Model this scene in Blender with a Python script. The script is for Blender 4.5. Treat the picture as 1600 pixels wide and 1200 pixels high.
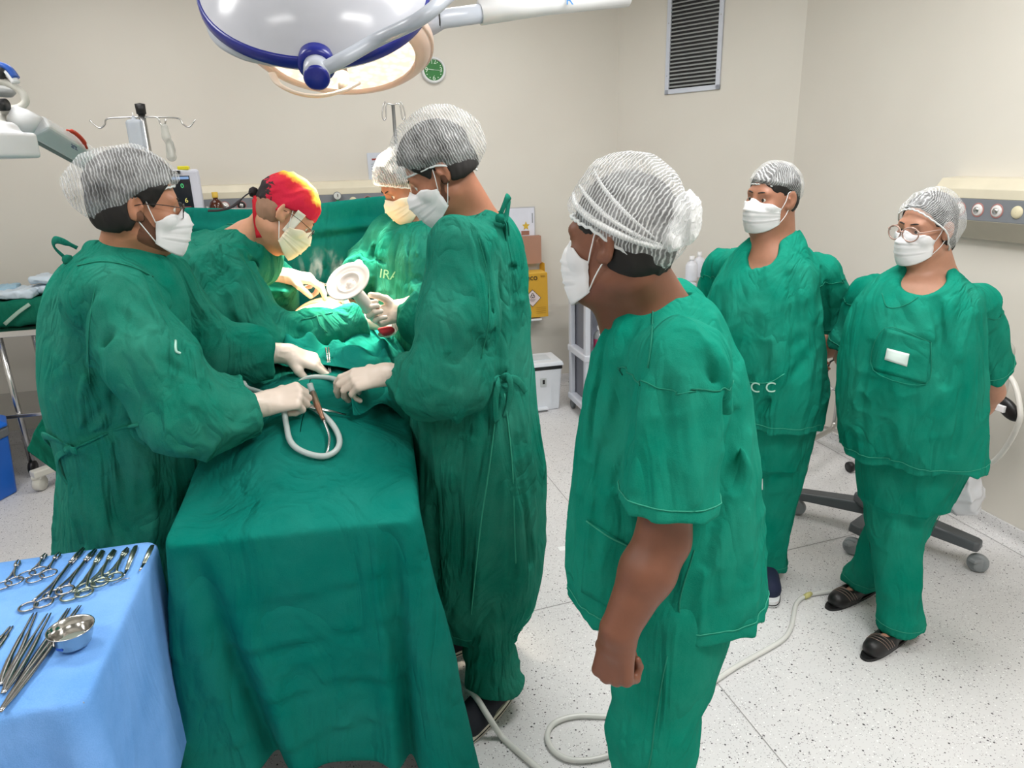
import bpy, math, numpy as np
from mathutils import Matrix, Vector
PI = math.pi
scn = bpy.context.scene
COL = scn.collection
for o in list(bpy.data.objects): bpy.data.objects.remove(o)

# ---------------------------------------------------------------- camera
CAM_H = 1.68; FPX = 1080.0
PITCH, ROLL, YAW = math.radians(17.65), math.radians(1.8), math.radians(13.6)
_h = np.array([math.sin(YAW), math.cos(YAW), 0.0])
FWD = _h*math.cos(PITCH) + np.array([0, 0, -math.sin(PITCH)])
_r = np.array([math.cos(YAW), -math.sin(YAW), 0.0]); _u = np.cross(_r, FWD)
CR = _r*math.cos(ROLL) - _u*math.sin(ROLL); CU = _u*math.cos(ROLL) + _r*math.sin(ROLL)
CPOS = np.array([0, 0, CAM_H])
cam_d = bpy.data.cameras.new('camera'); cam = bpy.data.objects.new('camera', cam_d); COL.objects.link(cam)
cam_d.sensor_fit = 'HORIZONTAL'; cam_d.sensor_width = 36; cam_d.lens = 36*FPX/1600; cam_d.clip_start = .05
cam.matrix_world = Matrix(((CR[0], CU[0], -FWD[0], 0), (CR[1], CU[1], -FWD[1], 0), (CR[2], CU[2], -FWD[2], CAM_H), (0, 0, 0, 1)))
scn.camera = cam

def at(px, py, Y):
    "survey helper: the point at real depth Y (metres along the room) that the photo shows at px, py"
    d = FWD + CR*(px-800)/FPX + CU*(600-py)/FPX
    return CPOS + d*(Y/d[1])
def atz(px, py, Z):
    d = FWD + CR*(px-800)/FPX + CU*(600-py)/FPX
    return CPOS + d*((Z-CAM_H)/d[2])
def atx(px, py, X):
    d = FWD + CR*(px-800)/FPX + CU*(600-py)/FPX
    return CPOS + d*(X/d[0])

# ---------------------------------------------------------------- world, light, exposure
scn.view_settings.view_transform = 'Standard'; scn.view_settings.look = 'None'
scn.view_settings.exposure = 0.0; scn.view_settings.gamma = 1.0; scn.view_settings.use_curve_mapping = False
w = bpy.data.worlds.new('world'); scn.world = w; w.use_nodes = True
w.node_tree.nodes['Background'].inputs[0].default_value = (.9, .95, 1, 1)
w.node_tree.nodes['Background'].inputs[1].default_value = .04
CEIL = 2.95
def area_light(name, loc, sx, sy, power, color, rot=(0, 0, 0)):
    l = bpy.data.lights.new(name, 'AREA'); l.shape = 'RECTANGLE'; l.size = sx; l.size_y = sy
    l.energy = power; l.color = color
    o = bpy.data.objects.new(name, l); COL.objects.link(o); o.location = loc; o.rotation_euler = rot
    return o
PANELS = [(-1.5, .2), (1.2, .2), (-1.5, 2.2), (1.3, 1.9), (-1.2, 4.0), (.9, 3.7)]
for (x, y), pw in zip(PANELS, (17, 40, 25, 36, 4.5, 13)):
    area_light('ceiling_panel_light', (x, y, CEIL-.03), 1.15, .55, pw, (1.0, .99, .98))

# ---------------------------------------------------------------- materials
def rgb(r, g, b):
    f = lambda c: (c/255/12.92) if c/255 <= .04045 else ((c/255+.055)/1.055)**2.4
    return (f(r), f(g), f(b), 1)
MATS = {}
class NT:
    def __init__(s, name):
        s.m = bpy.data.materials.new(name); s.m.use_nodes = True; s.t = s.m.node_tree
        s.b = s.t.nodes['Principled BSDF']; s.out = s.t.nodes['Material Output']
    def n(s, typ, **kw):
        nd = s.t.nodes.new(typ)
        for k, v in kw.items():
            if k in nd.inputs.keys(): nd.inputs[k].default_value = v
            else: setattr(nd, k, v)
        return nd
    def l(s, a, b): s.t.links.new(a, b)
    def coord(s, scale=(1, 1, 1), rot=(0, 0, 0)):
        tc = s.n('ShaderNodeTexCoord'); mp = s.n('ShaderNodeMapping')
        mp.inputs['Scale'].default_value = scale; mp.inputs['Rotation'].default_value = rot
        s.l(tc.outputs['Object'], mp.inputs['Vector']); return mp.outputs['Vector']
    def noise(s, vec, scale, detail=4, rough=.55, dist=0):
        nd = s.n('ShaderNodeTexNoise'); nd.inputs['Scale'].default_value = scale
        nd.inputs['Detail'].default_value = detail; nd.inputs['Roughness'].default_value = rough
        nd.inputs['Distortion'].default_value = dist
        s.l(vec, nd.inputs['Vector']); return nd.outputs['Fac']
    def ramp(s, fac, stops):
        r = s.n('ShaderNodeValToRGB'); e = r.color_ramp.elements
        while len(e) < len(stops): e.new(.5)
        for el, (p, c) in zip(e, stops): el.position = p; el.color = c
        s.l(fac, r.inputs['Fac']); return r.outputs['Color']
    def math(s, op, a, b=None, c=None):
        nd = s.n('ShaderNodeMath', operation=op)
        for i, v in enumerate((a, b, c)):
            if v is None: continue
            if isinstance(v, (int, float)): nd.inputs[i].default_value = v
            else: s.l(v, nd.inputs[i])
        return nd.outputs[0]
    def bump(s, h, strength, dist=.01):
        b = s.n('ShaderNodeBump'); b.inputs['Strength'].default_value = strength; b.inputs['Distance'].default_value = dist
        s.l(h, b.inputs['Height']); s.l(b.outputs['Normal'], s.b.inputs['Normal']); return b
def plain(name, col, rough=.5, metal=0, **kw):
    if name in MATS or col is None: return MATS[name]
    t = NT(name); t.b.inputs['Base Color'].default_value = col
    t.b.inputs['Roughness'].default_value = rough; t.b.inputs['Metallic'].default_value = metal
    v = t.coord(); n = t.noise(v, 6, 3)
    c2 = tuple(min(1, c*1.04) for c in col[:3])+(1,); c1 = tuple(c*.94 for c in col[:3])+(1,)
    t.l(t.ramp(n, [(.3, c1), (.7, c2)]), t.b.inputs['Base Color'])
    for k, x in kw.items(): t.b.inputs[k].default_value = x
    MATS[name] = t.m; return t.m
def cloth(name, col, wr=.5, scale=9, pale=.06, sheen=.0):
    "woven cotton: faded patches, soft creases, fine weave"
    if name in MATS: return MATS[name]
    t = NT(name); v = t.coord(); vs = t.coord((1.6, 1.6, .55))
    n = t.noise(v, 5, 5, .6)
    hi = tuple(c+(1-c)*pale*.55 for c in col[:3])+(1,); lo = tuple(c*.84 for c in col[:3])+(1,)
    n2 = t.noise(v, 420, 2, .6)
    mixv = t.math('ADD', t.math('MULTIPLY', n, .75), t.math('MULTIPLY', n2, .25))
    t.l(t.ramp(mixv, [(.35, lo), (.62, hi)]), t.b.inputs['Base Color'])
    t.b.inputs['Roughness'].default_value = .95; t.b.inputs['Sheen Weight'].default_value = sheen
    t.b.inputs['Sheen Roughness'].default_value = .5; t.b.inputs['Sheen Tint'].default_value = hi
    t.b.inputs['Specular IOR Level'].default_value = .05
    f = t.noise(vs, scale, 3, .5, 1.2)
    rid = t.math('ABSOLUTE', t.math('SUBTRACT', f, .5))
    h = t.math('ADD', t.math('MULTIPLY', rid, wr*2.2), t.math('MULTIPLY', n2, .02))
    f2 = t.noise(v, scale*3.2, 3, .55, .6)
    h = t.math('ADD', h, t.math('MULTIPLY', f2, wr*.18))
    t.bump(h, .75, .04); MATS[name] = t.m; return t.m
def skin(name, col):
    if name in MATS: return MATS[name]
    t = NT(name); v = t.coord(); n = t.noise(v, 14, 4, .6); n2 = t.noise(v, 260, 2)
    r = (min(1, col[0]*1.05), col[1]*1.0, col[2]*.97, 1); d = (col[0]*.86, col[1]*.82, col[2]*.8, 1)
    t.l(t.ramp(n, [(.3, d), (.7, r)]), t.b.inputs['Base Color'])
    t.b.inputs['Roughness'].default_value = .48; t.b.inputs['Subsurface Weight'].default_value = .06
    t.b.inputs['Subsurface Radius'].default_value = (.012, .004, .002); t.b.inputs['Subsurface Scale'].default_value = .6
    t.bump(n2, .12, .001); MATS[name] = t.m; return t.m
def emit(name, col, st):
    t = NT(name); e = t.n('ShaderNodeEmission'); e.inputs[0].default_value = col; e.inputs[1].default_value = st
    t.l(e.outputs[0], t.out.inputs[0]); return t.m
def capmat(name, base=.42, amp=.55, tint=(.84, .86, .87), freq=60, M=None, tip=.25):
    "thin crimped non-woven: see-through white with crimp lines"
    if name in MATS: return MATS[name]
    t = NT(name); v = t.coord()
    wv = t.n('ShaderNodeTexWave', wave_type='BANDS', bands_direction='X'); wv.inputs['Scale'].default_value = freq
    wv.inputs['Distortion'].default_value = 5.5; wv.inputs['Detail'].default_value = 2; wv.inputs['Detail Scale'].default_value = .9
    wv.inputs['Detail Roughness'].default_value = .65
    cx = t.n('ShaderNodeCombineXYZ'); M = np.eye(3) if M is None else np.array(M)
    for k, a_ in enumerate((M[:, 1]+M[:, 2]*tip, M[:, 2]-M[:, 1]*tip, M[:, 0])):
        d = t.n('ShaderNodeVectorMath', operation='DOT_PRODUCT'); t.l(v, d.inputs[0]); d.inputs[1].default_value = tuple(a_); t.l(d.outputs['Value'], cx.inputs[k])
    t.l(cx.outputs[0], wv.inputs['Vector'])
    n = t.noise(v, 24, 4, .7); n3 = t.noise(v, 150, 2, .6); pa = t.noise(v, 11, 2, .5)
    rid = t.math('MULTIPLY', t.math('POWER', wv.outputs['Fac'], 3.0), t.math('MINIMUM', t.math('MULTIPLY', pa, 1.7), 1.0))
    a = t.math('ADD', t.math('MULTIPLY', rid, amp), t.math('MULTIPLY', n, .7))
    a = t.math('ADD', a, base-.38); a = t.math('ADD', a, t.math('MULTIPLY', n3, .12))
    a = t.math('MINIMUM', t.math('MAXIMUM', a, .05), .97)
    t.b.inputs['Base Color'].default_value = tint+(1,); t.b.inputs['Roughness'].default_value = .7
    t.b.inputs['Transmission Weight'].default_value = 0
    t.l(a, t.b.inputs['Alpha'])
    t.bump(t.math('ADD', rid, t.math('MULTIPLY', n3, .6)), .5, .004); MATS[name] = t.m; return t.m

GREEN = rgb(10, 140, 108); GREEN2 = rgb(62, 158, 124); DRAPE = rgb(0, 128, 106)
M_scrub = cloth('scrub_cotton', rgb(0, 134, 111), .5, 5, .03)
M_gown = cloth('gown_cotton', rgb(6, 122, 101), .8, 5, .05)
M_gown2 = cloth('gown_cotton_faded', rgb(4, 120, 99), .8, 5, .05)
M_drape = cloth('drape_cotton', rgb(0, 119, 106), .55, 4, .02)
M_drape_dk = cloth('drape_cotton_dark', rgb(4, 104, 82), .5, 6, .02)
M_seam = plain('seam_thread', rgb(10, 126, 102), .9)
M_seam_lt = plain('seam_thread_light', rgb(50, 158, 132), .9)
M_hair = plain('dark_hair', rgb(20, 15, 13), .7)
M_white = plain('white_enamel', rgb(228, 230, 232), .25)
M_mask = plain('mask_nonwoven', rgb(232, 232, 234), .8, **{'Subsurface Weight': 0.0})
M_glove = plain('latex_glove', rgb(228, 210, 196), .38)
M_steel = plain('stainless_steel', (.62, .62, .62, 1), .22, 1.0)
M_steel_dk = plain('brushed_steel', (.42, .43, .44, 1), .38, 1.0)
M_black = plain('black_plastic', rgb(22, 22, 24), .4)
M_navy = plain('navy_plastic', rgb(22, 32, 128), .3)
M_greyp = plain('grey_plastic', rgb(104, 108, 112), .45)

# ---------------------------------------------------------------- objects
def finish(me, smooth=True):
    me.validate(); me.update()
    if smooth: me.polygons.foreach_set('use_smooth', [True]*len(me.polygons))
ORI = {}
def mesh(name, V, Fq, mat, parent=None, origin=None, smooth=True, tri=None, solid=0, bevel=0, subd=0, mats=None, mi=None):
    """link ONE mesh object; V in world metres, stored relative to the thing's base"""
    V = np.asarray(V, float)
    if parent is not None: o0 = ORI[parent.name]
    else: o0 = np.array(origin if origin is not None else (V.mean(0)[0], V.mean(0)[1], V[:, 2].min()))
    me = bpy.data.meshes.new(name)
    if isinstance(Fq, np.ndarray):
        L = V-o0; n = len(Fq)
        me.vertices.add(len(L)); me.vertices.foreach_set('co', L.astype(np.float32).ravel())
        me.loops.add(n*Fq.shape[1]); me.loops.foreach_set('vertex_index', Fq.astype(np.int32).ravel())
        me.polygons.add(n); me.polygons.foreach_set('loop_start', np.arange(0, n*Fq.shape[1], Fq.shape[1], dtype=np.int32))
        me.update(calc_edges=True)
    else:
        me.from_pydata([tuple(v) for v in V-o0], [], Fq)
    finish(me, smooth)
    for m in (mats or [mat]): me.materials.append(m)
    if mi is not None: me.polygons.foreach_set('material_index', list(mi))
    ob = bpy.data.objects.new(name, me); COL.objects.link(ob)
    if parent is not None: ob.parent = parent
    else: ob.location = o0
    ORI[ob.name] = o0
    if solid: md = ob.modifiers.new('solid', 'SOLIDIFY'); md.thickness = solid; md.offset = 0
    if bevel:
        md = ob.modifiers.new('bevel', 'BEVEL'); md.width = bevel; md.segments = 3; md.limit_method = 'ANGLE'
    if subd: md = ob.modifiers.new('sub', 'SUBSURF'); md.levels = md.render_levels = subd
    return ob
def thing(name, label, cat, loc, group=None):
    o = bpy.data.objects.new(name, None); COL.objects.link(o); o.location = loc; o.empty_display_size = .05
    ORI[o.name] = np.array(loc, float); tag(o, label, cat, group); return o
def tag(o, label, cat, group=None):
    o['label'] = label; o['category'] = cat
    if group: o['group'] = group
    return o
def struct(o): o['kind'] = 'structure'; return o

class MB:
    "collects shapes that belong to one part"
    def __init__(s): s.V = []; s.F = []
    def add(s, V, F):
        n = len(s.V); s.V += [tuple(v) for v in V]; s.F += [tuple(i+n for i in f) for f in F]; return s
    def box(s, c, size, R=None, taper=1.0):
        x, y, z = [a/2 for a in size]
        P = np.array([(-x, -y, -z), (x, -y, -z), (x, y, -z), (-x, y, -z), (-x*taper, -y*taper, z), (x*taper, -y*taper, z), (x*taper, y*taper, z), (-x*taper, y*taper, z)])
        if R is not None: P = P@np.array(R).T
        return s.add(P+np.array(c), [(0, 3, 2, 1), (4, 5, 6, 7), (0, 1, 5, 4), (1, 2, 6, 5), (2, 3, 7, 6), (3, 0, 4, 7)])
    def tube(s, pts, r, n=10, closed=False, cap=True, flat=1.0, up=None):
        pts = [np.array(p, float) for p in pts]; m = len(pts)
        rs = r if hasattr(r, '__len__') else [r]*m
        T = []
        for i in range(m):
            a = pts[(i-1) % m] if (closed or i > 0) else pts[i]; b = pts[(i+1) % m] if (closed or i < m-1) else pts[i]
            t = b-a; T.append(t/(np.linalg.norm(t)+1e-9))
        ref = np.array(up if up is not None else ((0, 0, 1) if abs(T[0][2]) < .9 else (1, 0, 0)), float)
        x = np.cross(T[0], ref); x /= np.linalg.norm(x)+1e-9; V = []
        for i in range(m):
            if up is not None: x = np.cross(T[i], ref)
            x = x-T[i]*(x@T[i]); x /= np.linalg.norm(x)+1e-9; y = np.cross(T[i], x)
            for k in range(n):
                a = 2*PI*k/n; V.append(pts[i]+rs[i]*(x*math.cos(a)+y*math.sin(a)*flat))
        F = []
        for i in range(m if closed else m-1):
            j = (i+1) % m
            for k in range(n): F.append((i*n+k, i*n+(k+1) % n, j*n+(k+1) % n, j*n+k))
        if cap and not closed: F += [tuple(range(n-1, -1, -1)), tuple((m-1)*n+k for k in range(n))]
        return s.add(V, F)
    def lathe(s, c, prof, n=32, axis=(0, 0, 1), cap=True, xdir=None, sx=1.0):
        z = np.array(axis, float); z /= np.linalg.norm(z)
        x = np.array(xdir if xdir is not None else ((1, 0, 0) if abs(z[0]) < .9 else (0, 1, 0)), float); x = x-z*(x@z); x /= np.linalg.norm(x); y = np.cross(z, x)
        c = np.array(c, float); V = []; F = []; m = len(prof)
        for (r, h) in prof:
            for k in range(n):
                a = 2*PI*k/n; V.append(c+x*r*sx*math.cos(a)+y*r*math.sin(a)+z*h)
        for i in range(m-1):
            for k in range(n): F.append((i*n+k, i*n+(k+1) % n, (i+1)*n+(k+1) % n, (i+1)*n+k))
        if cap: F += [tuple(range(n-1, -1, -1)), tuple((m-1)*n+k for k in range(n))]
        return s.add(V, F)
    def prism(s, poly, p0, ex, ey, th):
        "flat outline poly (2-D) in axes ex, ey from p0, given thickness th along ex x ey"
        ex = np.array(ex, float); ey = np.array(ey, float); n = np.cross(ex, ey); n /= np.linalg.norm(n); p0 = np.array(p0, float)
        A = [p0+ex*a+ey*b for a, b in poly]; B = [q+n*th for q in A]; k = len(poly)
        return s.add(A+B, [tuple(range(k-1, -1, -1)), tuple(range(k, 2*k))]+[(i, (i+1) % k, k+(i+1) % k, k+i) for i in range(k)])
    def build(s, name, mat, parent=None, **kw): return mesh(name, s.V, s.F, mat, parent, **kw)
def smoothpath(pts, n=8, closed=False):
    P = [np.array(p, float) for p in pts]; m = len(P); out = []
    for i in range(m if closed else m-1):
        a = P[(i-1) % m] if (closed or i > 0) else 2*P[i]-P[i+1]; b = P[i]; c = P[(i+1) % m]
        d = P[(i+2) % m] if (closed or i+2 < m) else 2*c-b
        for k in range(n):
            t = k/n; out.append(.5*((2*b)+(c-a)*t+(2*a-5*b+4*c-d)*t*t+(3*b-a-3*c+d)*t**3))
    if not closed: out.append(P[-1])
    return out
def text_mesh(name, txt, mat, parent, p, ex, ey, size, depth=.0015, align='CENTER'):
    cu = bpy.data.curves.new(name, 'FONT'); cu.body = txt; cu.size = size; cu.align_x = align; cu.align_y = 'CENTER'; cu.extrude = depth/2
    tmp = bpy.data.objects.new(name, cu); me = bpy.data.meshes.new_from_object(tmp)
    bpy.data.objects.remove(tmp)
    V = np.array([v.co[:] for v in me.vertices]); F = [tuple(q.vertices) for q in me.polygons]
    if len(V) == 0: return None
    ex = np.array(ex, float); ey = np.array(ey, float); n = np.cross(ex, ey)
    W = np.array(p)+V[:, :1]*ex+V[:, 1:2]*ey+V[:, 2:3]*n
    return mesh(name, W, F, mat, parent, smooth=False)
# ---------------------------------------------------------------- implicit surfaces (bodies and clothes)
def vnoise(P, seed=0):
    P = P+np.float32(seed*17.31+100.0); I = np.floor(P).astype(np.int32); f = P-I; u = f*f*(3-2*f); r = 0
    for dx in (0, 1):
        wx = u[:, 0] if dx else 1-u[:, 0]
        for dy in (0, 1):
            wy = u[:, 1] if dy else 1-u[:, 1]
            for dz in (0, 1):
                wz = u[:, 2] if dz else 1-u[:, 2]
                h = ((I[:, 0]+dx)*73856093) ^ ((I[:, 1]+dy)*19349663) ^ ((I[:, 2]+dz)*83492791)
                h = (h ^ (h >> 13))*1274126177 & 0x7fffffff
                r = r+wx*wy*wz*((h % 65536)/65535.0)
    return r
def smin(a, b, k):
    if k <= 0: return np.minimum(a, b)
    h = np.clip(.5+.5*(b-a)/k, 0, 1); return b*(1-h)+a*h-k*h*(1-h)
def smax(a, b, k): return -smin(-a, -b, k)
def nrm(v): v = np.array(v, float); return v/(np.linalg.norm(v)+1e-12)
def cone(a, b, ra, rb):
    a = np.array(a, float); b = np.array(b, float); ab = b-a; L = max(1e-9, ab@ab)
    def f(P):
        t = np.clip(((P-a)@ab)/L, 0, 1); return np.linalg.norm(P-(a+t[:, None]*ab), axis=1)-(ra+(rb-ra)*t)
    return f
def ell(c, r, R=None):
    c = np.array(c, float); r = np.array(r, float); R = None if R is None else np.array(R, float)
    def f(P):
        q = P-c
        if R is not None: q = q@R
        k0 = np.linalg.norm(q/r, axis=1); k1 = np.linalg.norm(q/(r*r), axis=1)+1e-9
        return k0*(k0-1)/k1
    return f
def rbox(c, hs, rad, R=None):
    c = np.array(c, float); hs = np.array(hs, float)-rad
    def f(P):
        q = P-c
        if R is not None: q = q@np.array(R)
        q = np.abs(q)-hs
        return np.linalg.norm(np.maximum(q, 0), axis=1)+np.minimum(q.max(1), 0)-rad
    return f
def plane(p, n):
    p = np.array(p, float); n = nrm(n); return lambda P: (P-p)@n
def stack(sl, yaw, inset=0, n=2.3, lo=None, hi=None):
    """upright body of elliptic slices (z, cx, cy, rx, ry); yaw = direction the front faces"""
    S = np.array(sorted(sl), float); zz = np.linspace(S[0, 0], S[-1, 0], 160)
    def mono(x, y):
        m = np.gradient(y, x); out = np.interp(zz, x, y)
        i = np.clip(np.searchsorted(x, zz)-1, 0, len(x)-2); h = x[i+1]-x[i]; t = (zz-x[i])/h
        return (2*t**3-3*t**2+1)*y[i]+(t**3-2*t**2+t)*h*m[i]+(-2*t**3+3*t**2)*y[i+1]+(t**3-t**2)*h*m[i+1]
    T = [mono(S[:, 0], S[:, k]) for k in range(1, 5)]
    fx, fy = math.cos(yaw), math.sin(yaw)
    lo = S[0, 0] if lo is None else lo; hi = S[-1, 0] if hi is None else hi
    def f(P):
        z = P[:, 2]; cx, cy, rx, ry = [np.interp(z, zz, t) for t in T]
        dx = P[:, 0]-cx; dy = P[:, 1]-cy
        u = (dx*fy-dy*fx)/(rx-inset); v = (dx*fx+dy*fy)/(ry-inset)
        rho = (np.abs(u)**n+np.abs(v)**n)**(1/n)+1e-6
        q = np.sqrt(dx*dx+dy*dy)
        d = np.where(rho > .25, q*(1-1/rho), -(np.minimum(rx, ry)-inset)*.75)*.92
        return smax(smax(d, z-(hi-inset), .03), (lo+inset*0)-z, .004)
    return f
class Group:
    def __init__(s, c, M, R, prims, bound):
        s.c = np.array(c, float); s.M = np.array(M, float); s.pr = prims; s.R = bound
    def __call__(s, P):
        q = P-s.c; dist = np.linalg.norm(q, axis=1); out = dist-s.R*.8; m = dist < s.R*1.35
        if m.any():
            L = q[m]@s.M; d = None
            for (f, k, op) in s.pr:
                e = f(L)
                d = e if d is None else (smin(d, e, k) if op == '+' else smax(d, -e, k) if op == '-' else smax(d, e, k))
            out[m] = d
        return out
class Field:
    def __init__(s): s.ops = []; s.dl = []; s.cr = []
    def add(s, f, k=.02, op='+'): s.ops.append((f, k, op)); return s
    def base(s, P):
        d = None
        for f, k, op in s.ops:
            e = f(P)
            d = e if d is None else (smin(d, e, k) if op == '+' else smax(d, -e, k) if op == '-' else smax(d, e, k))
        return d
    def disp(s, P):
        r = np.zeros(len(P))
        for (amp, dr, fa, fl, seed, mk) in s.dl:
            dr = nrm(dr); a = np.cross(dr, (0, 0, 1) if abs(dr[2]) < .8 else (0, 1, 0)); a = nrm(a); b = np.cross(dr, a)
            w0 = vnoise(P*3.1, seed+5)-.5
            Q = np.stack([P@a*fa+w0*1.1, P@b*fa+w0*.8, P@dr*fl], 1)
            n = vnoise(Q, seed); n = 1-np.abs(2*n-1); n = n*n*(1.6-.6*n)-.52
            g = amp*n
            if mk is not None:
                c, R = mk
                if np.isscalar(R): g = g*np.exp(-((P-np.array(c))**2).sum(1)/(R*R))
                else: g = g*np.clip((c-P[:, 2])/R[0], 0, 1)      # grows downwards from height c over R[0]
            r += g
        for (pts, wd, hgt) in s.cr:
            for a, b in zip(pts[:-1], pts[1:]):
                a = np.array(a, float); b = np.array(b, float); ab = b-a; t = ((P-a)@ab)/(ab@ab); tc = np.clip(t, 0, 1)
                e = np.linalg.norm(P-(a+tc[:, None]*ab), axis=1)
                tp = np.clip(np.minimum(t+.25, 1.25-t)*3, 0, 1)
                r += hgt*np.exp(-(e/wd)**2)*(1-.35*(e/wd)**2)*tp
        return r
    def folds(s, amp, dr, fa, fl=2.0, seed=0, mk=None): s.dl.append((amp, dr, fa, fl, seed, mk)); return s
    def crease(s, pts, wd=.02, hgt=.01): s.cr.append((pts, wd, hgt)); return s
    def __call__(s, P):
        out = np.empty(len(P))
        for i in range(0, len(P), 400000):
            Q = P[i:i+400000]; d = s.base(Q)
            if s.dl or s.cr:
                m = np.abs(d) < .07
                if m.any(): d[m] -= s.disp(Q[m])
            out[i:i+400000] = d
        return out
    def grad(s, P):
        e = .0012; g = 0
        for v in ((1, -1, -1), (-1, -1, 1), (-1, 1, -1), (1, 1, 1)): g = g+np.outer(s(P+np.array(v)*e), v)
        return g/(np.linalg.norm(g, axis=1, keepdims=True)+1e-9)
    def project(s, P, iso=0.0, it=3):
        P = np.array(P, float)
        for _ in range(it):
            P = P-s.grad(P)*np.clip((s(P)-iso), -.04, .04)[:, None]
        return P
def nets(F, lo, hi, h):
    "surface nets, evaluated only near the surface"
    lo = np.array(lo, float); hi = np.array(hi, float); B = 4
    nb = np.ceil((hi-lo)/(h*B)).astype(int); n = nb*B
    ax = [lo[i]+(np.arange(nb[i])+.5)*h*B for i in range(3)]
    G = np.stack(np.meshgrid(*ax, indexing='ij'), -1).reshape(-1, 3)
    d = np.empty(len(G))
    for i in range(0, len(G), 400000): d[i:i+400000] = F.base(G[i:i+400000])
    pad = .035 if (F.dl or F.cr) else .008
    keep = (np.abs(d) < h*B*1.15+pad).reshape(nb)
    need = np.zeros(n+1, bool); kb = np.argwhere(keep)
    off = np.stack(np.meshgrid(*[np.arange(B+1)]*3, indexing='ij'), -1).reshape(-1, 3)
    for o in off: q = kb*B+o; need[q[:, 0], q[:, 1], q[:, 2]] = True
    idx = np.argwhere(need); vals = F(lo+idx*h)
    D = np.full(n+1, np.nan, np.float32); D[need] = vals; D[D == 0] = 1e-6
    # cells
    c = [D[dx:n[0]+dx, dy:n[1]+dy, dz:n[2]+dz] for dx in (0, 1) for dy in (0, 1) for dz in (0, 1)]
    neg = sum((q < 0).astype(np.int8) for q in c); ok = np.ones(n, bool)
    for q in c: ok &= ~np.isnan(q)
    act = ok & (neg > 0) & (neg < 8); cells = np.argwhere(act); V = np.zeros((len(cells), 3)); cnt = np.zeros(len(cells))
    cv = np.stack([q[act] for q in c], 1); co = np.array([(dx, dy, dz) for dx in (0, 1) for dy in (0, 1) for dz in (0, 1)], float)
    for i in range(8):
        for j in range(i+1, 8):
            if abs(co[i]-co[j]).sum() != 1: continue
            m = (cv[:, i] < 0) != (cv[:, j] < 0); t = cv[m, i]/(cv[m, i]-cv[m, j])
            V[m] += co[i]+(co[j]-co[i])*t[:, None]; cnt[m] += 1
    V = lo+(cells+V/cnt[:, None])*h
    I = np.full(n, -1, np.int32); I[act] = np.arange(len(cells))
    Q = []
    for a in range(3):
        b, e = (a+1) % 3, (a+2) % 3
        def sh(A, da, db, de, full):
            s = [None]*3
            s[a] = slice(0, n[a]); s[b] = slice(1+db, n[b]+db); s[e] = slice(1+de, n[e]+de)
            return A[tuple(s)]
        s0 = [None]*3; s1 = [None]*3
        s0[a] = slice(0, n[a]); s1[a] = slice(1, n[a]+1)
        for s_ in (s0, s1): s_[b] = slice(1, n[b]); s_[e] = slice(1, n[e])
        d0 = D[tuple(s0)]; d1 = D[tuple(s1)]
        with np.errstate(invalid='ignore'): m = ((d0 < 0) != (d1 < 0)) & ~np.isnan(d0) & ~np.isnan(d1)
        def cell(db, de):
            s = [None]*3; s[a] = slice(0, n[a]); s[b] = slice(1+db, n[b]+db); s[e] = slice(1+de, n[e]+de); return I[tuple(s)][m]
        q = np.stack([cell(-1, -1), cell(0, -1), cell(0, 0), cell(-1, 0)], 1)
        fl = (d0[m] < 0); q = np.where(fl[:, None], q, q[:, ::-1]); Q.append(q[(q >= 0).all(1)])
    Q = np.concatenate(Q)
    for _ in range(2):
        g = F.grad(V); V = V-g*np.clip(F(V), -h, h)[:, None]*.9
    return V, Q
def sdfmesh(name, F, lo, hi, h, mat, parent=None, origin=None, **kw):
    V, Q = nets(F, lo, hi, h)
    return mesh(name, V, Q, mat, parent, origin, **kw)
def patch(name, F, c4, mat, parent, nu=14, nv=14, off=.003, solid=.002):
    "piece sewn or stuck on a surface: 4 corners, pressed onto field F"
    c = [np.array(p, float) for p in c4]; P = []
    for j in range(nv+1):
        for i in range(nu+1):
            u, v = i/nu, j/nv; P.append((c[0]*(1-u)+c[1]*u)*(1-v)+(c[3]*(1-u)+c[2]*u)*v)
    P = F.project(P, off, 4); Fq = [(j*(nu+1)+i, j*(nu+1)+i+1, (j+1)*(nu+1)+i+1, (j+1)*(nu+1)+i) for j in range(nv) for i in range(nu)]
    return mesh(name, P, Fq, mat, parent, solid=solid)
def ribbon(name, F, pts, wd, mat, parent, off=.002, n=6, th=.0012, closed=False):
    P = F.project(smoothpath(pts, n, closed), off, 4)
    return MB().tube(list(P), wd, 6, closed).build(name, mat, parent)

def hit(F, px, py, t0=.6, off=0.0):
    "survey helper: where the sight line px, py first meets field F"
    d = FWD+CR*(px-800)/FPX+CU*(600-py)/FPX; L = np.linalg.norm(d); d = d/L; t = t0
    for _ in range(90):
        v = F(np.array([CPOS+d*t]))[0]-off
        if v < .0006 or t > 4: break
        t += max(.0008, v*.7)
    return CPOS+d*t
def hits(F, pts, t0=.6, off=0.0): return [hit(F, p[0], p[1], t0, off) for p in pts]
def hpatch(name, F, c4, mat, parent, nu=12, nv=12, off=.003, solid=.002, t0=.6):
    P = []
    for j in range(nv+1):
        for i in range(nu+1):
            u, v = i/nu, j/nv; c = [np.array(q, float) for q in c4]; q = (c[0]*(1-u)+c[1]*u)*(1-v)+(c[3]*(1-u)+c[2]*u)*v; P.append(hit(F, q[0], q[1], t0, off))
    Fq = [(j*(nu+1)+i, j*(nu+1)+i+1, (j+1)*(nu+1)+i+1, (j+1)*(nu+1)+i) for j in range(nv) for i in range(nu)]
    return mesh(name, np.array(P), Fq, mat, parent, solid=solid)
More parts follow.
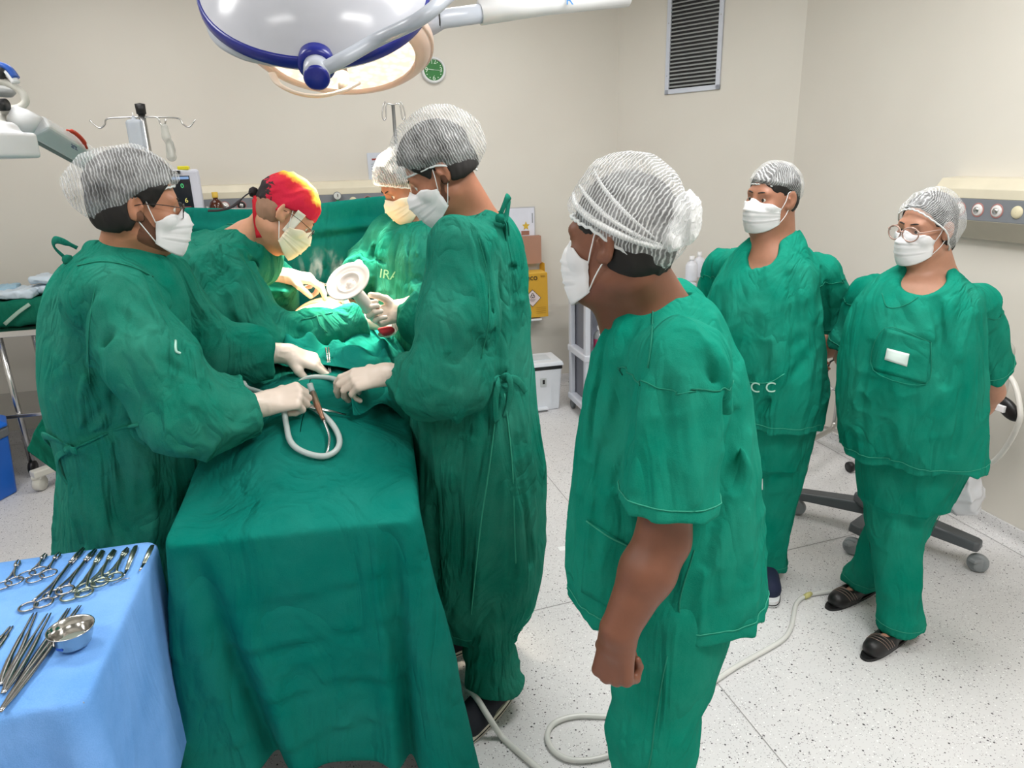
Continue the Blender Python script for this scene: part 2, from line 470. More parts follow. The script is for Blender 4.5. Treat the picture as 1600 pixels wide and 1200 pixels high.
def hribbon(name, F, pts, wd, mat, parent, off=.0015, n=5, t0=.6, closed=False):
    q = [(p[0], p[1]) for p in smoothpath([(a, b, 0) for a, b in pts], n, closed)]
    return MB().tube(hits(F, q, t0, off), wd, 6, closed).build(name, mat, parent)
# ---------------------------------------------------------------- heads, hands, clothing helpers
def frame(f, pitch=0, roll=0):
    "columns right, forward, up for a head that faces f, nods by pitch, leans by roll"
    f = nrm((f[0], f[1], 0)); r = np.cross(f, (0, 0, 1)); u = np.array([0, 0, 1.0])
    p = math.radians(pitch); f2 = f*math.cos(p)-u*math.sin(p); u2 = u*math.cos(p)+f*math.sin(p)
    q = math.radians(roll); r2 = r*math.cos(q)+u2*math.sin(q); u3 = u2*math.cos(q)-r*math.sin(q)
    return np.stack([r2, f2, u3], 1)
def head_group(c, M, fat=0, s=1.0, beard=0):
    f = fat
    p = [(ell((0, -.012, .030), (.074, .094, .088)), 0, '+'),
         (ell((0, .030, -.030), (.060+f*.6, .062, .082)), .035, '+'),
         (ell((0, .034, -.078), (.044+f, .050, .036)), .03, '+'),
         (ell((0, .072, -.098), (.020, .016, .015)), .022, '+'),
         (cone((.045+f*.5, .0, -.07), (.022, .062, -.097), .018, .014), .025, '+'),
         (cone((-.045-f*.5, .0, -.07), (-.022, .062, -.097), .018, .014), .025, '+'),
         (ell((.040, .062, -.026), (.022, .018, .018)), .022, '+'), (ell((-.040, .062, -.026), (.022, .018, .018)), .022, '+'),
         (cone((-.038, .0735, .024), (.038, .0735, .024), .011, .011), .018, '+'),
         (ell((.031, .094, .003), (.017, .012, .012)), .012, '-'), (ell((-.031, .094, .003), (.017, .012, .012)), .012, '-'),
         (cone((0, .086, .012), (0, .107, -.030), .0065, .0115), .010, '+'),
         (ell((.013, .096, -.036), (.009, .010, .008)), .006, '+'), (ell((-.013, .096, -.036), (.009, .010, .008)), .006, '+'),
         (cone((-.017, .088, -.060), (.017, .088, -.060), .006, .006), .007, '+'),
         (cone((-.014, .086, -.070), (.014, .086, -.070), .0065, .0065), .006, '+'),
         # eyelids
         (cone((.019, .0835, .0090), (.043, .0775, .0080), .0032, .0032), .003, '+'), (cone((-.019, .0835, .0090), (-.043, .0775, .0080), .0032, .0032), .003, '+'),
         (cone((.020, .082, -.0080), (.042, .077, -.0075), .0028, .0028), .003, '+'), (cone((-.020, .082, -.0080), (-.042, .077, -.0075), .0028, .0028), .003, '+')]
    for sg in (-1, 1):
        e = np.array(((math.cos(.30*sg), math.sin(.30*sg)*-1, 0), (math.sin(.30*sg), math.cos(.30*sg), 0), (0, 0, 1)))
        R = np.array([[math.cos(-sg*.35), -math.sin(-sg*.35), 0], [math.sin(-sg*.35), math.cos(-sg*.35), 0], [0, 0, 1]])
        p += [(ell((sg*.081, -.013, -.002), (.0075, .020, .034), R.T), .006, '+'),
              (ell((sg*.0885, -.009, .004), (.007, .0125, .022), R.T), .003, '-'),
              (cone((sg*.0815, -.002, -.004), (sg*.083, .001, .004), .0045, .0045), .004, '+'),
              (ell((sg*.078, -.002, -.026), (.006, .009, .010)), .006, '+')]
    q = [((lambda g: (lambda L: g(L/s)*s))(g), k*s, op) for g, k, op in p]
    return Group(c, M, None, q, .17*s)
def hand_group(w, M, side, curls, thumb=(.35, .45), s=1.0, grow=0.0, spread=.06):
    """local axes: x towards the thumb side (for side=+1), y wrist->knuckles, z back of hand.
    curls: 4 x (knuckle, middle, tip) angles in radians"""
    P = []; g = grow
    kx = [.027, .009, -.010, -.028]; ky = [.092, .096, .091, .082]; Ls = [(.042, .026, .021), (.046, .030, .022), (.043, .028, .021), (.033, .021, .019)]
    rr = [.0095, .0098, .0093, .0083]
    P.append((cone((.012, .0, 0), (.004, .03, 0), .019+g, .021+g), 0, '+'))
    P.append((cone((-.012, .0, 0), (-.010, .03, 0), .019+g, .020+g), .012, '+'))
    for i in range(4):
        P.append((cone((kx[i]*.6, .02, 0), (kx[i], ky[i]-.004, 0), .0155+g, .0115+g), .010, '+'))
        p = np.array((kx[i], ky[i], 0.0)); a = 0; dx = spread*(1.5-i)*.6
        for j, L in enumerate(Ls[i]):
            a += curls[i][j]; d = np.array((math.sin(dx)*math.cos(a), math.cos(dx)*math.cos(a), -math.sin(a)))
            q = p+d*L; r0 = rr[i]*(1-.08*j)+g; r1 = rr[i]*(1-.08*(j+1))+g
            P.append((cone(p, q, r0, r1), .003 if j else .006, '+')); p = q
    t0 = np.array((.020, .022, -.006)); t, u = thumb
    d1 = nrm((math.sin(t+.45), math.cos(t+.45), -.35)); p1 = t0+d1*.040; d2 = nrm((math.sin(t-.1), math.cos(t-.1), -.35-u*.8)); p2 = p1+d2*.032
    d3 = nrm((math.sin(t-.35), math.cos(t-.35), -.3-u*1.3)); p3 = p2+d3*.026
    P += [(cone(t0, p1, .0155+g, .0125+g), .012, '+'), (cone(p1, p2, .0118+g, .0105+g), .004, '+'), (cone(p2, p3, .0105+g, .0088+g), .003, '+')]
    def wrap(f):
        def h(L):
            Q = L/s
            if side < 0: Q = Q*np.array((-1, 1, 1))
            return f(Q)*s
        return h
    return Group(np.array(w, float), np.array(M, float), None, [(wrap(f), k*s, op) for f, k, op in P], .22*s)
def hframe(y, z):
    y = nrm(y); z = np.array(z, float); z = nrm(z-y*(z@y)); x = np.cross(y, z); return np.stack([x, y, z], 1)
FIST = [(1.35, 1.5, .9)]*4
REL = [(.45, .55, .3), (.55, .6, .35), (.65, .65, .35), (.7, .7, .4)]
GRIP = [(.8, 1.0, .5), (.95, 1.1, .6), (1.05, 1.15, .6), (1.1, 1.2, .6)]
PINCH = [(.75, .75, .35), (.9, .95, .5), (1.15, 1.2, .7), (1.25, 1.3, .8)]
POINT = [(.35, .3, .15), (.6, .6, .4), (1.0, 1.1, .7), (1.1, 1.2, .8)]

def loc(c, M, p): return np.array(c)+np.array(M)@np.array(p, float)
def locs(c, M, P): return np.array(c)+np.asarray(P, float)@np.array(M).T
def head_bits(par, c, M, s=1.0, brow=.0, eyes=True, hair='short', hairmat=None, iris=(.03, .015, .01, 1), beard=None):
    hm = hairmat or M_hair
    for sg in (-1, 1):
        if eyes:
            b = MB().lathe(loc(c, M, (sg*.031*s, .0720*s, .0005*s)), [(.0128*math.sin(a)*s, -.0128*math.cos(a)*s) for a in np.linspace(.01, PI-.01, 14)], 20, axis=M[:, 1])
            zz = (np.array(b.V)-loc(c, M, (sg*.031*s, .0715*s, .0005*s)))@M[:, 1]
            mi = [1 if np.mean([zz[i] for i in f]) > .0112*s else 0 for f in b.F]
            b.build('eye', None, par, mats=[plain('eye_white', rgb(215, 208, 200), .2), plain('eye_iris', iris, .15)], mi=mi)
        pts = [loc(c, M, (sg*x*s, y*s, z*s)) for x, y, z in ((.013, .0900, .0255+brow), (.025, .0880, .0285+brow), (.038, .0820, .0285+brow), (.050, .0715, .0235+brow))]
        MB().tube(smoothpath(pts, 4), [.0036*s]*4+[.0042*s]*5+[.002*s]*4, 8, flat=.6).build('eyebrow', hm, par)
def hair_piece(par, c, M, s=1.0, nape=-.055, front=.055, mat=None, temple=.03, h=.005, grow=.008):
    F = Field()
    F.add(lambda P: ell((0, -.014, .030), (.076, .096, .091))(((P-c)@M)/s)*s-grow*.6*np.clip(((P-c)@M)[:, 2]/s/.05, .3, 1), 0)
    F.add(lambda P: ell((0, -.030, -.02), (.070, .068, .062))(((P-c)@M)/s)*s-grow*.5, .03)
    def cut(P):
        L = ((P-c)@M)/s; x, y, z = L.T
        line = np.interp(y, [-.1, -.05, -.02, .01, .03, .045, .075, .11], [nape, nape, nape+.012, .018, .0, temple, front, front+.02])
        return (line-z)*s*.8
    F.add(cut, .006, '^')
    F.add(lambda P: ell((0, .09, -.01), (.060, .045, .066))(((P-c)@M)/s)*s, .01, '-')
    for sg in (-1, 1): F.add((lambda sg: (lambda P: ell((sg*.085, -.010, -.006), (.014, .020, .030))(((P-c)@M)/s)*s))(sg), .004, '-')
    F.folds(.0035, (0, 0, 1), 70, 22, 3)
    c = np.array(c)
    return sdfmesh('hair', F, c-.16, c+.16, h, mat or M_hair, par)

def bouffant(par, c, M, mat, s=1.0, back=.02, seed=1, size=(.092, .112, .100), name='bouffant_cap', rimz=(-.050, -.030, .030, .055), gather=.16, cz=.036):
    "puffy gathered cap around the skull; rimz = height of the elastic at nape, behind the ear, above the ear, forehead"
    na, nv = 128, 46; a = np.linspace(0, 2*PI, na, endpoint=False); v = np.linspace(0, 1, nv); V = []
    ca, sa = np.cos(a), np.sin(a); zr = np.interp(sa, [-1, -.55, .0, .25, 1], [rimz[0], rimz[1], rimz[2], rimz[2]*.6+rimz[3]*.4, rimz[3]])
    phm = np.arccos(np.clip((zr-cz)/size[2], -.9, .9))
    for j, vv in enumerate(v):
        ph = phm*(1-vv)**.9+1e-3*vv; g = np.clip(1-vv*6, 0, 1)**1.6
        x = size[0]*(1-gather*g*.9)*np.sin(ph)*ca; y = (size[1]+back*np.clip(-sa, 0, 1)*np.sin(np.minimum(ph, 1.57)))*(1-gather*g)*np.sin(ph)*sa
        y = np.where(sa < 0, np.minimum(y, y*.0+y), y); z = size[2]*np.cos(ph)+.0015*np.sin(a*33+seed)*g
        V.append(np.stack([x, y, z], 1))
    V = np.array(V).reshape(-1, 3)
    n1 = vnoise(V*np.array((38, 16, 22.)), seed)-.5; n2 = vnoise(V*14, seed+3)-.5; n3 = vnoise(V*np.array((70, 40, 60.)), seed+7)-.5
    rid = 1-np.abs(2*vnoise(V*np.array((22, 22, 8.)), seed+9)-1)
    V = V*(1+((n1*.05+n2*.09+n3*.03+rid**3*.05)[:, None]))
    V = V+np.array((0, -.014, cz))
    W = locs(c, M, V*s)
    F = [(j*na+i, j*na+(i+1) % na, (j+1)*na+(i+1) % na, (j+1)*na+i) for j in range(nv-1) for i in range(na)]+[tuple((nv-1)*na+i for i in range(na))]
    cap = mesh(name, W, F, mat, par, subd=1)
    MB().tube(list(W[:na:2]), .0030*s, 6, closed=True).build('elastic_edge', plain('cap_elastic', rgb(222, 226, 226), .8), par)
    return cap
def mask(par, c, M, s=1.0, mat=None, wide=.068, low=-.122, top=.004, seed=0, side_y=.030, loops=True, fat=0, earmat=None, out=0.0):
    "pleated surgical mask with ear loops"
    nu, nv = 28, 26; V = []
    pv = [0, .12, .3, .5, .7, .85, 1]
    yc = [.093, .114, .124, .122, .116, .112, .100]; zc = [top, -.010, -.034, -.058, -.083, -.102, low]
    for j in range(nv+1):
        v = j/nv; y0 = np.interp(v, pv, yc)+out; z0 = np.interp(v, pv, zc)
        for i in range(nu+1):
            u = 2*i/nu-1; au = abs(u)
            ang = au*1.18; wx = wide+fat
            x = wx*math.sin(ang)/math.sin(1.18)*(1 if u > 0 else -1)
            y = side_y+(y0-side_y)*(math.cos(ang)-math.cos(1.18))/(1-math.cos(1.18))
            zs = -.030-.058*v if True else 0
            k = au**(1.25+1.2*v); z = z0*(1-k)+zs*k
            if v < .15: y -= .006*(1-au)*(1-v/.15)*0; z -= .006*math.exp(-((au-.35)/.2)**2)*(1-v/.15)
            pl = sum(math.exp(-((v-q)/.02)**2) for q in (.3, .48, .66))*.0034-sum(math.exp(-((v-q-.03)/.02)**2) for q in (.3, .48, .66))*.0026
            d = nrm((x*.8, y-.02, (z+.05)*.3)); pl *= (1-.3*au)
            V.append(np.array((x, y, z))+d*pl)
    V = np.array(V); n = (vnoise(V*np.array((45, 45, 80.)), seed)-.5)*.0035
    V[:, 1] += n
    hg = head_group((0, 0, 0), np.eye(3), fat+.002)
    for _ in range(4):
        d = hg(V); e = .001; g = np.stack([hg(V+np.array(q)*e)-hg(V-np.array(q)*e) for q in ((1, 0, 0), (0, 1, 0), (0, 0, 1))], 1); g /= np.linalg.norm(g, axis=1, keepdims=True)+1e-9
        V = V+g*np.clip(.004-d, 0, .02)[:, None]
    W = locs(c, M, V*s); F = [(j*(nu+1)+i, j*(nu+1)+i+1, (j+1)*(nu+1)+i+1, (j+1)*(nu+1)+i) for j in range(nv) for i in range(nu)]
    m = mesh('face_mask', W, F, mat or M_mask, par, solid=.0012)
    if loops:
        for i in (0, nu):
            sg = -1 if i == 0 else 1
            a = V[i+(nu+1)*2]; b = V[i+(nu+1)*(nv-2)]
            e1 = np.array((sg*.081, -.018, .022)); e0 = np.array((sg*.079, .004, .026)); e2 = np.array((sg*.080, -.006, -.034)); e3 = np.array((sg*.084, -.030, -.006))
            pts = [locs(c, M, np.array(p)[None]*s)[0] for p in (a, (a+e0)/2+np.array((sg*.004, 0, 0)), e0, e1, e3, e2, (b+e2)/2+np.array((sg*.004, 0, 0)), b)]
            MB().tube(smoothpath(pts, 5), .0014*s, 6).build('ear_loop', earmat or plain('ear_loop_white', rgb(240, 240, 240), .7), par)
    return m
def glasses(par, c, M, s=1.0, mat=None, lens=None, r=.024, rz=.019, y=.100, z=.004, th=.0014, temple_z=.010, drop=0.0, cat=0.0):
    root = MB(); 
    for sg in (-1, 1):
        pts = []
        for k in range(28):
            a = 2*PI*k/28; x = .033*sg+r*math.cos(a)*(1+.05*math.sin(a)); zz = z+rz*math.sin(a)+cat*max(0, math.cos(a)*sg)*.4*max(0, math.sin(a))
            pts.append(loc(c, M, (x*s, (y-abs(x)*.16)*s, (zz-drop)*s)))
        root.tube(pts, th*s, 8, closed=True)
        root.tube(smoothpath([loc(c, M, (sg*.057*s, (y-.010)*s, (z+.008-drop)*s)), loc(c, M, (sg*.072*s, (y-.022)*s, (z+.010-drop)*s)), loc(c, M, (sg*.0815*s, .04*s, (temple_z+.004)*s)), loc(c, M, (sg*.083*s, .0*s, temple_z*s)), loc(c, M, (sg*.083*s, -.022*s, (temple_z-.008)*s))], 5), th*1.15*s, 8, flat=.7)
    root.tube(smoothpath([loc(c, M, (-.010*s, (y+.0)*s, (z+.006-drop)*s)), loc(c, M, (0, (y+.004)*s, (z+.009-drop)*s)), loc(c, M, (.010*s, y*s, (z+.006-drop)*s))], 4), th*s, 8)
    g = root.build('glasses', mat, par)
    for sg in (-1, 1):
        V = [loc(c, M, (sg*.033*s, (y-.033*.16)*s, (z-drop)*s))]+[loc(c, M, ((.033*sg+r*math.cos(a))*s, (y-abs(.033*sg+r*math.cos(a))*.16)*s, (z+rz*math.sin(a)-drop)*s)) for a in np.linspace(0, 2*PI, 28, endpoint=False)]
        mesh('lens', V, [(0, i+1, (i+1) % 28+1) for i in range(28)], lens, g)
    return g
def limb(F, pts, rs, k=.03):
    for i in range(len(pts)-1): F.add(cone(pts[i], pts[i+1], rs[i], rs[i+1]), k)
def feet(F, ank, toe, k=.03):
    for a, t in zip(ank, toe):
        a = np.array(a, float); t = np.array(t, float)
        d = nrm((t-a)*np.array((1, 1, 0))); h = a-d*.04
        F.add(cone((h[0], h[1], .045), (t[0]*.85+h[0]*.15, t[1]*.85+h[1]*.15, .026), .034, .015), k)
def shoe(par, a, t, mat, sole_mat, s=1.0, kind='sneaker', name='shoe', h=.006):
    a = np.array(a, float); t = np.array(t, float); d = nrm((t-a)*np.array((1, 1, 0))); hl = a-d*.062*s; hl[2] = 0; tt = np.array((t[0], t[1], 0.0))+d*.012
    sd = np.array((-d[1], d[0], 0)); mid = hl*.4+tt*.6
    lo = np.minimum(hl, tt)-.09; hi = np.maximum(hl, tt)+.09; lo[2] = -.01; hi[2] = .16
    F = Field()
    if kind == 'sneaker':
        F.add(cone(hl+(0, 0, .052), tt-d*.035+(0, 0, .040), .040*s, .040*s), 0); F.add(cone(mid+(0, 0, .045), tt-d*.05+(0, 0, .040), .046*s, .043*s), .02)
        F.add(cone(hl+d*.03+(0, 0, .06), hl+d*.04+(0, 0, .105), .038*s, .036*s), .03)
        F.add(plane((0, 0, .02), (0, 0, -1)), .004, '^')
    else:
        F.add(cone(hl+(0, 0, .034), tt-d*.02+(0, 0, .024), .034*s, .034*s), 0); F.add(cone(mid+(0, 0, .026), tt-d*.04+(0, 0, .022), .041*s, .037*s), .02)
        F.add(plane((0, 0, .006), (0, 0, -1)), .004, '^')
        F.add(ell(hl*.62+tt*.38+(0, 0, .060), (.085, .029, .034), np.stack([d, sd, (0, 0, 1)], 1)), .006, '-')
    up = sdfmesh(name, F, lo, hi, h, mat, par)
    S = []
    for k in range(40):
        b = 2*PI*k/40; u = math.cos(b); v = math.sin(b); L = np.linalg.norm(tt-hl)/2+.036*s; wd = (.044+.006*u)*s*(1.0 if kind == 'sneaker' else .82)
        S.append((L*np.sign(u)*abs(u)**.8, wd*np.sign(v)*abs(v)**.8))
    cc = (hl+tt)/2; zz = (.004, .026) if kind == 'sneaker' else (.001, .010); b = MB()
    A = [cc+d*x+sd*y+np.array((0, 0, zz[0])) for x, y in S]; B = [cc+d*x*.99+sd*y*.97+np.array((0, 0, zz[1])) for x, y in S]
    b.add(A+B, [tuple(range(39, -1, -1)), tuple(range(40, 80))]+[(i, (i+1) % 40, 40+(i+1) % 40, 40+i) for i in range(40)])
    b.build('sole', sole_mat, up, smooth=False)
    if kind == 'sneaker':
        for zz_ in (.0125,):
            MB().tube([cc+d*x*1.0+sd*y*1.0+np.array((0, 0, zz_)) for x, y in S], .0022, 6, closed=True).build('sole_stripe', M_black, up)
    else:
        for q in (-.012, .0, .012, .024):
            pts = F.project([tt-d*(.075-q)+sd*.034*s+(0, 0, .03), tt-d*(.058-q*1.2)+(0, 0, .065), tt-d*(.05-q*.4)-sd*.034*s+(0, 0, .03)], .001)
            pts = F.project(smoothpath(pts, 6), .001)
            MB().tube(list(pts), .0012, 6).build('strap_trim', plain('strap_silver', rgb(150, 130, 120), .3, .6), up)
    return up
def rows(rs, Y, yaw, ratio=.7):
    "torso slices surveyed as (py, left px, right px) at depth Y (optional own Y, ratio)"
    out = []
    for r in rs:
        py, l, q = r[:3]; y = r[3] if len(r) > 3 else Y; ra = r[4] if len(r) > 4 else ratio
        c = at((l+q)/2, py, y); wdt = (c-CPOS)@FWD; hw = (q-l)/2*wdt/FPX
        al = math.atan2(-math.cos(yaw)*CR[0]-math.sin(yaw)*CR[1], 1); ca = abs(-math.sin(yaw)*CR[0]+math.cos(yaw)*CR[1]); sa = math.sqrt(max(0, 1-ca*ca))
        rx = hw/math.sqrt(ca*ca+(ra*sa)**2); out.append((c[2], c[0], c[1], rx, rx*ra))
    return out
def bounds(pts, pad):
    A = np.array([list(p) for p in pts], float); return A.min(0)-pad, A.max(0)+pad
def gloves(par, w, fw, M, side, curls, thumb, mat=None, h=.0032, s=1.0, cuff=.075, cr=.033):
    "latex glove: hand plus rolled cuff running back along the forearm direction fw"
    F = Field(); g = hand_group(w, M, side, curls, thumb, s, grow=.0012); F.add(g, 0)
    w = np.array(w, float); fw = nrm(fw)
    F.add(cone(w+fw*.005, w-fw*cuff, .030*s, cr), .014)
    e = w-fw*cuff; F.add(cone(e, e-fw*.001, cr+.0015, cr+.0015), .004)
    F.folds(.0045, np.cross(fw, (.2, .4, 1)), 70, 22, 5, (w-fw*.035, .045))
    lo, hi = bounds([w-fw*(cuff+.02), w+np.array(M)[:, 1]*.12], .12)
    return sdfmesh('glove', F, lo, hi, h, mat or M_glove, par)
def sleeve(pts, rs, k=.03, hollow=.004, wall_=.009, cutn=None, deep=.05):
    "tube of cloth along a limb, cut square and hollow at its last point"
    pts = [np.array(p, float) for p in pts]; c = pts[-1]; ax = nrm(c-pts[-2]) if cutn is None else nrm(cutn); r = rs[-1]
    cs = [cone(pts[i], pts[i+1], rs[i], rs[i+1]) for i in range(len(pts)-1)]+[cone(c, c+ax*.03, r, r)]
    inner = cone(c-ax*deep, c+ax*.05, r*.55, r-wall_)
    def f(P):
        d = cs[0](P)
        for g in cs[1:]: d = smin(d, g(P), k)
        d = smax(d, (P-c)@ax, .003); return smax(d, -inner(P), .005)
    return f
def ringpts(c, ax, r, n=14, a0=0, a1=2*PI):
    ax = nrm(ax); x = nrm(np.cross(ax, (0, 0, 1) if abs(ax[2]) < .9 else (1, 0, 0))); y = np.cross(ax, x)
    return [c+x*r*math.cos(a)+y*r*math.sin(a) for a in np.linspace(a0, a1, n, endpoint=False)]
def scrubs(par, T, yaw, nk, shs, cuffs, pel, hips, knees, anks, zh, creases=(), rs=(.080, .088), h=.0055, ht=.008, legs=(.108, .092, .086), neck=(.070, .045), fold=1.0, mat=None, seed=0, trz=.06, hiprx=(.185, .155), hem_tilt=None):
    fx = np.array((math.cos(yaw), math.sin(yaw), 0)); rt = np.array((fx[1], -fx[0], 0)); m = mat or M_scrub
    S = Field(); S.add(stack(T, yaw, 0, lo=zh), 0)
    for sh, cf in zip(shs, cuffs):
        S.add(cone(nk+(0, 0, -.085), sh+(0, 0, -.005), .080, .070), .06)
        S.add(sleeve([sh+(0, 0, 0), cf], [rs[0], rs[1]]), .02)
    S.add(cone(nk+fx*.02+(0, 0, -.02), nk+fx*.0+(0, 0, .12), neck[0], .12), .008, '-')
    S.add(cone(nk+fx*.10+(0, 0, -.05), nk+fx*.18+(0, 0, .10), neck[1], .08), .02, '-')
    c = np.array((T[0][1], T[0][2], 0))
    S.folds(.013*fold, (0, 0, 1), 10, 1.5, 2+seed, (zh+.75, (.6,))); S.folds(.008*fold, (.25, .1, 1), 22, 3.0, 9+seed); S.folds(.005*fold, (1, .2, .5), 16, 5, 19+seed)
    for sh, cf in zip(shs, cuffs):
        S.folds(.011*fold, nrm(cf-sh)+np.array((.25, 0, 0)), 20, 5, 33+seed, ((sh+cf)/2, .14))
    for pts, wd, hg in creases: S.cr.append((hits(S, pts), wd, hg*1.25))
    lo, hi = bounds([nk, *cuffs, *shs, (pel[0]-.2, pel[1]-.2, zh), (pel[0]+.2, pel[1]+.2, zh)]+[(t[1]-t[3], t[2]-t[3], t[0]) for t in T]+[(t[1]+t[3], t[2]+t[3], t[0]) for t in T], .10); lo[2] = zh-.03
    tun = sdfmesh('scrub_tunic', S, lo, hi, h, m, par)
    for sh, cf in zip(shs, cuffs):
        ax = nrm(cf-sh); ribbon('sleeve_hem', S, ringpts(cf-ax*.022, ax, rs[1]+.01), .0011, M_seam_lt, tun, off=.0015, closed=True)
        ribbon('armhole_seam', S, ringpts(sh+ax*.03, nrm(ax+np.array((0, 0, -.6))), .12, 12), .0013, M_seam, tun, off=.001, closed=True)
    ring = [np.array((T[-1][1]+.2*math.cos(a), T[-1][2]+.2*math.sin(a), zh+.024)) for a in np.linspace(0, 2*PI, 28, endpoint=False)]
    ribbon('hem_stitch', S, ring, .0011, M_seam_lt, tun, off=.0012, closed=True)
    H = Field(); wz = zh+.12
    H.add(stack([(wz, pel[0], pel[1], hiprx[0], hiprx[1]), (zh, pel[0], pel[1], hiprx[0], hiprx[1]), (zh-.10, pel[0], pel[1], hiprx[0]*.93, hiprx[1]*.93), (zh-.17, pel[0], pel[1], hiprx[0]*.80, hiprx[1]*.80)], yaw, 0), 0)
    for h_, k_, a_ in zip(hips, knees, anks):
        H.add(sleeve([h_+(0, 0, -.08), k_, np.array((a_[0], a_[1], trz))], legs, .04, deep=.06, cutn=(0, 0, -1)), .07)
    H.folds(.016*fold, (0, .05, 1), 10, 1.1, 4+seed); H.folds(.007*fold, (.3, 0, 1), 20, 3, 14+seed)
    for k_ in knees: H.folds(.008*fold, (1, 0, .2), 16, 5, 24+seed, (k_-(0, 0, .05), .12))
    for k_ in anks: H.folds(.010*fold, (1, 0, .1), 22, 5, 26+seed, (k_+(0, 0, .05), .10))
    lo, hi = bounds([(a[0], a[1], trz) for a in anks]+[(pel[0]-.16, pel[1]-.16, wz), (pel[0]+.16, pel[1]+.16, wz)], .14); lo[2] = trz-.03
    tr = sdfmesh('scrub_trousers', H, lo, hi, ht, m, par)
    for h_, k_, a_, s in zip(hips, knees, anks, (1, -1)):
        ribbon('side_seam', H, [h_+rt*s*.2+(0, 0, -.12), k_+rt*s*.2, np.array((a_[0], a_[1], trz+.01))+rt*s*.15], .0013, M_seam, tr, off=.001)
        ribbon('trouser_hem', H, ringpts(np.array((a_[0], a_[1], trz+.025)), (0, 0, 1), .1), .001, M_seam_lt, tr, off=.001, closed=True)
    return tun, S, tr, H
def lower(pel, fx, rt, z=.92, step=0, w=.095, turn=(0, 0)):
    hips = [pel+rt*w*s for s in (1, -1)]
    anks = [np.array((h[0], h[1], .085))+rt*.03*s+fx*step*s for h, s in zip(hips, (1, -1))]
    knees = [(h*.5+a*.5)*np.array((1, 1, 0))+np.array((0, 0, .47))+fx*.02 for h, a in zip(hips, anks)]
    toes = [a+nrm(fx+rt*s*.25)*.18+np.array((0, 0, -.05)) for a, s in zip(anks, (1, -1))]
    return hips, knees, anks, toes
def bodyfield(T, yaw, inset, hc, HM, nk, fat, sh, el, wr, arm_r, hips, knees, anks, toes, hands, neckr=(.060, .070), hs=1.0):
    fx = np.array((math.cos(yaw), math.sin(yaw), 0))
    F = Field(); F.add(stack(T, yaw, inset), 0); F.add(head_group(hc, HM, fat, hs), .02)
    F.add(cone(loc(hc, HM, (0, -.028, -.055)), nk+(0, 0, -.02), *neckr), .03); F.add(cone(loc(hc, HM, (0, .02, -.085)), nk+fx*.05+(0, 0, -.05), neckr[0]*.68, neckr[1]*.7), .03)
    for i in range(2):
        F.add(cone(nk+(0, 0, -.06), sh[i]+(0, 0, .0), .060, .042), .05)
        r = arm_r; e = el[i]; F.add(cone(sh[i], sh[i]*.5+e*.5, r[0], r[1]), .03); F.add(cone(sh[i]*.5+e*.5, e, r[1], r[2]), .03)
        q = e*.65+wr[i]*.35; F.add(cone(e, q, r[2], r[3]), .02); F.add(cone(q, wr[i], r[3], r[4]), .02)
        F.add(hands[i], .012)
    for h_, k_, a_ in zip(hips, knees, anks): limb(F, [h_, k_, a_], [.075, .056, .040])
    feet(F, anks, toes)
    lo, hi = bounds([hc, *wr, *sh, *anks, *toes, *el], .16); lo[2] = -.02; hi[2] = hc[2]+.15
    return F, lo, hi

def gown(par, T, yaw, nk, arms, zh, creases=(), ax=.02, h=.006, mat=None, seed=0, neck=(.062, .10), fold=1.0, flare=1.0, cyl=None, shr=.075, neckdir=None, cuffcol=None, seam=True, extra=None, lowneck=None):
    """long-sleeved surgical gown; arms = [(points, radii)] ending at the knitted cuff"""
    fx = np.array((math.cos(yaw), math.sin(yaw), 0)); m = mat or M_gown
    S = Field(); S.add(stack(T, yaw, 0, lo=zh), 0)
    for pts, rs in arms:
        S.add(cone(nk+(0, 0, -.07), np.array(pts[0]), .07, shr), .06)
        S.add(sleeve(pts, rs, .05, deep=.03, wall_=.006), .025)
    nd = np.array((0, 0, .13)) if neckdir is None else np.array(neckdir)
    S.add(cone(nk+(0, 0, -.012), nk+nd, *neck), .006, '-')
    if lowneck is not None: S.add(lowneck, .015, '-')
    if extra: extra(S)
    S.folds(.020*fold, (0, 0, 1), 8, .9, 2+seed, (T[0][0]*.35+T[-1][0]*.65+.1, (.5,))) if False else None
    S.folds(.027*fold, (0, 0, 1), 7.5, .8, 2+seed); S.folds(.009*fold, (.2, .1, 1), 19, 2.0, 9+seed); S.folds(.003*fold, (1, .2, .5), 12, 5, 19+seed)
    for pts, rs in arms:
        P = [np.array(p, float) for p in pts]
        for i in range(len(P)-1):
            S.folds(.012*fold, nrm(P[i+1]-P[i])+np.array((.3, .1, .25)), 17, 4, 33+seed+i, ((P[i]+P[i+1])/2, .13))
        S.folds(.011*fold, np.cross(nrm(P[-1]-P[-2]), (.2, .3, 1)), 34, 8, 41+seed, (P[-1], .07))
        if len(P) > 2: S.folds(.010*fold, np.cross(nrm(P[-1]-P[0]), (.1, .9, .3)), 24, 6, 47+seed, (P[len(P)//2], .12))
    for pts, wd, hg in creases: S.cr.append((hits(S, pts), wd, hg*1.35))
    allp = [nk]+[q for a, r in arms for q in a]+[(t[1]-t[3], t[2]-t[3], t[0]) for t in T]+[(t[1]+t[3], t[2]+t[3], t[0]) for t in T]
    lo, hi = bounds(allp, .17); lo[2] = zh-.03
    g = sdfmesh('surgical_gown', S, lo, hi, h, m, par)
    ring = [np.array((T[-1][1]+.2*math.cos(a), T[-1][2]+.2*math.sin(a), zh+.03)) for a in np.linspace(0, 2*PI, 30, endpoint=False)]
    ribbon('hem_stitch', S, ring, .0012, M_seam_lt, g, off=.0012, closed=True)
    return g, S
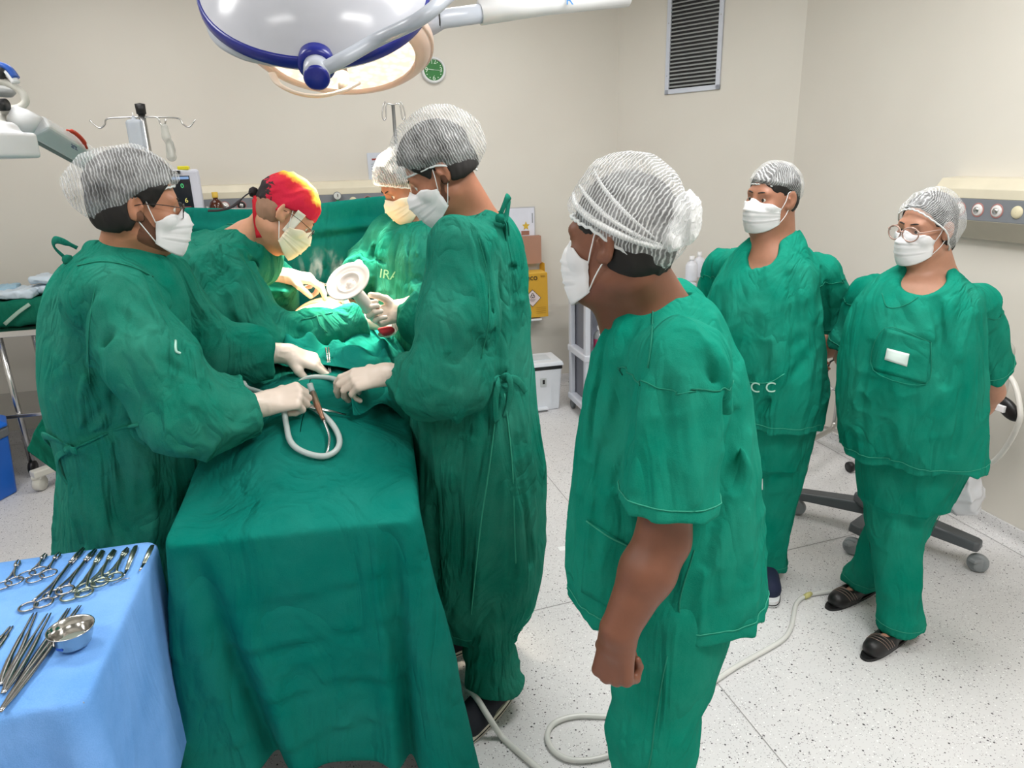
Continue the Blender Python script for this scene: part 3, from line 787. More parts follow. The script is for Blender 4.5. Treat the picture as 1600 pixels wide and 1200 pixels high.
def bow(par, S, p, n, mat, loops, wd=.010):
    "cloth tie: knot with tails; loops = list of point lists relative to p (right, out, up)"
    n = nrm(n); r = nrm(np.cross((0, 0, 1), n)); u = np.array((0, 0, 1.0))
    b = MB()
    for L in loops:
        pts = smoothpath([p+r*x+n*y+u*z for x, y, z in L], 5); b.tube(pts, wd, 8, flat=.28, up=n)
    b.lathe(p+n*.006, [(.001, -.012), (.011, -.009), (.013, 0), (.010, .009), (.001, .012)], 12, axis=u)
    return b.build('gown_tie', mat, par)

def beard(par, c, M, s=1.0, h=.0035, off=.0012, fat=0):
    "close-cropped stubble along the jaw"
    c = np.array(c); F = Field(); hg = head_group(c, M, fat, s); F.add(lambda P: hg(P)-off, 0)
    def cut(P):
        L = ((P-c)@M)/s; return (L[:, 2]-np.interp(L[:, 1], [-.03, .0, .03, .06, .1], [-.02, -.005, -.045, -.058, -.062]))*s*.8
    F.add(cut, .004, '^'); F.add(lambda P: (-.012-((P-c)@M)[:, 1]/s)*s, .004, '^'); F.add(lambda P: (-.112-((P-c)@M)[:, 2]/s)*s, .006, '^')
    t = NT('stubble'); v = t.coord(); n = t.noise(v, 900, 2, .7); a = t.math('ADD', t.math('MULTIPLY', n, .5), .22); t.l(a, t.b.inputs['Alpha']); t.b.inputs['Base Color'].default_value = rgb(40, 26, 20); t.b.inputs['Roughness'].default_value = .9
    return sdfmesh('stubble', F, c-.15, c+.15, h, t.m, par)
# ---------------------------------------------------------------- the room
XR, YB, XL, YF = 2.78, 5.0, -3.1, -1.6
CA, CB = (2.06, 5.0), (2.78, 3.92)
def wall_mat():
    t = NT('painted_wall'); v = t.coord(); n = t.noise(v, 1.3, 3); n2 = t.noise(v, 60, 3)
    t.l(t.ramp(n, [(.3, rgb(216, 211, 202)), (.7, rgb(221, 217, 208))]), t.b.inputs['Base Color'])
    t.b.inputs['Roughness'].default_value = .42; t.b.inputs['Specular IOR Level'].default_value = .35
    t.bump(t.math('ADD', t.math('MULTIPLY', t.noise(t.coord((1, 1, .25)), 3, 3), 1.0), t.math('MULTIPLY', n2, .03)), .10, .03); return t.m
def floor_mat():
    t = NT('speckled_vinyl'); v = t.coord(); n = t.noise(v, 2.2, 3)
    base = t.ramp(n, [(.3, rgb(210, 209, 210)), (.7, rgb(218, 217, 217))])
    cur = base
    for sc, lo, hi, col, seed in ((85, .0, .10, rgb(70, 68, 72), 0), (150, .0, .13, rgb(138, 134, 138), 3.3), (110, .0, .12, rgb(236, 236, 236), 7.1), (200, 0, .2, rgb(160, 156, 158), 9.7)):
        vo = t.n('ShaderNodeTexVoronoi'); vo.inputs['Scale'].default_value = sc; vo.inputs['Randomness'].default_value = 1
        mp = t.n('ShaderNodeMapping'); mp.inputs['Location'].default_value = (seed, seed, 0); t.l(v, mp.inputs[0]); t.l(mp.outputs[0], vo.inputs['Vector'])
        sp = t.n('ShaderNodeSeparateColor'); t.l(vo.outputs['Color'], sp.inputs[0])
        rad = t.math('MULTIPLY', sp.outputs[0], .30 if sc < 100 else .34)
        m = t.math('LESS_THAN', vo.outputs['Distance'], rad); m = t.math('MULTIPLY', m, t.math('GREATER_THAN', sp.outputs[1], .62 if sc < 100 else .45))
        mx = t.n('ShaderNodeMix', data_type='RGBA'); t.l(m, mx.inputs['Factor']); t.l(cur, mx.inputs[6]); mx.inputs[7].default_value = col; cur = mx.outputs[2]
    t.l(cur, t.b.inputs['Base Color']); t.b.inputs['Roughness'].default_value = .38; t.b.inputs['Specular IOR Level'].default_value = .35
    return t.m
M_wall = wall_mat(); M_floor = floor_mat()
def quad(name, P, mat, flip=False):
    return struct(mesh(name, P, [(3, 2, 1, 0) if flip else (0, 1, 2, 3)], mat, origin=(0, 0, 0), smooth=False))
fl = MB().prism([(XL, YF), (XR, YF), (XR, CB[1]), CA, (XL, YB)], (0, 0, -.06), (1, 0, 0), (0, 1, 0), .06).build('floor', M_floor, origin=(0, 0, 0), smooth=False); struct(fl)
M_ceil = plain('ceiling_paint', rgb(222, 220, 214), .8)
struct(MB().prism([(XL, YF), (XR, YF), (XR, CB[1]), CA, (XL, YB)], (0, 0, CEIL), (1, 0, 0), (0, 1, 0), .06).build('ceiling', M_ceil, origin=(0, 0, 0), smooth=False))
def wall(name, a, b):
    a = np.array(a, float); b = np.array(b, float); d = b-a; L = np.linalg.norm(d); d /= L; n = np.array((d[1], -d[0]))   # n = outwards for clockwise order
    p = [(0, 0), (L, 0), (L, .08), (0, .08)]
    o = MB().prism(p, (a[0], a[1], 0), (d[0], d[1], 0), (-n[0], -n[1], 0), CEIL).build(name, M_wall, origin=(0, 0, 0), smooth=False)
    return struct(o)
wall('wall_back', (XL, YB), CA); wall('wall_corner', CA, CB); wall('wall_right', CB, (XR, YF)); wall('wall_front', (XR, YF), (XL, YF)); wall('wall_left', (XL, YF), (XL, YB))
def cove(name, a, b, sgn=1):
    "vinyl carried up the wall as a rounded skirting"
    a = np.array((*a, 0.0)); b = np.array((*b, 0.0)); d = nrm(b-a); n = np.array((d[1], -d[0], 0))   # into room
    prof = [(0.004, .085), (.006, .08), (.006, .045)]+[(.006+.04*(1-math.cos(t)), .045-.042*math.sin(t)) for t in np.linspace(.2, PI/2, 6)]+[(.05, .0015), (0, .0015), (0, .085)]
    V = [p+n*q[0]+np.array((0, 0, q[1])) for p in (a, b) for q in prof]; k = len(prof)
    F = [(i, (i+1) % k, k+(i+1) % k, k+i) for i in range(k)]
    return struct(mesh(name, V, F, M_floor, origin=(0, 0, 0)))
cove('baseboard_back', (XL, YB), CA); cove('baseboard_corner', CA, CB); cove('baseboard_right', CB, (XR, YF))
# rounded wall returns where the angled corner wall meets the others
for i, (c, w_) in enumerate(((CA, .12), (CB, .12))):
    pass
# floor seams
M_seamf = plain('floor_seam_line', rgb(150, 148, 148), .5)
for i, (a, b) in enumerate((((-3.0, 1.95), (XR-.06, 2.42)), ((1.14, .4), (.95, 4.9)))):
    a = np.array((*a, .0008)); b = np.array((*b, .0008)); d = nrm(b-a); s = np.cross(d, (0, 0, 1))*.0018
    o = mesh('trim_%d' % (i+1), [a-s, b-s, b+s, a+s], [(0, 1, 2, 3)], M_seamf, origin=(0, 0, 0), smooth=False); struct(o)
M_glow = emit('light_panel_glow', (1, .97, .93, 1), 3.0)
for (x, y) in PANELS:
    t = thing('ceiling_light', 'flush rectangular ceiling light panel '+{(-1.5, .2): 'behind the camera over the left side', (1.2, .2): 'behind the camera over the right side', (-1.5, 2.2): 'above the left person', (1.3, 1.9): 'above the standing onlookers', (-1.2, 4.0): 'near the back wall on the left', (.9, 3.7): 'near the back wall above the bin'}[(x, y)], 'ceiling light', (x, y, CEIL-.012), 'ceiling lights of the operating room')
    b = MB()
    for sx in (-1, 1): b.box((x+sx*.6, y, CEIL-.01), (.03, .64, .02)); b.box((x, y+sx*.3, CEIL-.01), (1.2, .03, .02))
    b.build('frame', M_white, t, smooth=False); MB().box((x, y, CEIL-.006), (1.17, .57, .008)).build('diffuser', M_glow, t, smooth=False)
# ---------------------------------------------------------------- near man in scrubs, seen from behind his left side
def near_man():
    sk = skin('skin_brown', rgb(124, 80, 60)); Yc = 1.22; yaw = math.atan2(.42, -.9)
    T = rows([(455, 990, 1085), (475, 962, 1110), (505, 945, 1130), (560, 926, 1152), (650, 908, 1167), (750, 898, 1176), (830, 893, 1182), (880, 891, 1186), (912, 893, 1186)], Yc, yaw, 1.12)
    zh = T[-1][0]-.01
    hc = at(968, 377, 1.21); HM = frame((-.66, .75), 3, -3)
    fx = np.array((math.cos(yaw), math.sin(yaw), 0)); rt = np.array((fx[1], -fx[0], 0))
    nk = at(1020, 474, 1.235)
    shL = at(1064, 565, 1.05); elL = at(1036, 842, 1.02); wrL = at(967, 985, .99)
    shR = shL+rt*.38; elR = shR+np.array((.0, .04, -.29)); wrR = elR+fx*.06+np.array((0, 0, -.22))
    pel = np.array((T[-1][1], T[-1][2], zh+.10)); hips, knees, anks, toes = lower(pel, fx, rt); toes = [a+fx*.10+(0, 0, -.05) for a in anks]
    HL = hframe((-.14, -.03, -1), (-.80, -.55, .05))
    F, lo, hi = bodyfield(T, yaw, .035, hc, HM, nk, .005, (shL, shR), (elL, elR), (wrL, wrR), (.056, .054, .047, .049, .034), hips, knees, anks, toes,
        (hand_group(wrL, HL, 1, [(1.0, 1.35, .8), (1.1, 1.4, .8), (1.2, 1.45, .85), (1.25, 1.5, .9)], (.0, .5), 1.10), hand_group(wrR, hframe((-.1, 0, -1), (1, 0, 0)), -1, REL)), (.060, .076), .99)
    body = sdfmesh('person', F, lo, hi, .0042, sk, origin=(pel[0], pel[1], 0))
    tag(body, 'person nearest the camera in short-sleeved green scrubs, seen from behind, one bare fist hanging', 'person')
    cr = []
    for a, b, w_, g in (((1100, 560), (1152, 760), .016, -.014), ((1124, 560), (1168, 740), .016, .010), ((985, 600), (958, 760), .014, -.010), ((968, 520), (938, 700), .018, .009), ((952, 500), (922, 700), .014, -.009),
                        ((1096, 880), (1152, 650), .018, -.014), ((1120, 880), (1170, 680), .018, .009), ((1010, 600), (990, 760), .018, .010), ((1040, 600), (1046, 790), .012, -.007), ((1072, 590), (1086, 780), .016, .009),
                        ((1130, 930), (1165, 800), .02, .009), ((935, 700), (925, 880), .016, -.009)):
        cr.append(([a, b], w_, g))
    tun, S, tr, H = scrubs(body, T, yaw, nk, (shL, shR), (at(1041, 786, 1.03), shR+np.array((.03, .05, -.22))), pel, hips, knees, anks, zh, cr, h=.0048, rs=(.078, .084), seed=0, hiprx=(.155, .14), legs=(.098, .09, .086))
    hpatch('pocket', S, [(916, 812), (982, 852), (984, 968), (908, 925)], M_scrub, tun, off=.002, solid=.0015)
    hribbon('pocket_hem', S, [(916, 814), (950, 838), (980, 853)], .0016, M_seam_lt, tun, off=.005)
    hribbon('side_seam', S, [(1068, 985), (1062, 940), (1085, 860)], .0014, M_seam, tun)
    hribbon('shoulder_seam', S, [(1020, 485), (1018, 530), (1012, 575)], .0014, M_seam, tun)
    for a_, t_ in zip(anks, toes): shoe(body, a_, t_, plain('dark_canvas', rgb(24, 28, 44), .8), M_white)
    hair_piece(body, hc, HM, .99, nape=-.082, temple=.012, front=.062); head_bits(body, hc, HM, .99)
    cap = bouffant(body, hc, HM, capmat('cap_crimped', .18, .66, freq=46, M=HM, tip=.45), 1.03, back=.010, seed=2, size=(.093, .106, .110), rimz=(-.060, -.026, .008, .050), gather=.10, cz=.038)
    capx = capmat('cap_bunched', .60, .35, freq=60, M=HM, tint=(.88, .90, .90))
    def cs(x, y, z, k=1.0):
        d = np.array((x, y, z)); r = 1/math.sqrt((d[0]/.093)**2+(d[1]/.108)**2+(d[2]/.110)**2); return loc(hc, HM, (np.array((0, -.014, .038))+d*r*k)*1.03)
    for pp, r0 in (([(-.5, .9, .55), (-.75, .62, .30), (-.93, .25, .05), (-.9, -.25, -.22), (-.65, -.75, -.46), (-.3, -.95, -.52)], .0065), ([(-.62, .72, .70), (-.85, .35, .42), (-.98, -.05, .10), (-.82, -.55, -.25), (-.4, -.92, -.48)], .0045), ([(-.55, .45, 1.0), (-.9, .0, .55), (-.93, -.45, .1), (-.6, -.85, -.35)], .0035)):
        MB().tube(smoothpath([cs(*q, 1.0) for q in pp], 6), [r0*(.35+.65*math.sin(PI*k/(6*(len(pp)-1)))) for k in range(6*(len(pp)-1)+1)], 10, flat=1.0).build('cap_fold', capx, cap)
    F = Field(); kc = cs(-.25, -.97, -.35, .97); F.add(ell(kc, (.020, .014, .022), HM), 0); F.add(ell(cs(.1, -1, .0, 1.0), (.034, .022, .046), HM), .02); F.folds(.008, HM[:, 2], 60, 15, 4)
    sdfmesh('cap_knot', F, kc-.10, kc+.12, .005, capx, cap)
    mask(body, hc, HM, .99, wide=.060)
near_man()
# ---------------------------------------------------------------- heavy-set man in scrubs beside the trolley
def back_man():
    sk = skin('skin_olive', rgb(172, 122, 98)); Yc = 2.2; yaw = math.atan2(-.62, -.80)
    T = rows([(352, 1198, 1236), (364, 1186, 1248), (390, 1158, 1258), (412, 1142, 1266), (445, 1124, 1268), (500, 1110, 1270), (560, 1106, 1274), (610, 1106, 1280), (645, 1108, 1274)], Yc, yaw, .80)
    zh = T[-1][0]-.01
    fx = np.array((math.cos(yaw), math.sin(yaw), 0)); rt = np.array((fx[1], -fx[0], 0))
    hc = at(1206, 309, 2.2); HM = frame((-.96, -.26), 2, 4); nk = at(1208, 373, 2.22)
    shL = at(1278, 428, 2.24); elL = at(1318, 528, 2.33); wrL = at(1262, 560, 2.48)
    shR = shL+rt*.37; elR = shR+np.array((.0, .10, -.26)); wrR = wrL+np.array((-.06, .02, .02))
    pel = np.array((T[-1][1]+.02, T[-1][2], zh+.12)); hips, knees, anks, toes = lower(pel, fx, rt, w=.072)
    anks[0] = np.array((1.44, 2.28, .085)); anks[1] = np.array((1.60, 2.22, .085)); toes = [np.array((1.33, 2.16, .035)), np.array((1.515, 2.04, .035))]
    knees = [(h+a)/2*np.array((1, 1, 0))+np.array((0, 0, .47)) for h, a in zip(hips, anks)]
    F, lo, hi = bodyfield(T, yaw, .03, hc, HM, nk, .014, (shL, shR), (elL, elR), (wrL, wrR), (.060, .056, .048, .046, .032), hips, knees, anks, toes,
        (hand_group(wrL, hframe((-.8, .1, -.3), (0, 1, 0)), 1, REL), hand_group(wrR, hframe((.8, .1, -.3), (0, 1, 0)), -1, REL)), (.063, .078), .92)
    F.add(ell(loc(hc, HM, (0, .012, -.092)), (.064, .044, .036)), .03)
    body = sdfmesh('person', F, lo, hi, .0052, sk, origin=(pel[0], pel[1], 0))
    tag(body, 'person without glasses in short-sleeved green scrubs, hands behind the back, beside the white trolley', 'person')
    cr = [([(1236, 430), (1245, 560)], .022, -.015), ([(1262, 420), (1270, 500)], .018, .010), ([(1190, 480), (1225, 600)], .03, .008), ([(1250, 530), (1160, 600)], .02, -.008),
          ([(1255, 560), (1180, 650)], .02, -.010), ([(1270, 560), (1240, 650)], .018, .010), ([(1285, 420), (1295, 510)], .014, -.010), ([(1240, 390), (1262, 408)], .006, -.004)]
    tun, S, tr, H = scrubs(body, T, yaw, nk, (shL, shR), (at(1304, 502, 2.25), shR+np.array((.0, .05, -.22))), pel, hips, knees, anks, zh, cr, rs=(.078, .084), seed=40, legs=(.098, .092, .086), neck=(.068, .050), hiprx=(.16, .145), trz=.05, h=.006)
    hribbon('pocket_hem', S, [(1165, 597), (1200, 598), (1226, 584)], .0016, M_seam_lt, tun)
    M_pt = plain('printed_letter_white', rgb(170, 215, 200), .8)
    for tx, px in (('C', 1180), ('C', 1204)):
        p = hit(S, px, 606, off=.004); n = nrm(-S.grad(p[None])[0]*0+S.grad(p[None])[0]); ex = nrm(np.cross((0, 0, 1), n)); ey = np.cross(n, ex)
        text_mesh('printed_letter', tx, M_pt, tun, p, ex, ey, .052)
    hpatch('tape_label', H, [(1171, 748), (1192, 748), (1192, 765), (1171, 767)], plain('tape_white', rgb(215, 230, 225), .7), tr, 4, 4, off=.0015, solid=.0008)
    for a_, t_ in zip(anks, toes): shoe(body, a_, t_, plain('navy_canvas', rgb(22, 32, 62), .8), M_white)
    hair_piece(body, hc, HM, .92, nape=-.066, temple=.0, front=.058); head_bits(body, hc, HM, .92)
    bouffant(body, hc, HM, capmat('cap_crimped_b', .12, .48, freq=46, M=HM), .92, back=.006, seed=12, size=(.090, .108, .098), rimz=(-.050, -.012, .026, .054))
    mask(body, hc, HM, .92, wide=.066, fat=.008)
back_man()
# ---------------------------------------------------------------- woman in scrubs and glasses on the right
def woman():
    sk = skin('skin_warm', rgb(188, 140, 116)); Yc = 1.78; yaw = math.atan2(-.50, -.86)
    T = rows([(408, 1428, 1480), (420, 1408, 1488), (436, 1386, 1498), (462, 1364, 1512), (500, 1346, 1514), (545, 1336, 1512), (600, 1328, 1512), (650, 1328, 1512), (690, 1330, 1514), (704, 1332, 1514)], Yc, yaw, .80)
    zh = T[-1][0]-.01
    fx = np.array((math.cos(yaw), math.sin(yaw), 0)); rt = np.array((fx[1], -fx[0], 0))
    hc = at(1446, 356, 1.78); HM = frame((-.97, -.12), 5, 3); nk = at(1462, 428, 1.80)
    shL = at(1522, 478, 1.80); elL = at(1547, 612, 1.86); wrL = at(1505, 668, 1.98)
    shR = shL+rt*.32; elR = shR+np.array((.0, .08, -.25)); wrR = wrL+np.array((-.06, .03, .02))
    pel = np.array((T[-1][1], T[-1][2], zh+.12)); hips, knees, anks, toes = lower(pel, fx, rt, w=.075)
    anks = [np.array((1.83, 1.72, .075)), np.array((1.90, 1.98, .075))]; toes = [np.array((1.665, 1.665, .03)), np.array((1.735, 1.94, .03))]
    knees = [(h*.55+a*.45)*np.array((1, 1, 0))+np.array((0, 0, .44)) for h, a in zip(hips, anks)]
    F, lo, hi = bodyfield(T, yaw, .03, hc, HM, nk, .004, (shL, shR), (elL, elR), (wrL, wrR), (.052, .050, .043, .042, .028), hips, knees, anks, toes,
        (hand_group(wrL, hframe((-.8, .1, -.3), (0, 1, 0)), 1, REL, s=.9), hand_group(wrR, hframe((.8, .1, -.3), (0, 1, 0)), -1, REL, s=.9)), (.050, .066), .84)
    body = sdfmesh('person', F, lo, hi, .005, sk, origin=(pel[0], pel[1], 0))
    tag(body, 'person in glasses and green scrubs with a taped chest pocket, rightmost of all', 'person')
    cr = [([(1462, 470), (1478, 600)], .018, -.014), ([(1480, 470), (1500, 560)], .016, .010), ([(1420, 470), (1455, 530)], .02, .008), ([(1360, 540), (1345, 690)], .018, -.008), ([(1400, 560), (1410, 700)], .025, .007),
          ([(1530, 500), (1545, 580)], .012, -.010), ([(1505, 610), (1490, 710)], .014, -.010)]
    tun, S, tr, H = scrubs(body, T, yaw, nk, (shL, shR), (at(1538, 578, 1.83), shR+np.array((.0, .05, -.20))), pel, hips, knees, anks, zh, cr, rs=(.072, .084), seed=60, legs=(.092, .084, .072), neck=(.070, .052), hiprx=(.152, .132), trz=.06)
    c = [(1383, 512), (1455, 535), (1447, 600), (1364, 578)]
    hpatch('chest_pocket', S, c, M_scrub, tun, off=.0015, solid=.0015); hribbon('pocket_stitching', S, [c[1], c[0], c[3], c[2], c[1]], .0011, M_seam, tun, n=5, off=.004)
    hpatch('tape_label', S, [(1386, 544), (1421, 553), (1417, 573), (1382, 562)], plain('tape_white', rgb(215, 230, 225), .7), tun, 5, 5, off=.004, solid=.0008)
    hribbon('neck_facing', S, [(1378, 458), (1388, 480), (1420, 474), (1455, 446)], .0011, M_seam, tun)
    M_fl = plain('black_flat_leather', rgb(24, 22, 24), .45)
    for a_, t_ in zip(anks, toes): shoe(body, a_, t_, M_fl, M_black, .92, 'flat', h=.005)
    hair_piece(body, hc, HM, .84, nape=-.095, temple=.05, front=.10)
    F2 = Field(); F2.add(ell(loc(hc, HM, (0, -.075, -.058)), (.045, .036, .040)), 0); sdfmesh('hair_bun', F2, loc(hc, HM, (0, -.085, -.055))-.08, loc(hc, HM, (0, -.085, -.055))+.08, .007, M_hair, body)
    head_bits(body, hc, HM, .84)
    bouffant(body, hc, HM, capmat('cap_crimped_c', .16, .48, freq=44, M=HM, tip=1.2), .86, back=.016, seed=22, size=(.098, .110, .124), rimz=(-.096, -.078, -.045, .072), gather=.06, cz=.012)
    mask(body, hc, HM, .84, wide=.064)
    lens = plain('spectacle_lens', rgb(150, 150, 155), .05, **{'Alpha': .22})
    glasses(body, hc, HM, .84, plain('clear_pink_acetate', rgb(170, 140, 128), .2), lens, r=.029, rz=.025, y=.116, z=-.004, th=.0026, temple_z=.004)
woman()
# ---------------------------------------------------------------- tall assistant in a long gown holding the lamp handle cover
def tall_assistant():
    sk = skin('skin_tan', rgb(172, 118, 92)); Yc = 1.95; yaw = math.atan2(.30, -.95)
    T = rows([(330, 730, 782), (345, 708, 796), (368, 690, 808), (400, 680, 816), (450, 674, 820), (520, 668, 823), (590, 656, 830), (650, 645, 838), (730, 641, 848), (810, 643, 854), (880, 652, 852), (930, 664, 842), (952, 672, 834)], Yc, yaw, 1.0)
    zh = T[-1][0]-.01
    fx = np.array((math.cos(yaw), math.sin(yaw), 0)); rt = np.array((fx[1], -fx[0], 0))
    hc = at(686, 269, 1.95); HM = frame((-.985, .17), 33, 2); nk = at(752, 345, 1.97)
    shL = at(722, 388, 1.80); elL = at(712, 590, 1.76); wrL = at(615, 585, 1.86)
    shR = shL+rt*.36+fx*.03; elR = shR+np.array((.03, .02, -.27)); wrR = at(583, 488, 2.32)+np.array((.100, .030, -.012))
    elR = at(705, 520, 2.25)
    pel = np.array((T[6][1], T[6][2], 1.0)); hips, knees, anks, toes = lower(pel, fx, rt)
    anks = [np.array((.36, 2.14, .085)), np.array((.345, 1.80, .085))]; toes = [np.array((.215, 2.09, .035)), np.array((.215, 1.69, .035))]
    knees = [(h+a)/2*np.array((1, 1, 0))+np.array((0, 0, .50)) for h, a in zip(hips, anks)]
    # hands
    fL = nrm(wrL-elL); HL = hframe((-1, .12, -.12), (.05, -.55, .8)); cL = [(.35, .55, .35), (.45, .65, .4), (.6, .8, .45), (.8, .9, .5)]
    HR = hframe((-1, .0, -.10), (.1, .75, -.55)); cR = [(.9, 1.3, .8), (.95, 1.35, .8), (1.0, 1.4, .8), (1.1, 1.4, .8)]
    wL = wrL+fL*.02; wR = wrR+np.array((.0, 0, 0))
    F, lo, hi = bodyfield(T, yaw, .055, hc, HM, nk, .002, (shL, shR), (elL, elR), (wrL, wrR), (.054, .048, .042, .040, .027), hips, knees, anks, toes,
        (hand_group(wL, HL, 1, cL, (.3, .4), .99), hand_group(wR, HR, -1, cR, (.4, .3), .99)), (.049, .062), .92)
    body = sdfmesh('person', F, lo, hi, .0052, sk, origin=(pel[0], pel[1], 0))
    tag(body, 'tall person in a long green gown with back ties, head bowed, holding a white disc', 'person')
    cr = [([(790, 310), (800, 420), (806, 520)], .012, -.016), ([(806, 330), (815, 470)], .012, .012), ([(800, 600), (700, 560)], .014, -.008), ([(792, 595), (740, 520)], .014, -.010), ([(790, 600), (810, 480)], .012, -.012),
          ([(778, 620), (742, 800), (730, 950)], .010, -.014), ([(784, 620), (762, 800)], .016, .011), ([(800, 620), (815, 760), (830, 880)], .014, -.016), ([(786, 640), (800, 760), (802, 900)], .014, -.016), ([(810, 620), (835, 760)], .014, .012),
          ([(690, 640), (676, 800), (684, 930)], .018, -.010), ([(720, 620), (705, 760)], .020, .010), ([(660, 680), (662, 860)], .016, .009), ([(672, 790), (745, 800)], .006, -.004), ([(680, 660), (740, 690)], .012, .006),
          ([(742, 360), (764, 440), (770, 540)], .010, -.010)]
    def ex(S):
        for a, b, c_ in (((655, 330), (720, 470), .0), ):
            pass
    armL = ([shL, shL*.5+elL*.5+np.array((-.01, -.01, -.01)), elL+np.array((-.02, 0, .0)), elL*.45+wrL*.55+np.array((0, 0, -.02)), wrL], [.078, .098, .104, .082, .050])
    armR = ([shR, elR, elR*.4+wrR*.6, wrR+np.array((.045, .005, 0))], [.075, .080, .065, .045])
    g, S = gown(body, T, yaw, nk, (armL, armR), zh, cr, seed=100, neck=(.056, .085), fold=.85, neckdir=(-.05, .0, .13), shr=.070)
    # back opening edge, ties
    hribbon('back_opening_edge', S, [(779, 612), (766, 720), (750, 830), (736, 960)], .0022, M_seam_lt, g); hribbon('back_opening_edge', S, [(788, 615), (800, 720), (804, 820), (806, 880)], .0022, M_seam_lt, g)
    hribbon('armhole_seam', S, [(748, 372), (762, 430), (764, 500), (752, 560)], .0014, M_seam, g)
    p = hit(S, 776, 592); n = S.grad(p[None])[0]
    bow(g, S, p, n, M_gown, [[(0, .01, 0), (-.02, .03, -.005), (-.032, .03, -.04), (-.030, .025, -.09), (-.022, .02, -.115)], [(0, .01, 0), (.012, .03, .008), (.024, .03, -.02), (.020, .025, -.07), (.010, .02, -.11)], [(0, .01, 0), (.05, .02, -.01), (.09, .01, -.045), (.10, .01, -.06)], [(0, .01, 0), (-.05, .012, .0), (-.10, .006, -.004)]], .011)
    p = hit(S, 772, 352); p = p+np.array((.012, 0, .014)); n = S.grad(p[None])[0]
    bow(g, S, p, n, M_gown, [[(0, .0, 0), (.015, .03, .035), (.03, .03, .03), (.02, .02, -.005), (0, .01, -.012)], [(0, .01, 0), (.02, .02, -.03), (.03, .015, -.09), (.045, .01, -.15)], [(0, .0, 0), (.03, .02, -.02), (.045, .02, -.07)]], .010)
    # trousers below the gown
    H = Field()
    for k_, a_ in zip(knees, anks): H.add(sleeve([k_+(0, 0, .06), k_-(0, 0, .15), np.array((a_[0], a_[1], .10))], [.080, .080, .078], .04, cutn=(0, 0, -1)), .01)
    H.folds(.016, (0, .05, 1), 12, 1.4, 104); H.folds(.012, (1, 0, .1), 20, 5, 24)
    lo, hi = bounds([(a[0], a[1], .07) for a in anks]+[tuple(k) for k in knees], .14); lo[2] = .04
    sdfmesh('scrub_trousers', H, lo, hi, .008, M_gown2, body)
    for a_, t_ in zip(anks, toes): shoe(body, a_, t_, plain('black_navy_canvas', rgb(18, 22, 34), .8), plain('cream_rubber', rgb(225, 218, 200), .5), 1.05)
    gloves(body, wL, fL, HL, 1, cL, (.3, .4), cuff=.07, cr=.034); gloves(body, wR, wrR-elR, HR, -1, cR, (.4, .3), cuff=.06, cr=.034)
    hair_piece(body, hc, HM, .92, nape=-.050, temple=.024, front=.075, grow=.034); head_bits(body, hc, HM, .92); beard(body, hc, HM, .92)
    bouffant(body, hc, HM, capmat('cap_crimped_d', .13, .44, freq=46, M=HM, tip=.1), .98, back=.030, seed=32, size=(.098, .116, .118), rimz=(-.052, -.030, .016, .040), cz=.042)
    mask(body, hc, HM, .92, wide=.060, out=.010)
tall_assistant()
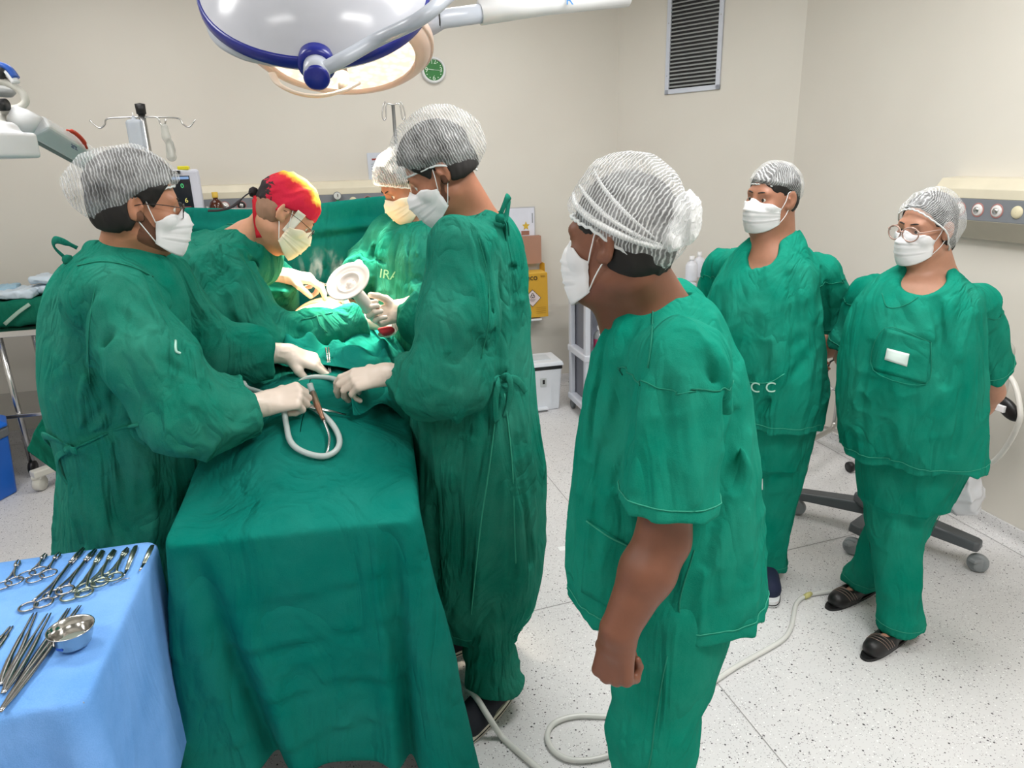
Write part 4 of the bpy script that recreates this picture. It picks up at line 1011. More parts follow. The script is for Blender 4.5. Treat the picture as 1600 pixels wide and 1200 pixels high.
# ---------------------------------------------------------------- assistant on the left in glasses
def left_assistant():
    sk = skin('skin_tan_b', rgb(178, 126, 98)); Yc = 1.98; yaw = math.atan2(.10, .99)
    T = rows([(385, 150, 222), (402, 122, 246), (425, 102, 262), (460, 88, 276), (520, 80, 284), (590, 80, 290), (650, 92, 292), (700, 104, 294), (760, 100, 300), (850, 98, 306), (950, 95, 312), (1020, 95, 316)], Yc, yaw, 1.0)
    zh = max(.30, T[-1][0])
    fx = np.array((math.cos(yaw), math.sin(yaw), 0)); rt = np.array((fx[1], -fx[0], 0))
    hc = at(216, 321, 1.95); HM = frame((.95, .31), 10, -2); nk = at(188, 398, 1.97)
    shR = at(172, 470, 1.80); elR = at(282, 650, 1.72); wrR = at(400, 633, 1.80)
    shL = at(262, 440, 2.16); elL = at(330, 548, 2.12); wrL = at(437, 552, 2.16)
    pel = np.array((T[7][1], T[7][2], 1.0)); hips, knees, anks, toes = lower(pel, fx, rt)
    fR = nrm(wrR-elR); fL = nrm(wrL-elL)
    HR = hframe((1, .1, .14), (-.12, -.62, .70)); cR = [(1.15, 1.35, .7), (1.2, 1.4, .7), (1.25, 1.4, .7), (1.3, 1.4, .7)]
    HL = hframe((.92, -.10, -.36), (.30, -.30, .80)); cL = POINT
    wR = wrR+fR*.018; wL = wrL+fL*.02
    F, lo, hi = bodyfield(T, yaw, .055, hc, HM, nk, .0, (shR, shL), (elR, elL), (wrR, wrL), (.054, .048, .042, .040, .027), hips, knees, anks, toes,
        (hand_group(wR, HR, -1, cR, (.1, .6), 1.0), hand_group(wL, HL, 1, cL, (.25, .5), .99)), (.047, .062), .96)
    body = sdfmesh('person', F, lo, hi, .0052, sk, origin=(pel[0], pel[1], 0))
    tag(body, 'person in glasses and a green gown leaning in from the left over the instrument table', 'person')
    cr = [([(140, 460), (108, 600), (112, 690)], .016, -.014), ([(160, 470), (128, 620)], .018, .011), ([(170, 520), (180, 620), (172, 680)], .016, -.016), ([(150, 560), (140, 660)], .014, -.012), ([(230, 430), (285, 540), (300, 590)], .012, -.012), ([(215, 430), (262, 520)], .012, .010),
          ([(120, 690), (200, 660)], .012, -.010), ([(112, 700), (160, 640)], .012, -.010), ([(110, 700), (128, 850)], .012, -.014), ([(150, 720), (160, 850)], .018, .010), ([(190, 730), (200, 850)], .014, -.009), ([(235, 740), (240, 850)], .016, .009),
          ([(200, 480), (290, 570)], .016, .010), ([(190, 560), (240, 650)], .014, -.010), ([(330, 600), (360, 650)], .012, .009), ([(250, 560), (350, 620)], .012, -.007), ([(94, 480), (84, 620)], .010, -.010), ([(300, 640), (330, 690)], .010, -.007)]
    armR = ([shR, shR*.5+elR*.5+np.array((0, -.01, .0)), elR+np.array((.0, 0, .0)), elR*.45+wrR*.55+np.array((0, 0, -.012)), wrR-fR*.022], [.088, .096, .092, .072, .052])
    armL = ([shL, elL, elL*.4+wrL*.6, wrL-fL*.042], [.082, .084, .070, .048])
    g, S = gown(body, T, yaw, nk, (armR, armL), zh, cr, seed=140, neck=(.060, .090), neckdir=(.05, 0, .13), lowneck=cone(nk+fx*.09+(0, 0, -.03), nk+fx*.14+(0, 0, .10), .04, .06))
    hribbon('armhole_seam', S, [(150, 440), (138, 520), (140, 600)], .0014, M_seam, g)
    hribbon('gown_belt', S, [(108, 704), (140, 690), (180, 672), (215, 664)], .0045, M_gown, g)
    hribbon('neck_facing', S, [(120, 415), (160, 408), (205, 416), (240, 432)], .0014, M_seam, g)
    hribbon('print_mark', S, [(274, 532), (275, 548), (282, 552)], .003, plain('printed_letter_white', rgb(170, 215, 200), .8), g, off=.001)
    p = hit(S, 112, 700); n = nrm((-.8, -.6, 0))
    bow(g, S, p, n, M_gown, [[(0, .0, 0), (-.02, .03, .03), (-.05, .04, .035), (-.07, .03, .01), (-.075, .02, -.01)], [(0, .01, 0), (-.02, .03, -.02), (-.03, .03, -.06), (-.025, .02, -.10)], [(0, .0, 0), (.03, .01, .005), (.06, .01, .01)]], .010)
    p = hit(S, 110, 405)
    bow(g, S, p, n, M_gown, [[(0, .0, -.01), (-.01, .025, .03), (.02, .03, .05), (.05, .02, .045), (.06, .0, .03)], [(0, .01, -.01), (-.012, .02, -.06), (-.02, .01, -.12)], [(0, .0, -.01), (.0, .03, -.04), (-.005, .02, -.09)]], .009)
    gloves(body, wR, fR, HR, -1, cR, (.1, .6), cuff=.075, cr=.036); gloves(body, wL, fL, HL, 1, cL, (.25, .5), cuff=.07, cr=.034)
    for a_, t_ in zip(anks, toes): shoe(body, a_, t_, plain('dark_canvas', rgb(24, 28, 44), .8), M_white, h=.008)
    H = Field()
    for k_, a_ in zip(knees, anks): H.add(sleeve([k_+(0, 0, .0), k_-(0, 0, .15), np.array((a_[0], a_[1], .07))], [.085, .092, .094], .04, cutn=(0, 0, -1)), .01)
    H.folds(.012, (0, .05, 1), 12, 1.4, 144); lo, hi = bounds([(a[0], a[1], .07) for a in anks]+[tuple(k) for k in knees], .14); lo[2] = .04
    sdfmesh('scrub_trousers', H, lo, hi, .012, M_gown2, body)
    hair_piece(body, hc, HM, .96, nape=-.070, temple=.034, front=.085, grow=.030); head_bits(body, hc, HM, .96); beard(body, hc, HM, .96)
    bouffant(body, hc, HM, capmat('cap_crimped_e', .15, .44, freq=44, M=HM), .99, back=.030, seed=42, size=(.096, .114, .104), rimz=(-.088, -.060, .024, .060))
    mask(body, hc, HM, .96, wide=.062, out=.006, side_y=.034)
    glasses(body, hc, HM, .96, plain('dark_frame', rgb(36, 28, 26), .25), plain('spectacle_lens', rgb(150, 150, 155), .05, **{'Alpha': .22}), r=.025, rz=.018, y=.108, z=.0, temple_z=.008)
left_assistant()
# ---------------------------------------------------------------- surgeon in the red cap, bending over the patient
def surgeon():
    sk = skin('skin_light', rgb(205, 152, 122)); yaw = math.atan2(-.08, 1.0); yaw = math.radians(-4)
    # bent torso: pelvis -> chest, leaning towards +x
    pel = np.array((-.66, 2.72, .98)); chest = np.array((-.44, 2.66, 1.36)); nk = at(388, 378, 2.60)
    hc = at(447, 334, 2.52); HM = frame((.93, .05), 44, 4)
    shR = at(345, 425, 2.42); elR = at(402, 542, 2.36); wrR = at(566, 503, 2.48)
    shL = at(372, 392, 2.84); elL = at(430, 470, 2.98); wrL = at(436, 432, 2.84)
    fx = np.array((1.0, -.05, 0)); rt = np.array((-.05, -1.0, 0))
    hips, knees, anks, toes = lower(pel, fx, rt)
    T = [(pel[2]-.02, pel[0], pel[1], .19, .15), (pel[2]+.1, pel[0]+.02, pel[1], .18, .15), (pel[2]+.25, pel[0]+.10, pel[1]-.02, .18, .145), (chest[2]+.0, chest[0], chest[1], .19, .15), (chest[2]+.09, chest[0]+.06, chest[1], .15, .13), (chest[2]+.13, chest[0]+.09, chest[1], .10, .10)]
    fR = nrm(wrR-elR); fL = nrm(wrL-elL)
    HR = hframe((.93, .15, -.12), (-.1, -.55, .8)); HL = hframe((.94, -.10, -.16), (.15, -.25, .93))
    wR = wrR+fR*.01; wL = wrL+np.array((.03, 0, 0)); cR = PINCH; cL = [(.55, .45, .25), (.6, .6, .3), (.9, .9, .5), (1.1, 1.1, .6)]
    F, lo, hi = bodyfield(T, yaw, .05, hc, HM, nk, .006, (shR, shL), (elR, elL), (wrR, wrL), (.052, .046, .040, .040, .027), hips, knees, anks, toes,
        (hand_group(wR, HR, -1, cR, (.2, .5), .98), hand_group(wL, HL, 1, cL, (.2, .5), 1.0)), (.054, .062), .99)
    F.add(cone(chest, nk, .10, .07), .05)
    body = sdfmesh('person', F, lo, hi, .0052, sk, origin=(pel[0], pel[1], 0))
    tag(body, 'person in a red and yellow tie cap with lamp glare painted on top, bending over the patient with gloved hands', 'person')
    cr = [([(320, 400), (350, 470), (372, 520)], .014, -.012), ([(350, 400), (400, 480)], .018, .010), ([(385, 400), (440, 470)], .014, -.012), ([(410, 400), (452, 465)], .014, .010), ([(300, 420), (270, 480)], .016, -.010),
          ([(330, 350), (365, 372)], .010, -.008), ([(445, 480), (470, 520)], .012, -.010), ([(420, 490), (432, 540)], .014, .009), ([(500, 490), (512, 520)], .010, -.006), ([(380, 440), (430, 500)], .012, -.008), ([(290, 390), (330, 430)], .014, .009)]
    armR = ([shR, shR*.5+elR*.5+np.array((-.01, -.02, .0)), elR+np.array((.02, -.01, .0)), elR*.45+wrR*.55+np.array((0, 0, -.01)), wrR-fR*.02], [.100, .098, .092, .070, .046])
    armL = ([shL, shL*.4+elL*.6, elL, wrL-fL*.015], [.085, .080, .070, .046])
    Tg = [(.36, pel[0], pel[1], .25, .23), (.7, pel[0]-.01, pel[1], .24, .21)]+[(z, x, y, a+.03, b+.045) for z, x, y, a, b in T]
    Tg[-1] = (Tg[-1][0], Tg[-1][1], Tg[-1][2], .12, .11)
    def ex(S): S.add(cone(chest+np.array((-.10, 0, -.02)), nk+np.array((-.03, 0, -.05)), .15, .085), .07)
    g, S = gown(body, Tg, yaw, nk, (armR, armL), .36, cr, seed=180, neck=(.060, .10), neckdir=(.10, -.01, .10), extra=ex, h=.0065)
    hribbon('neck_facing', S, [(338, 352), (362, 350), (384, 360), (405, 385)], .002, M_seam, g)
    hribbon('sleeve_seam', S, [(495, 492), (500, 508), (512, 520)], .0013, M_seam, g); hribbon('gown_belt', S, [(470, 500), (520, 488)], .0013, M_seam, g)
    p = hit(S, 318, 352); bow(g, S, p, np.array((-.4, -.9, .1)), M_gown, [[(0, 0, 0), (-.02, .02, .02), (-.05, .02, .022), (-.055, .02, 0), (-.02, .01, -.004)], [(0, 0, 0), (.02, .02, .02), (.04, .02, .025)], [(0, 0, 0), (-.03, .015, -.02), (-.055, .01, -.045)]], .009)
    gloves(body, wR, fR, HR, -1, cR, (.2, .5), cuff=.05, cr=.033); gloves(body, wL, HL[:, 1], HL, 1, cL, (.2, .5), cuff=.05, cr=.034)
    H = Field()
    for k_, a_ in zip(knees, anks): H.add(sleeve([k_+(0, 0, .06), k_-(0, 0, .15), np.array((a_[0], a_[1], .07))], [.085, .092, .094], .04, cutn=(0, 0, -1)), .01)
    H.folds(.012, (0, .05, 1), 12, 1.4, 144); lo, hi = bounds([(a[0], a[1], .07) for a in anks]+[tuple(k) for k in knees], .14); lo[2] = .04
    sdfmesh('scrub_trousers', H, lo, hi, .012, M_gown2, body)
    for a_, t_ in zip(anks, toes): shoe(body, a_, t_, plain('dark_canvas', rgb(24, 28, 44), .8), M_white, h=.008)
    # short hair, red tie cap
    hair_piece(body, hc, HM, .99, nape=-.070, temple=.0, front=.04, mat=plain('clipped_hair', rgb(150, 114, 92), .8), grow=.004); head_bits(body, hc, HM, .99)
    C = Field(); s = .99
    def L(P): return ((P-hc)@HM)/s
    C.add(lambda P: ell((0, -.014, .034), (.086, .108, .100))(L(P))*s, 0)
    C.add(lambda P: (np.interp(L(P)[:, 1], [-.11, -.055, -.02, .03, .11], [-.075, -.060, .014, .030, .036])-L(P)[:, 2])*s*.85, .006, '^')
    C.folds(.006, (.1, 1, .2), 26, 6, 7); C.folds(.004, (1, .2, .3), 40, 12, 17)
    t = NT('tie_cap_print_glare'); tc = t.n('ShaderNodeTexCoord'); mp = t.n('ShaderNodeMapping'); cc = hc-np.array((pel[0], pel[1], 0))
    mp.inputs['Location'].default_value = tuple(-cc); t.l(tc.outputs['Object'], mp.inputs[0]); v = mp.outputs[0]
    def dot(ax_, off):
        d = t.n('ShaderNodeVectorMath', operation='DOT_PRODUCT'); t.l(v, d.inputs[0]); d.inputs[1].default_value = tuple(ax_); return t.math('ADD', d.outputs['Value'], off)
    up = HM[:, 2]; fw = HM[:, 1]; n = t.noise(v, 16, 3, .6, .6); n2 = t.noise(v, 38, 4, .6, .8)
    yl = t.math('ADD', t.math('MULTIPLY', dot(up, -.085), 9.0), t.math('MULTIPLY', n, .7)); yl = t.math('ADD', yl, .10)
    col = t.ramp(yl, [(.28, rgb(196, 0, 50)), (.52, rgb(208, 26, 40)), (.66, rgb(240, 200, 60)), (.85, rgb(245, 235, 160))])  # red and yellow print; paler top is lamp glare put into the colour
    bk = t.math('ADD', t.math('MULTIPLY', dot(fw, .012), -9.0), t.math('MULTIPLY', n2, 1.3)); bk = t.math('SUBTRACT', t.math('SUBTRACT', bk, .34), t.math('MULTIPLY', dot(up, -.02), 6.0))
    mx = t.n('ShaderNodeMix', data_type='RGBA'); t.l(t.ramp(bk, [(.94, (0, 0, 0, 1)), (.98, (1, 1, 1, 1))]), mx.inputs['Factor']); t.l(col, mx.inputs[6]); mx.inputs[7].default_value = rgb(28, 18, 22)
    t.l(mx.outputs[2], t.b.inputs['Base Color']); t.b.inputs['Roughness'].default_value = .8; t.bump(t.noise(v, 40, 3), .3, .01)
    cap = sdfmesh('tie_cap', C, hc-.17, hc+.17, .0045, t.m, body)
    def hp(p): return loc(hc, HM, np.array(p)*s)
    red = plain('tie_red', rgb(205, 20, 42), .8); blk = plain('tie_black', rgb(26, 18, 22), .8)
    kn = hp((-.0, -.120, -.012)); MB().lathe(kn, [(.002, -.018), (.014, -.012), (.017, 0), (.013, .012), (.002, .018)], 14).build('cap_tie_knot', blk, cap)
    MB().tube(smoothpath([kn, kn+(-.02, -.03, -.006), kn+(-.065, -.05, -.040), kn+(-.105, -.06, -.050), kn+(-.14, -.06, -.050)], 5), [.004]*8+[.009]*13, 8, flat=.3, up=(0, -.3, 1)).build('cap_tie_tail', blk, cap)
    MB().tube(smoothpath([kn, kn+(.006, -.03, -.03), kn+(.002, -.035, -.08), kn+(.003, -.035, -.145)], 5), [.006]*4+[.012]*12, 8, flat=.25, up=(0, -1, .1)).build('cap_tie_tail', red, cap)
    hp0 = hp((.0905, .0, .030)); 
    t0 = [hit(C, 407+dx, 317+dy, off=.001) for dx, dy in ((0, 0), (18, 6), (17, 10), (-1, 4))]
    mesh('cap_tag', t0, [(0, 1, 2, 3)], M_mask, cap, solid=.001, smooth=False)
    tp = Field(); tp.add(lambda P: head_group(hc, HM, .006, s)(P), 0); tp.add(lambda P: C.base(P), .004)
    hpatch('surgical_tape', tp, [(466, 328), (478, 337), (450, 368), (441, 359)], plain('surgical_tape', rgb(238, 232, 220), .8), body, 6, 10, off=.003, solid=.001)
    mask(body, hc, HM, .99, mat=plain('mask_cream', rgb(236, 226, 200), .8), wide=.064, fat=.006)
    glasses(body, hc, HM, .99, plain('thin_metal_frame', rgb(60, 55, 55), .2, .8), plain('spectacle_lens', rgb(150, 150, 155), .05, **{'Alpha': .22}), r=.024, rz=.017, y=.108, z=-.002, th=.001, temple_z=.006)
    # forceps held in the far hand is a thing of its own (see props)
    return wR, wL
surgeon()
# ---------------------------------------------------------------- second assistant half hidden behind the tall one
def hidden_assistant():
    sk = skin('skin_tan_b', rgb(178, 126, 98)); Yc = 2.82; yaw = math.atan2(-.45, -.9)
    T = rows([(342, 622, 690), (358, 602, 706), (380, 592, 718), (430, 588, 724), (500, 588, 728), (600, 590, 730), (700, 588, 735), (780, 586, 740)], Yc, yaw, .8)
    zh = .40; T[-1] = (zh,)+T[-1][1:]; T = [t for t in T[:-1] if t[0] > zh+.05]+[T[-1]]
    fx = np.array((math.cos(yaw), math.sin(yaw), 0)); rt = np.array((fx[1], -fx[0], 0))
    hc = at(634, 288, 2.80); HM = frame((-.95, -.25), 34, 0); nk = at(650, 345, 2.84)
    shL = at(706, 390, 2.72); elL = at(700, 470, 2.62); wrL = at(648, 474, 2.60)
    shR = at(606, 372, 2.98); elR = at(572, 430, 3.02); wrR = at(556, 426, 2.86)
    pel = np.array((T[4][1], T[4][2], 1.0)); hips, knees, anks, toes = lower(pel, fx, rt)
    fL = nrm(wrL-elL); HL = hframe((-1, .05, -.10), (-.1, -.3, .9)); HR = hframe((-.55, -.5, -.5), (-.2, .3, .9)); cL = PINCH
    F, lo, hi = bodyfield(T, yaw, .05, hc, HM, nk, .002, (shL, shR), (elL, elR), (wrL, wrR), (.050, .046, .040, .038, .027), hips, knees, anks, toes,
        (hand_group(wrL, HL, 1, cL, (.2, .5), .98), hand_group(wrR, HR, -1, REL, (.2, .5), .95)), (.056, .064), 1.0)
    body = sdfmesh('person', F, lo, hi, .006, sk, origin=(pel[0], pel[1], 0))
    tag(body, 'person in a brightly lit green gown, half hidden behind the tall one, hooded', 'person')
    cr = [([(640, 370), (636, 460)], .010, -.010), ([(652, 370), (654, 460)], .010, .009), ([(622, 370), (612, 460)], .012, -.010), ([(580, 400), (600, 410)], .010, -.008), ([(560, 400), (585, 380)], .010, .008)]
    armL = ([shL, elL, elL*.4+wrL*.6, wrL], [.078, .076, .060, .040]); armR = ([shR, shR*.5+elR*.5, elR, elR*.4+wrR*.6, wrR], [.080, .084, .080, .062, .046])
    g, S = gown(body, T, yaw, nk, (armL, armR), zh, cr, seed=220, neck=(.05, .08), h=.007)
    p = hit(S, 609, 430, off=.002); n = S.grad(p[None])[0]; ex = nrm(np.cross((0, 0, 1), n)); ey = np.cross(n, ex)
    text_mesh('printed_letters', 'IRA', plain('printed_letter_faded', rgb(150, 205, 165), .8), g, p+n*.006, nrm(np.array((.9, .1, -.25))), nrm(np.array((.2, -.1, .97))), .050)
    gloves(body, wrL, fL, HL, 1, cL, (.2, .5), cuff=.05, cr=.032); gloves(body, wrR, HR[:, 1], HR, -1, REL, (.2, .5), mat=plain('blue_glove', rgb(110, 190, 200), .35), cuff=.04, cr=.034, h=.004)
    for a_, t_ in zip(anks, toes): shoe(body, a_, t_, plain('dark_canvas', rgb(24, 28, 44), .8), M_white, h=.009)
    hair_piece(body, hc, HM, 1.0, nape=-.070, temple=.018, front=.060); head_bits(body, hc, HM, 1.0)
    bouffant(body, hc, HM, capmat('cap_crimped_f', .26, .46, freq=44, M=HM), 1.0, back=.02, seed=52, size=(.098, .116, .108), rimz=(-.08, -.06, -.05, .055))
    mask(body, hc, HM, 1.0, mat=plain('mask_cream', rgb(236, 226, 200), .8), wide=.068, out=.006)
hidden_assistant()
# ---------------------------------------------------------------- operating table, patient, drapes
FOOT = np.array((-.165, 1.49)); AX = nrm((.075, 1.0)); SD = np.array((AX[1], -AX[0])); HALF = .288
def st(x, y):
    q = np.stack([np.asarray(x)-FOOT[0], np.asarray(y)-FOOT[1]], -1); return q@SD, q@AX
def xy(s, t): return FOOT[0]+SD[0]*s+AX[0]*t, FOOT[1]+SD[1]*s+AX[1]*t
def Htop(x, y):
    s, t = st(x, y); b = np.interp(t, [-.05, 0, .12, .3, .5, .8, 1.05, 1.3, 1.55], [.0, .005, .055, .13, .165, .215, .235, .225, .18])
    cr = np.clip(1-np.abs(s/.33)**3.2, 0, 1); g = .018*np.cos(s*15)*np.clip(1-t/.9, 0, 1)
    n = (vnoise(np.stack([s*3, t*9, s*0], -1).reshape(-1, 3), 3).reshape(np.shape(s))-.5)*.030
    n2 = (vnoise(np.stack([s*9+t*5, t*16, s*0+4], -1).reshape(-1, 3), 8).reshape(np.shape(s))-.5)*.014
    return .885+b*cr+(g+n+n2)*np.clip(t/.15, 0, 1)*np.clip((HALF+.03-np.abs(s))/.12, 0, 1)
def top(px, py, off=.0):
    "first point of the draped table top on the sight line px, py"
    d = FWD+CR*(px-800)/FPX+CU*(600-py)/FPX; t = 1.0+np.arange(900)*.003; P = CPOS+t[:, None]*d
    m = P[:, 2] < Htop(P[:, 0], P[:, 1])+off; return P[int(np.argmax(m))]
tb = thing('operating_table', 'operating table under the green drapes, its column and base in shadow', 'operating table', (*xy(0, .9), 0))
cx, cy = xy(0, .95); RT = np.array([[SD[0], AX[0], 0], [SD[1], AX[1], 0], [0, 0, 1]])
MB().box((*xy(0, .88), .825), (.52, 1.7, .05), RT).build('tabletop', M_steel_dk, tb, bevel=.008, smooth=False)
MB().box((*xy(0, .88), .865), (.50, 1.68, .045), RT).build('mattress', M_black, tb, bevel=.015, smooth=False)
MB().box((cx, cy, .45), (.26, .34, .70), RT).build('column', M_steel_dk, tb, bevel=.02, smooth=False)
MB().box((*xy(0, .8), .07), (.42, .95, .10), RT, .9).build('base', M_white, tb, bevel=.02, smooth=False)
for s_ in (-1, 1):
    for t_ in (.40, 1.2):
        x, y = xy(s_*.17, t_); MB().lathe((x, y, .03), [(.028, -.014), (.030, -.008), (.030, .008), (.028, .014)], 18, axis=(1, 0, 0)).build('wheel', M_black, tb)
# patient
def patient():
    sk = skin('skin_patient', rgb(225, 165, 125)); F = Field()
    P = lambda s, t, z: np.array((*xy(s, t), z))
    F.add(ell(P(0, 1.12, 1.085), (.165, .24, .125), RT), 0); F.add(ell(P(0, 1.42, 1.07), (.17, .22, .11), RT), .06); F.add(ell(P(0, .88, .99), (.16, .17, .09), RT), .06)
    for s_ in (-1, 1):
        limb(F, [P(.085*s_, .80, .96), P(.09*s_, .50, .945), P(.08*s_, .26, .925)], [.066, .046, .032], .04); F.add(cone(P(.08*s_, .25, .915), P(.13*s_, .16, .912), .026, .018), .02)
        F.add(cone(P(.17*s_, 1.50, 1.04), P(.225*s_, 1.22, .98), .045, .04), .04); F.add(cone(P(.225*s_, 1.22, .98), P(.235*s_, .98, .945), .036, .025), .02)
        F.add(hand_group(P(.235*s_, .98, .945), hframe((0, -1, 0), (s_*.3, 0, 1)), -s_, REL), .01)
    F.add(cone(P(0, 1.56, 1.07), P(0, 1.70, 1.07), .06, .055), .04)
    hm = np.stack([np.array((-SD[0], -SD[1], 0)), np.array((0, 0, 1.0)), np.array((AX[0], AX[1], 0))], 1)
    F.add(head_group(P(0, 1.80, 1.06), hm), .02)
    lo, hi = bounds([P(-.8, 0, .9), P(.8, 1.95, 1.2)], .1)
    b = sdfmesh('person', F, lo, hi, .007, sk, origin=(*xy(0, 1), .93)); tag(b, 'patient lying on the table under green drapes, only the brightly lit belly bare', 'person')
    hair_piece(b, P(0, 1.80, 1.06), hm, 1.0, h=.009)
    return F
PF = patient()
WX, WY = at(478, 470, 2.62)[:2]
# big drape over the legs: perimeter skirt + top
def leg_drape():
    per = []; nrmls = []; R_ = .05
    def corner(s0, t0, a0, a1):
        for a in np.linspace(a0, a1, 12): per.append((s0+R_*math.cos(a), t0+R_*math.sin(a))); nrmls.append((math.cos(a), math.sin(a)))
    for t in np.linspace(1.02, .08, 40): per.append((-HALF, t)); nrmls.append((-1, 0))
    corner(-HALF+R_, R_, PI, 1.5*PI)
    for s in np.linspace(-HALF+R_+.01, HALF-R_-.01, 44): per.append((s, 0)); nrmls.append((0, -1))
    corner(HALF-R_, R_, 1.5*PI, 2*PI)
    for t in np.linspace(.08, 1.02, 40): per.append((HALF, t)); nrmls.append((1, 0))
    per = np.array(per); N = np.array(nrmls); n = len(per); V = []; nv = 34; nt = 22
    arc = np.concatenate([[0], np.cumsum(np.linalg.norm(np.diff(per, axis=0), axis=1))]); cL, cR_ = arc[46], arc[n-46]
    aL = arc[40+6]; aR = arc[n-40-7]
    for j in range(nv):                                        # skirt bottom -> top edge
        v = 1-j/(nv-1)
        for i in range(n):
            s, t = per[i]; x, y = xy(s, t); z1 = float(Htop(np.array([x]), np.array([y]))[0]); a = arc[i]
            front = np.exp(-((a-(aL+aR)/2)/(.30))**6)
            zb = .215*front+(1-front)*.03+.014*math.sin(a*7)
            if a > aR-.0: zb = .03+.10*max(0, a-aR-.1)
            if a < aL: zb = .16+.02*math.sin(a*9)
            z = z1+(zb-z1)*v
            fl = .010*v**.8+.016*v*math.sin(a*17+1.0)*(1-.7*front)
            fl += .085*v*math.exp(-((a-aL+.03)/.040)**2)-.075*v**.7*math.exp(-((a-aL-.045-.10*v)/.028)**2)+.035*v*math.exp(-((a-aL-.10-.12*v)/.035)**2)
            fl += .120*v*math.exp(-((a-aR-.02)/.055)**2)-.070*v**.7*math.exp(-((a-aR+.055)/.020)**2)+.028*v*math.exp(-((a-aR+.10)/.03)**2)
            fl += -.030*v*math.exp(-((a-aL+.16)/.03)**2)+.02*v*math.exp(-((a-aL+.24)/.04)**2)
            for zc, am, ph in ((.74, .006, 0), (.60, .009, 1), (.455, .008, 2), (.33, .009, .5), (.235, .007, 3)):
                w0 = z-zc-.022*math.sin(a*5+ph)-.012*math.sin(a*13+ph); fl += am*1.3*(math.exp(-(w0/.007)**2)-.7*math.exp(-((w0+.020)/.012)**2))*front
            fl += (vnoise(np.array([[a*5, z*9, 1.3]]), 6)[0]-.5)*.014*min(1, v*5)
            nn = N[i]; w_ = SD*nn[0]+AX*nn[1]; V.append((x+w_[0]*fl, y+w_[1]*fl, z))
    for j in range(1, nt):
        u = j/(nt-1)
        for i in range(n):
            s, t = per[i]; s2 = s*(1-u); tc = max(t, 0)+(max(.28, t)-t)*u if t < .28 else t
            x, y = xy(s2, tc); V.append((x, y, float(Htop(np.array([x]), np.array([y]))[0])))
    Fq = [(j*n+i, (j+1)*n+i, (j+1)*n+i+1, j*n+i+1) for j in range(nv+nt-2) for i in range(n-1)]
    o = mesh('surgical_drape', V, [f[::-1] for f in Fq], M_drape, solid=.002, subd=1)
    return tag(o, 'long green drape over the legs, falling to the floor at the table foot', 'drape')
leg_drape()
def cloth_grid(name, fn, nu, nv, mat, label, cat='drape', group=None, solid=.002, subd=1, parent=None):
    V = [fn(i/nu, j/nv) for j in range(nv+1) for i in range(nu+1)]
    F = [(j*(nu+1)+i, j*(nu+1)+i+1, (j+1)*(nu+1)+i+1, (j+1)*(nu+1)+i) for j in range(nv) for i in range(nu)]
    o = mesh(name, V, F, mat, parent, solid=solid, subd=subd)
    return tag(o, label, cat, group) if parent is None else o
def N1(a, b, c=0.0, s=0): return float(vnoise(np.array([[a, b, c]]), s)[0])
def field_drape(u, v):
    s = -.40+.86*u; t = .70+.95*v
    x, y = xy(min(max(s, -.31), .31), t); z = float(Htop(np.array([x]), np.array([y]))[0])+.014
    over = max(0, abs(s)-.30)
    x, y = xy(math.copysign(min(abs(s), .30)+over*.25, s), t)
    z -= over*2.3
    r = 1-abs(2*N1(s*9+t*5, t*5-s*6, 2, 4)-1); r2 = 1-abs(2*N1(s*18-t*8, t*10, 5, 7)-1)
    fade = min(1, v*7+.3)
    z += (.075*r**3+.034*r2**3-.020)*fade*math.exp(-max(0, t-1.0)/.22)
    d = math.hypot((x-WX)/.20, (y-WY)/.17)
    z -= .06*max(0, 1-d**3)
    y -= .05*math.sin(s*6+.5)*(1-v)+(.06*(s+.1)*(1-v))
    return (x, y, z)
cloth_grid('surgical_drape', field_drape, 64, 64, M_drape, 'crumpled green drape around the opening over the belly', subd=1)
def side_flap(u, v):                                            # loose corner hanging beside the tall person
    a = top(548, 612, .02); b = top(640, 600, .02); x = a+(b-a)*u
    return tuple(x+np.array((.07*u*v, -.17*v+.02*math.sin(u*9), .020-.02*v-.13*v*u*u+.020*math.sin(u*11+v*4))))
cloth_grid('surgical_drape', side_flap, 20, 14, M_drape, 'loose green drape corner folded over beside the tall person', subd=1)
def back_flap(u, v):
    A_, B_, C_, D_ = at(40, 703, 2.45), at(90, 603, 2.55), at(150, 640, 2.5), at(150, 790, 2.4)
    p = (A_*(1-u)+D_*u)*(1-v)+(B_*(1-u)+C_*u)*v
    return tuple(p+np.array((0, .012*math.sin(v*16+u*2), 0)))
cloth_grid('surgical_drape', back_flap, 18, 18, M_drape_dk, 'green drape corner sticking out behind the left person', subd=1)
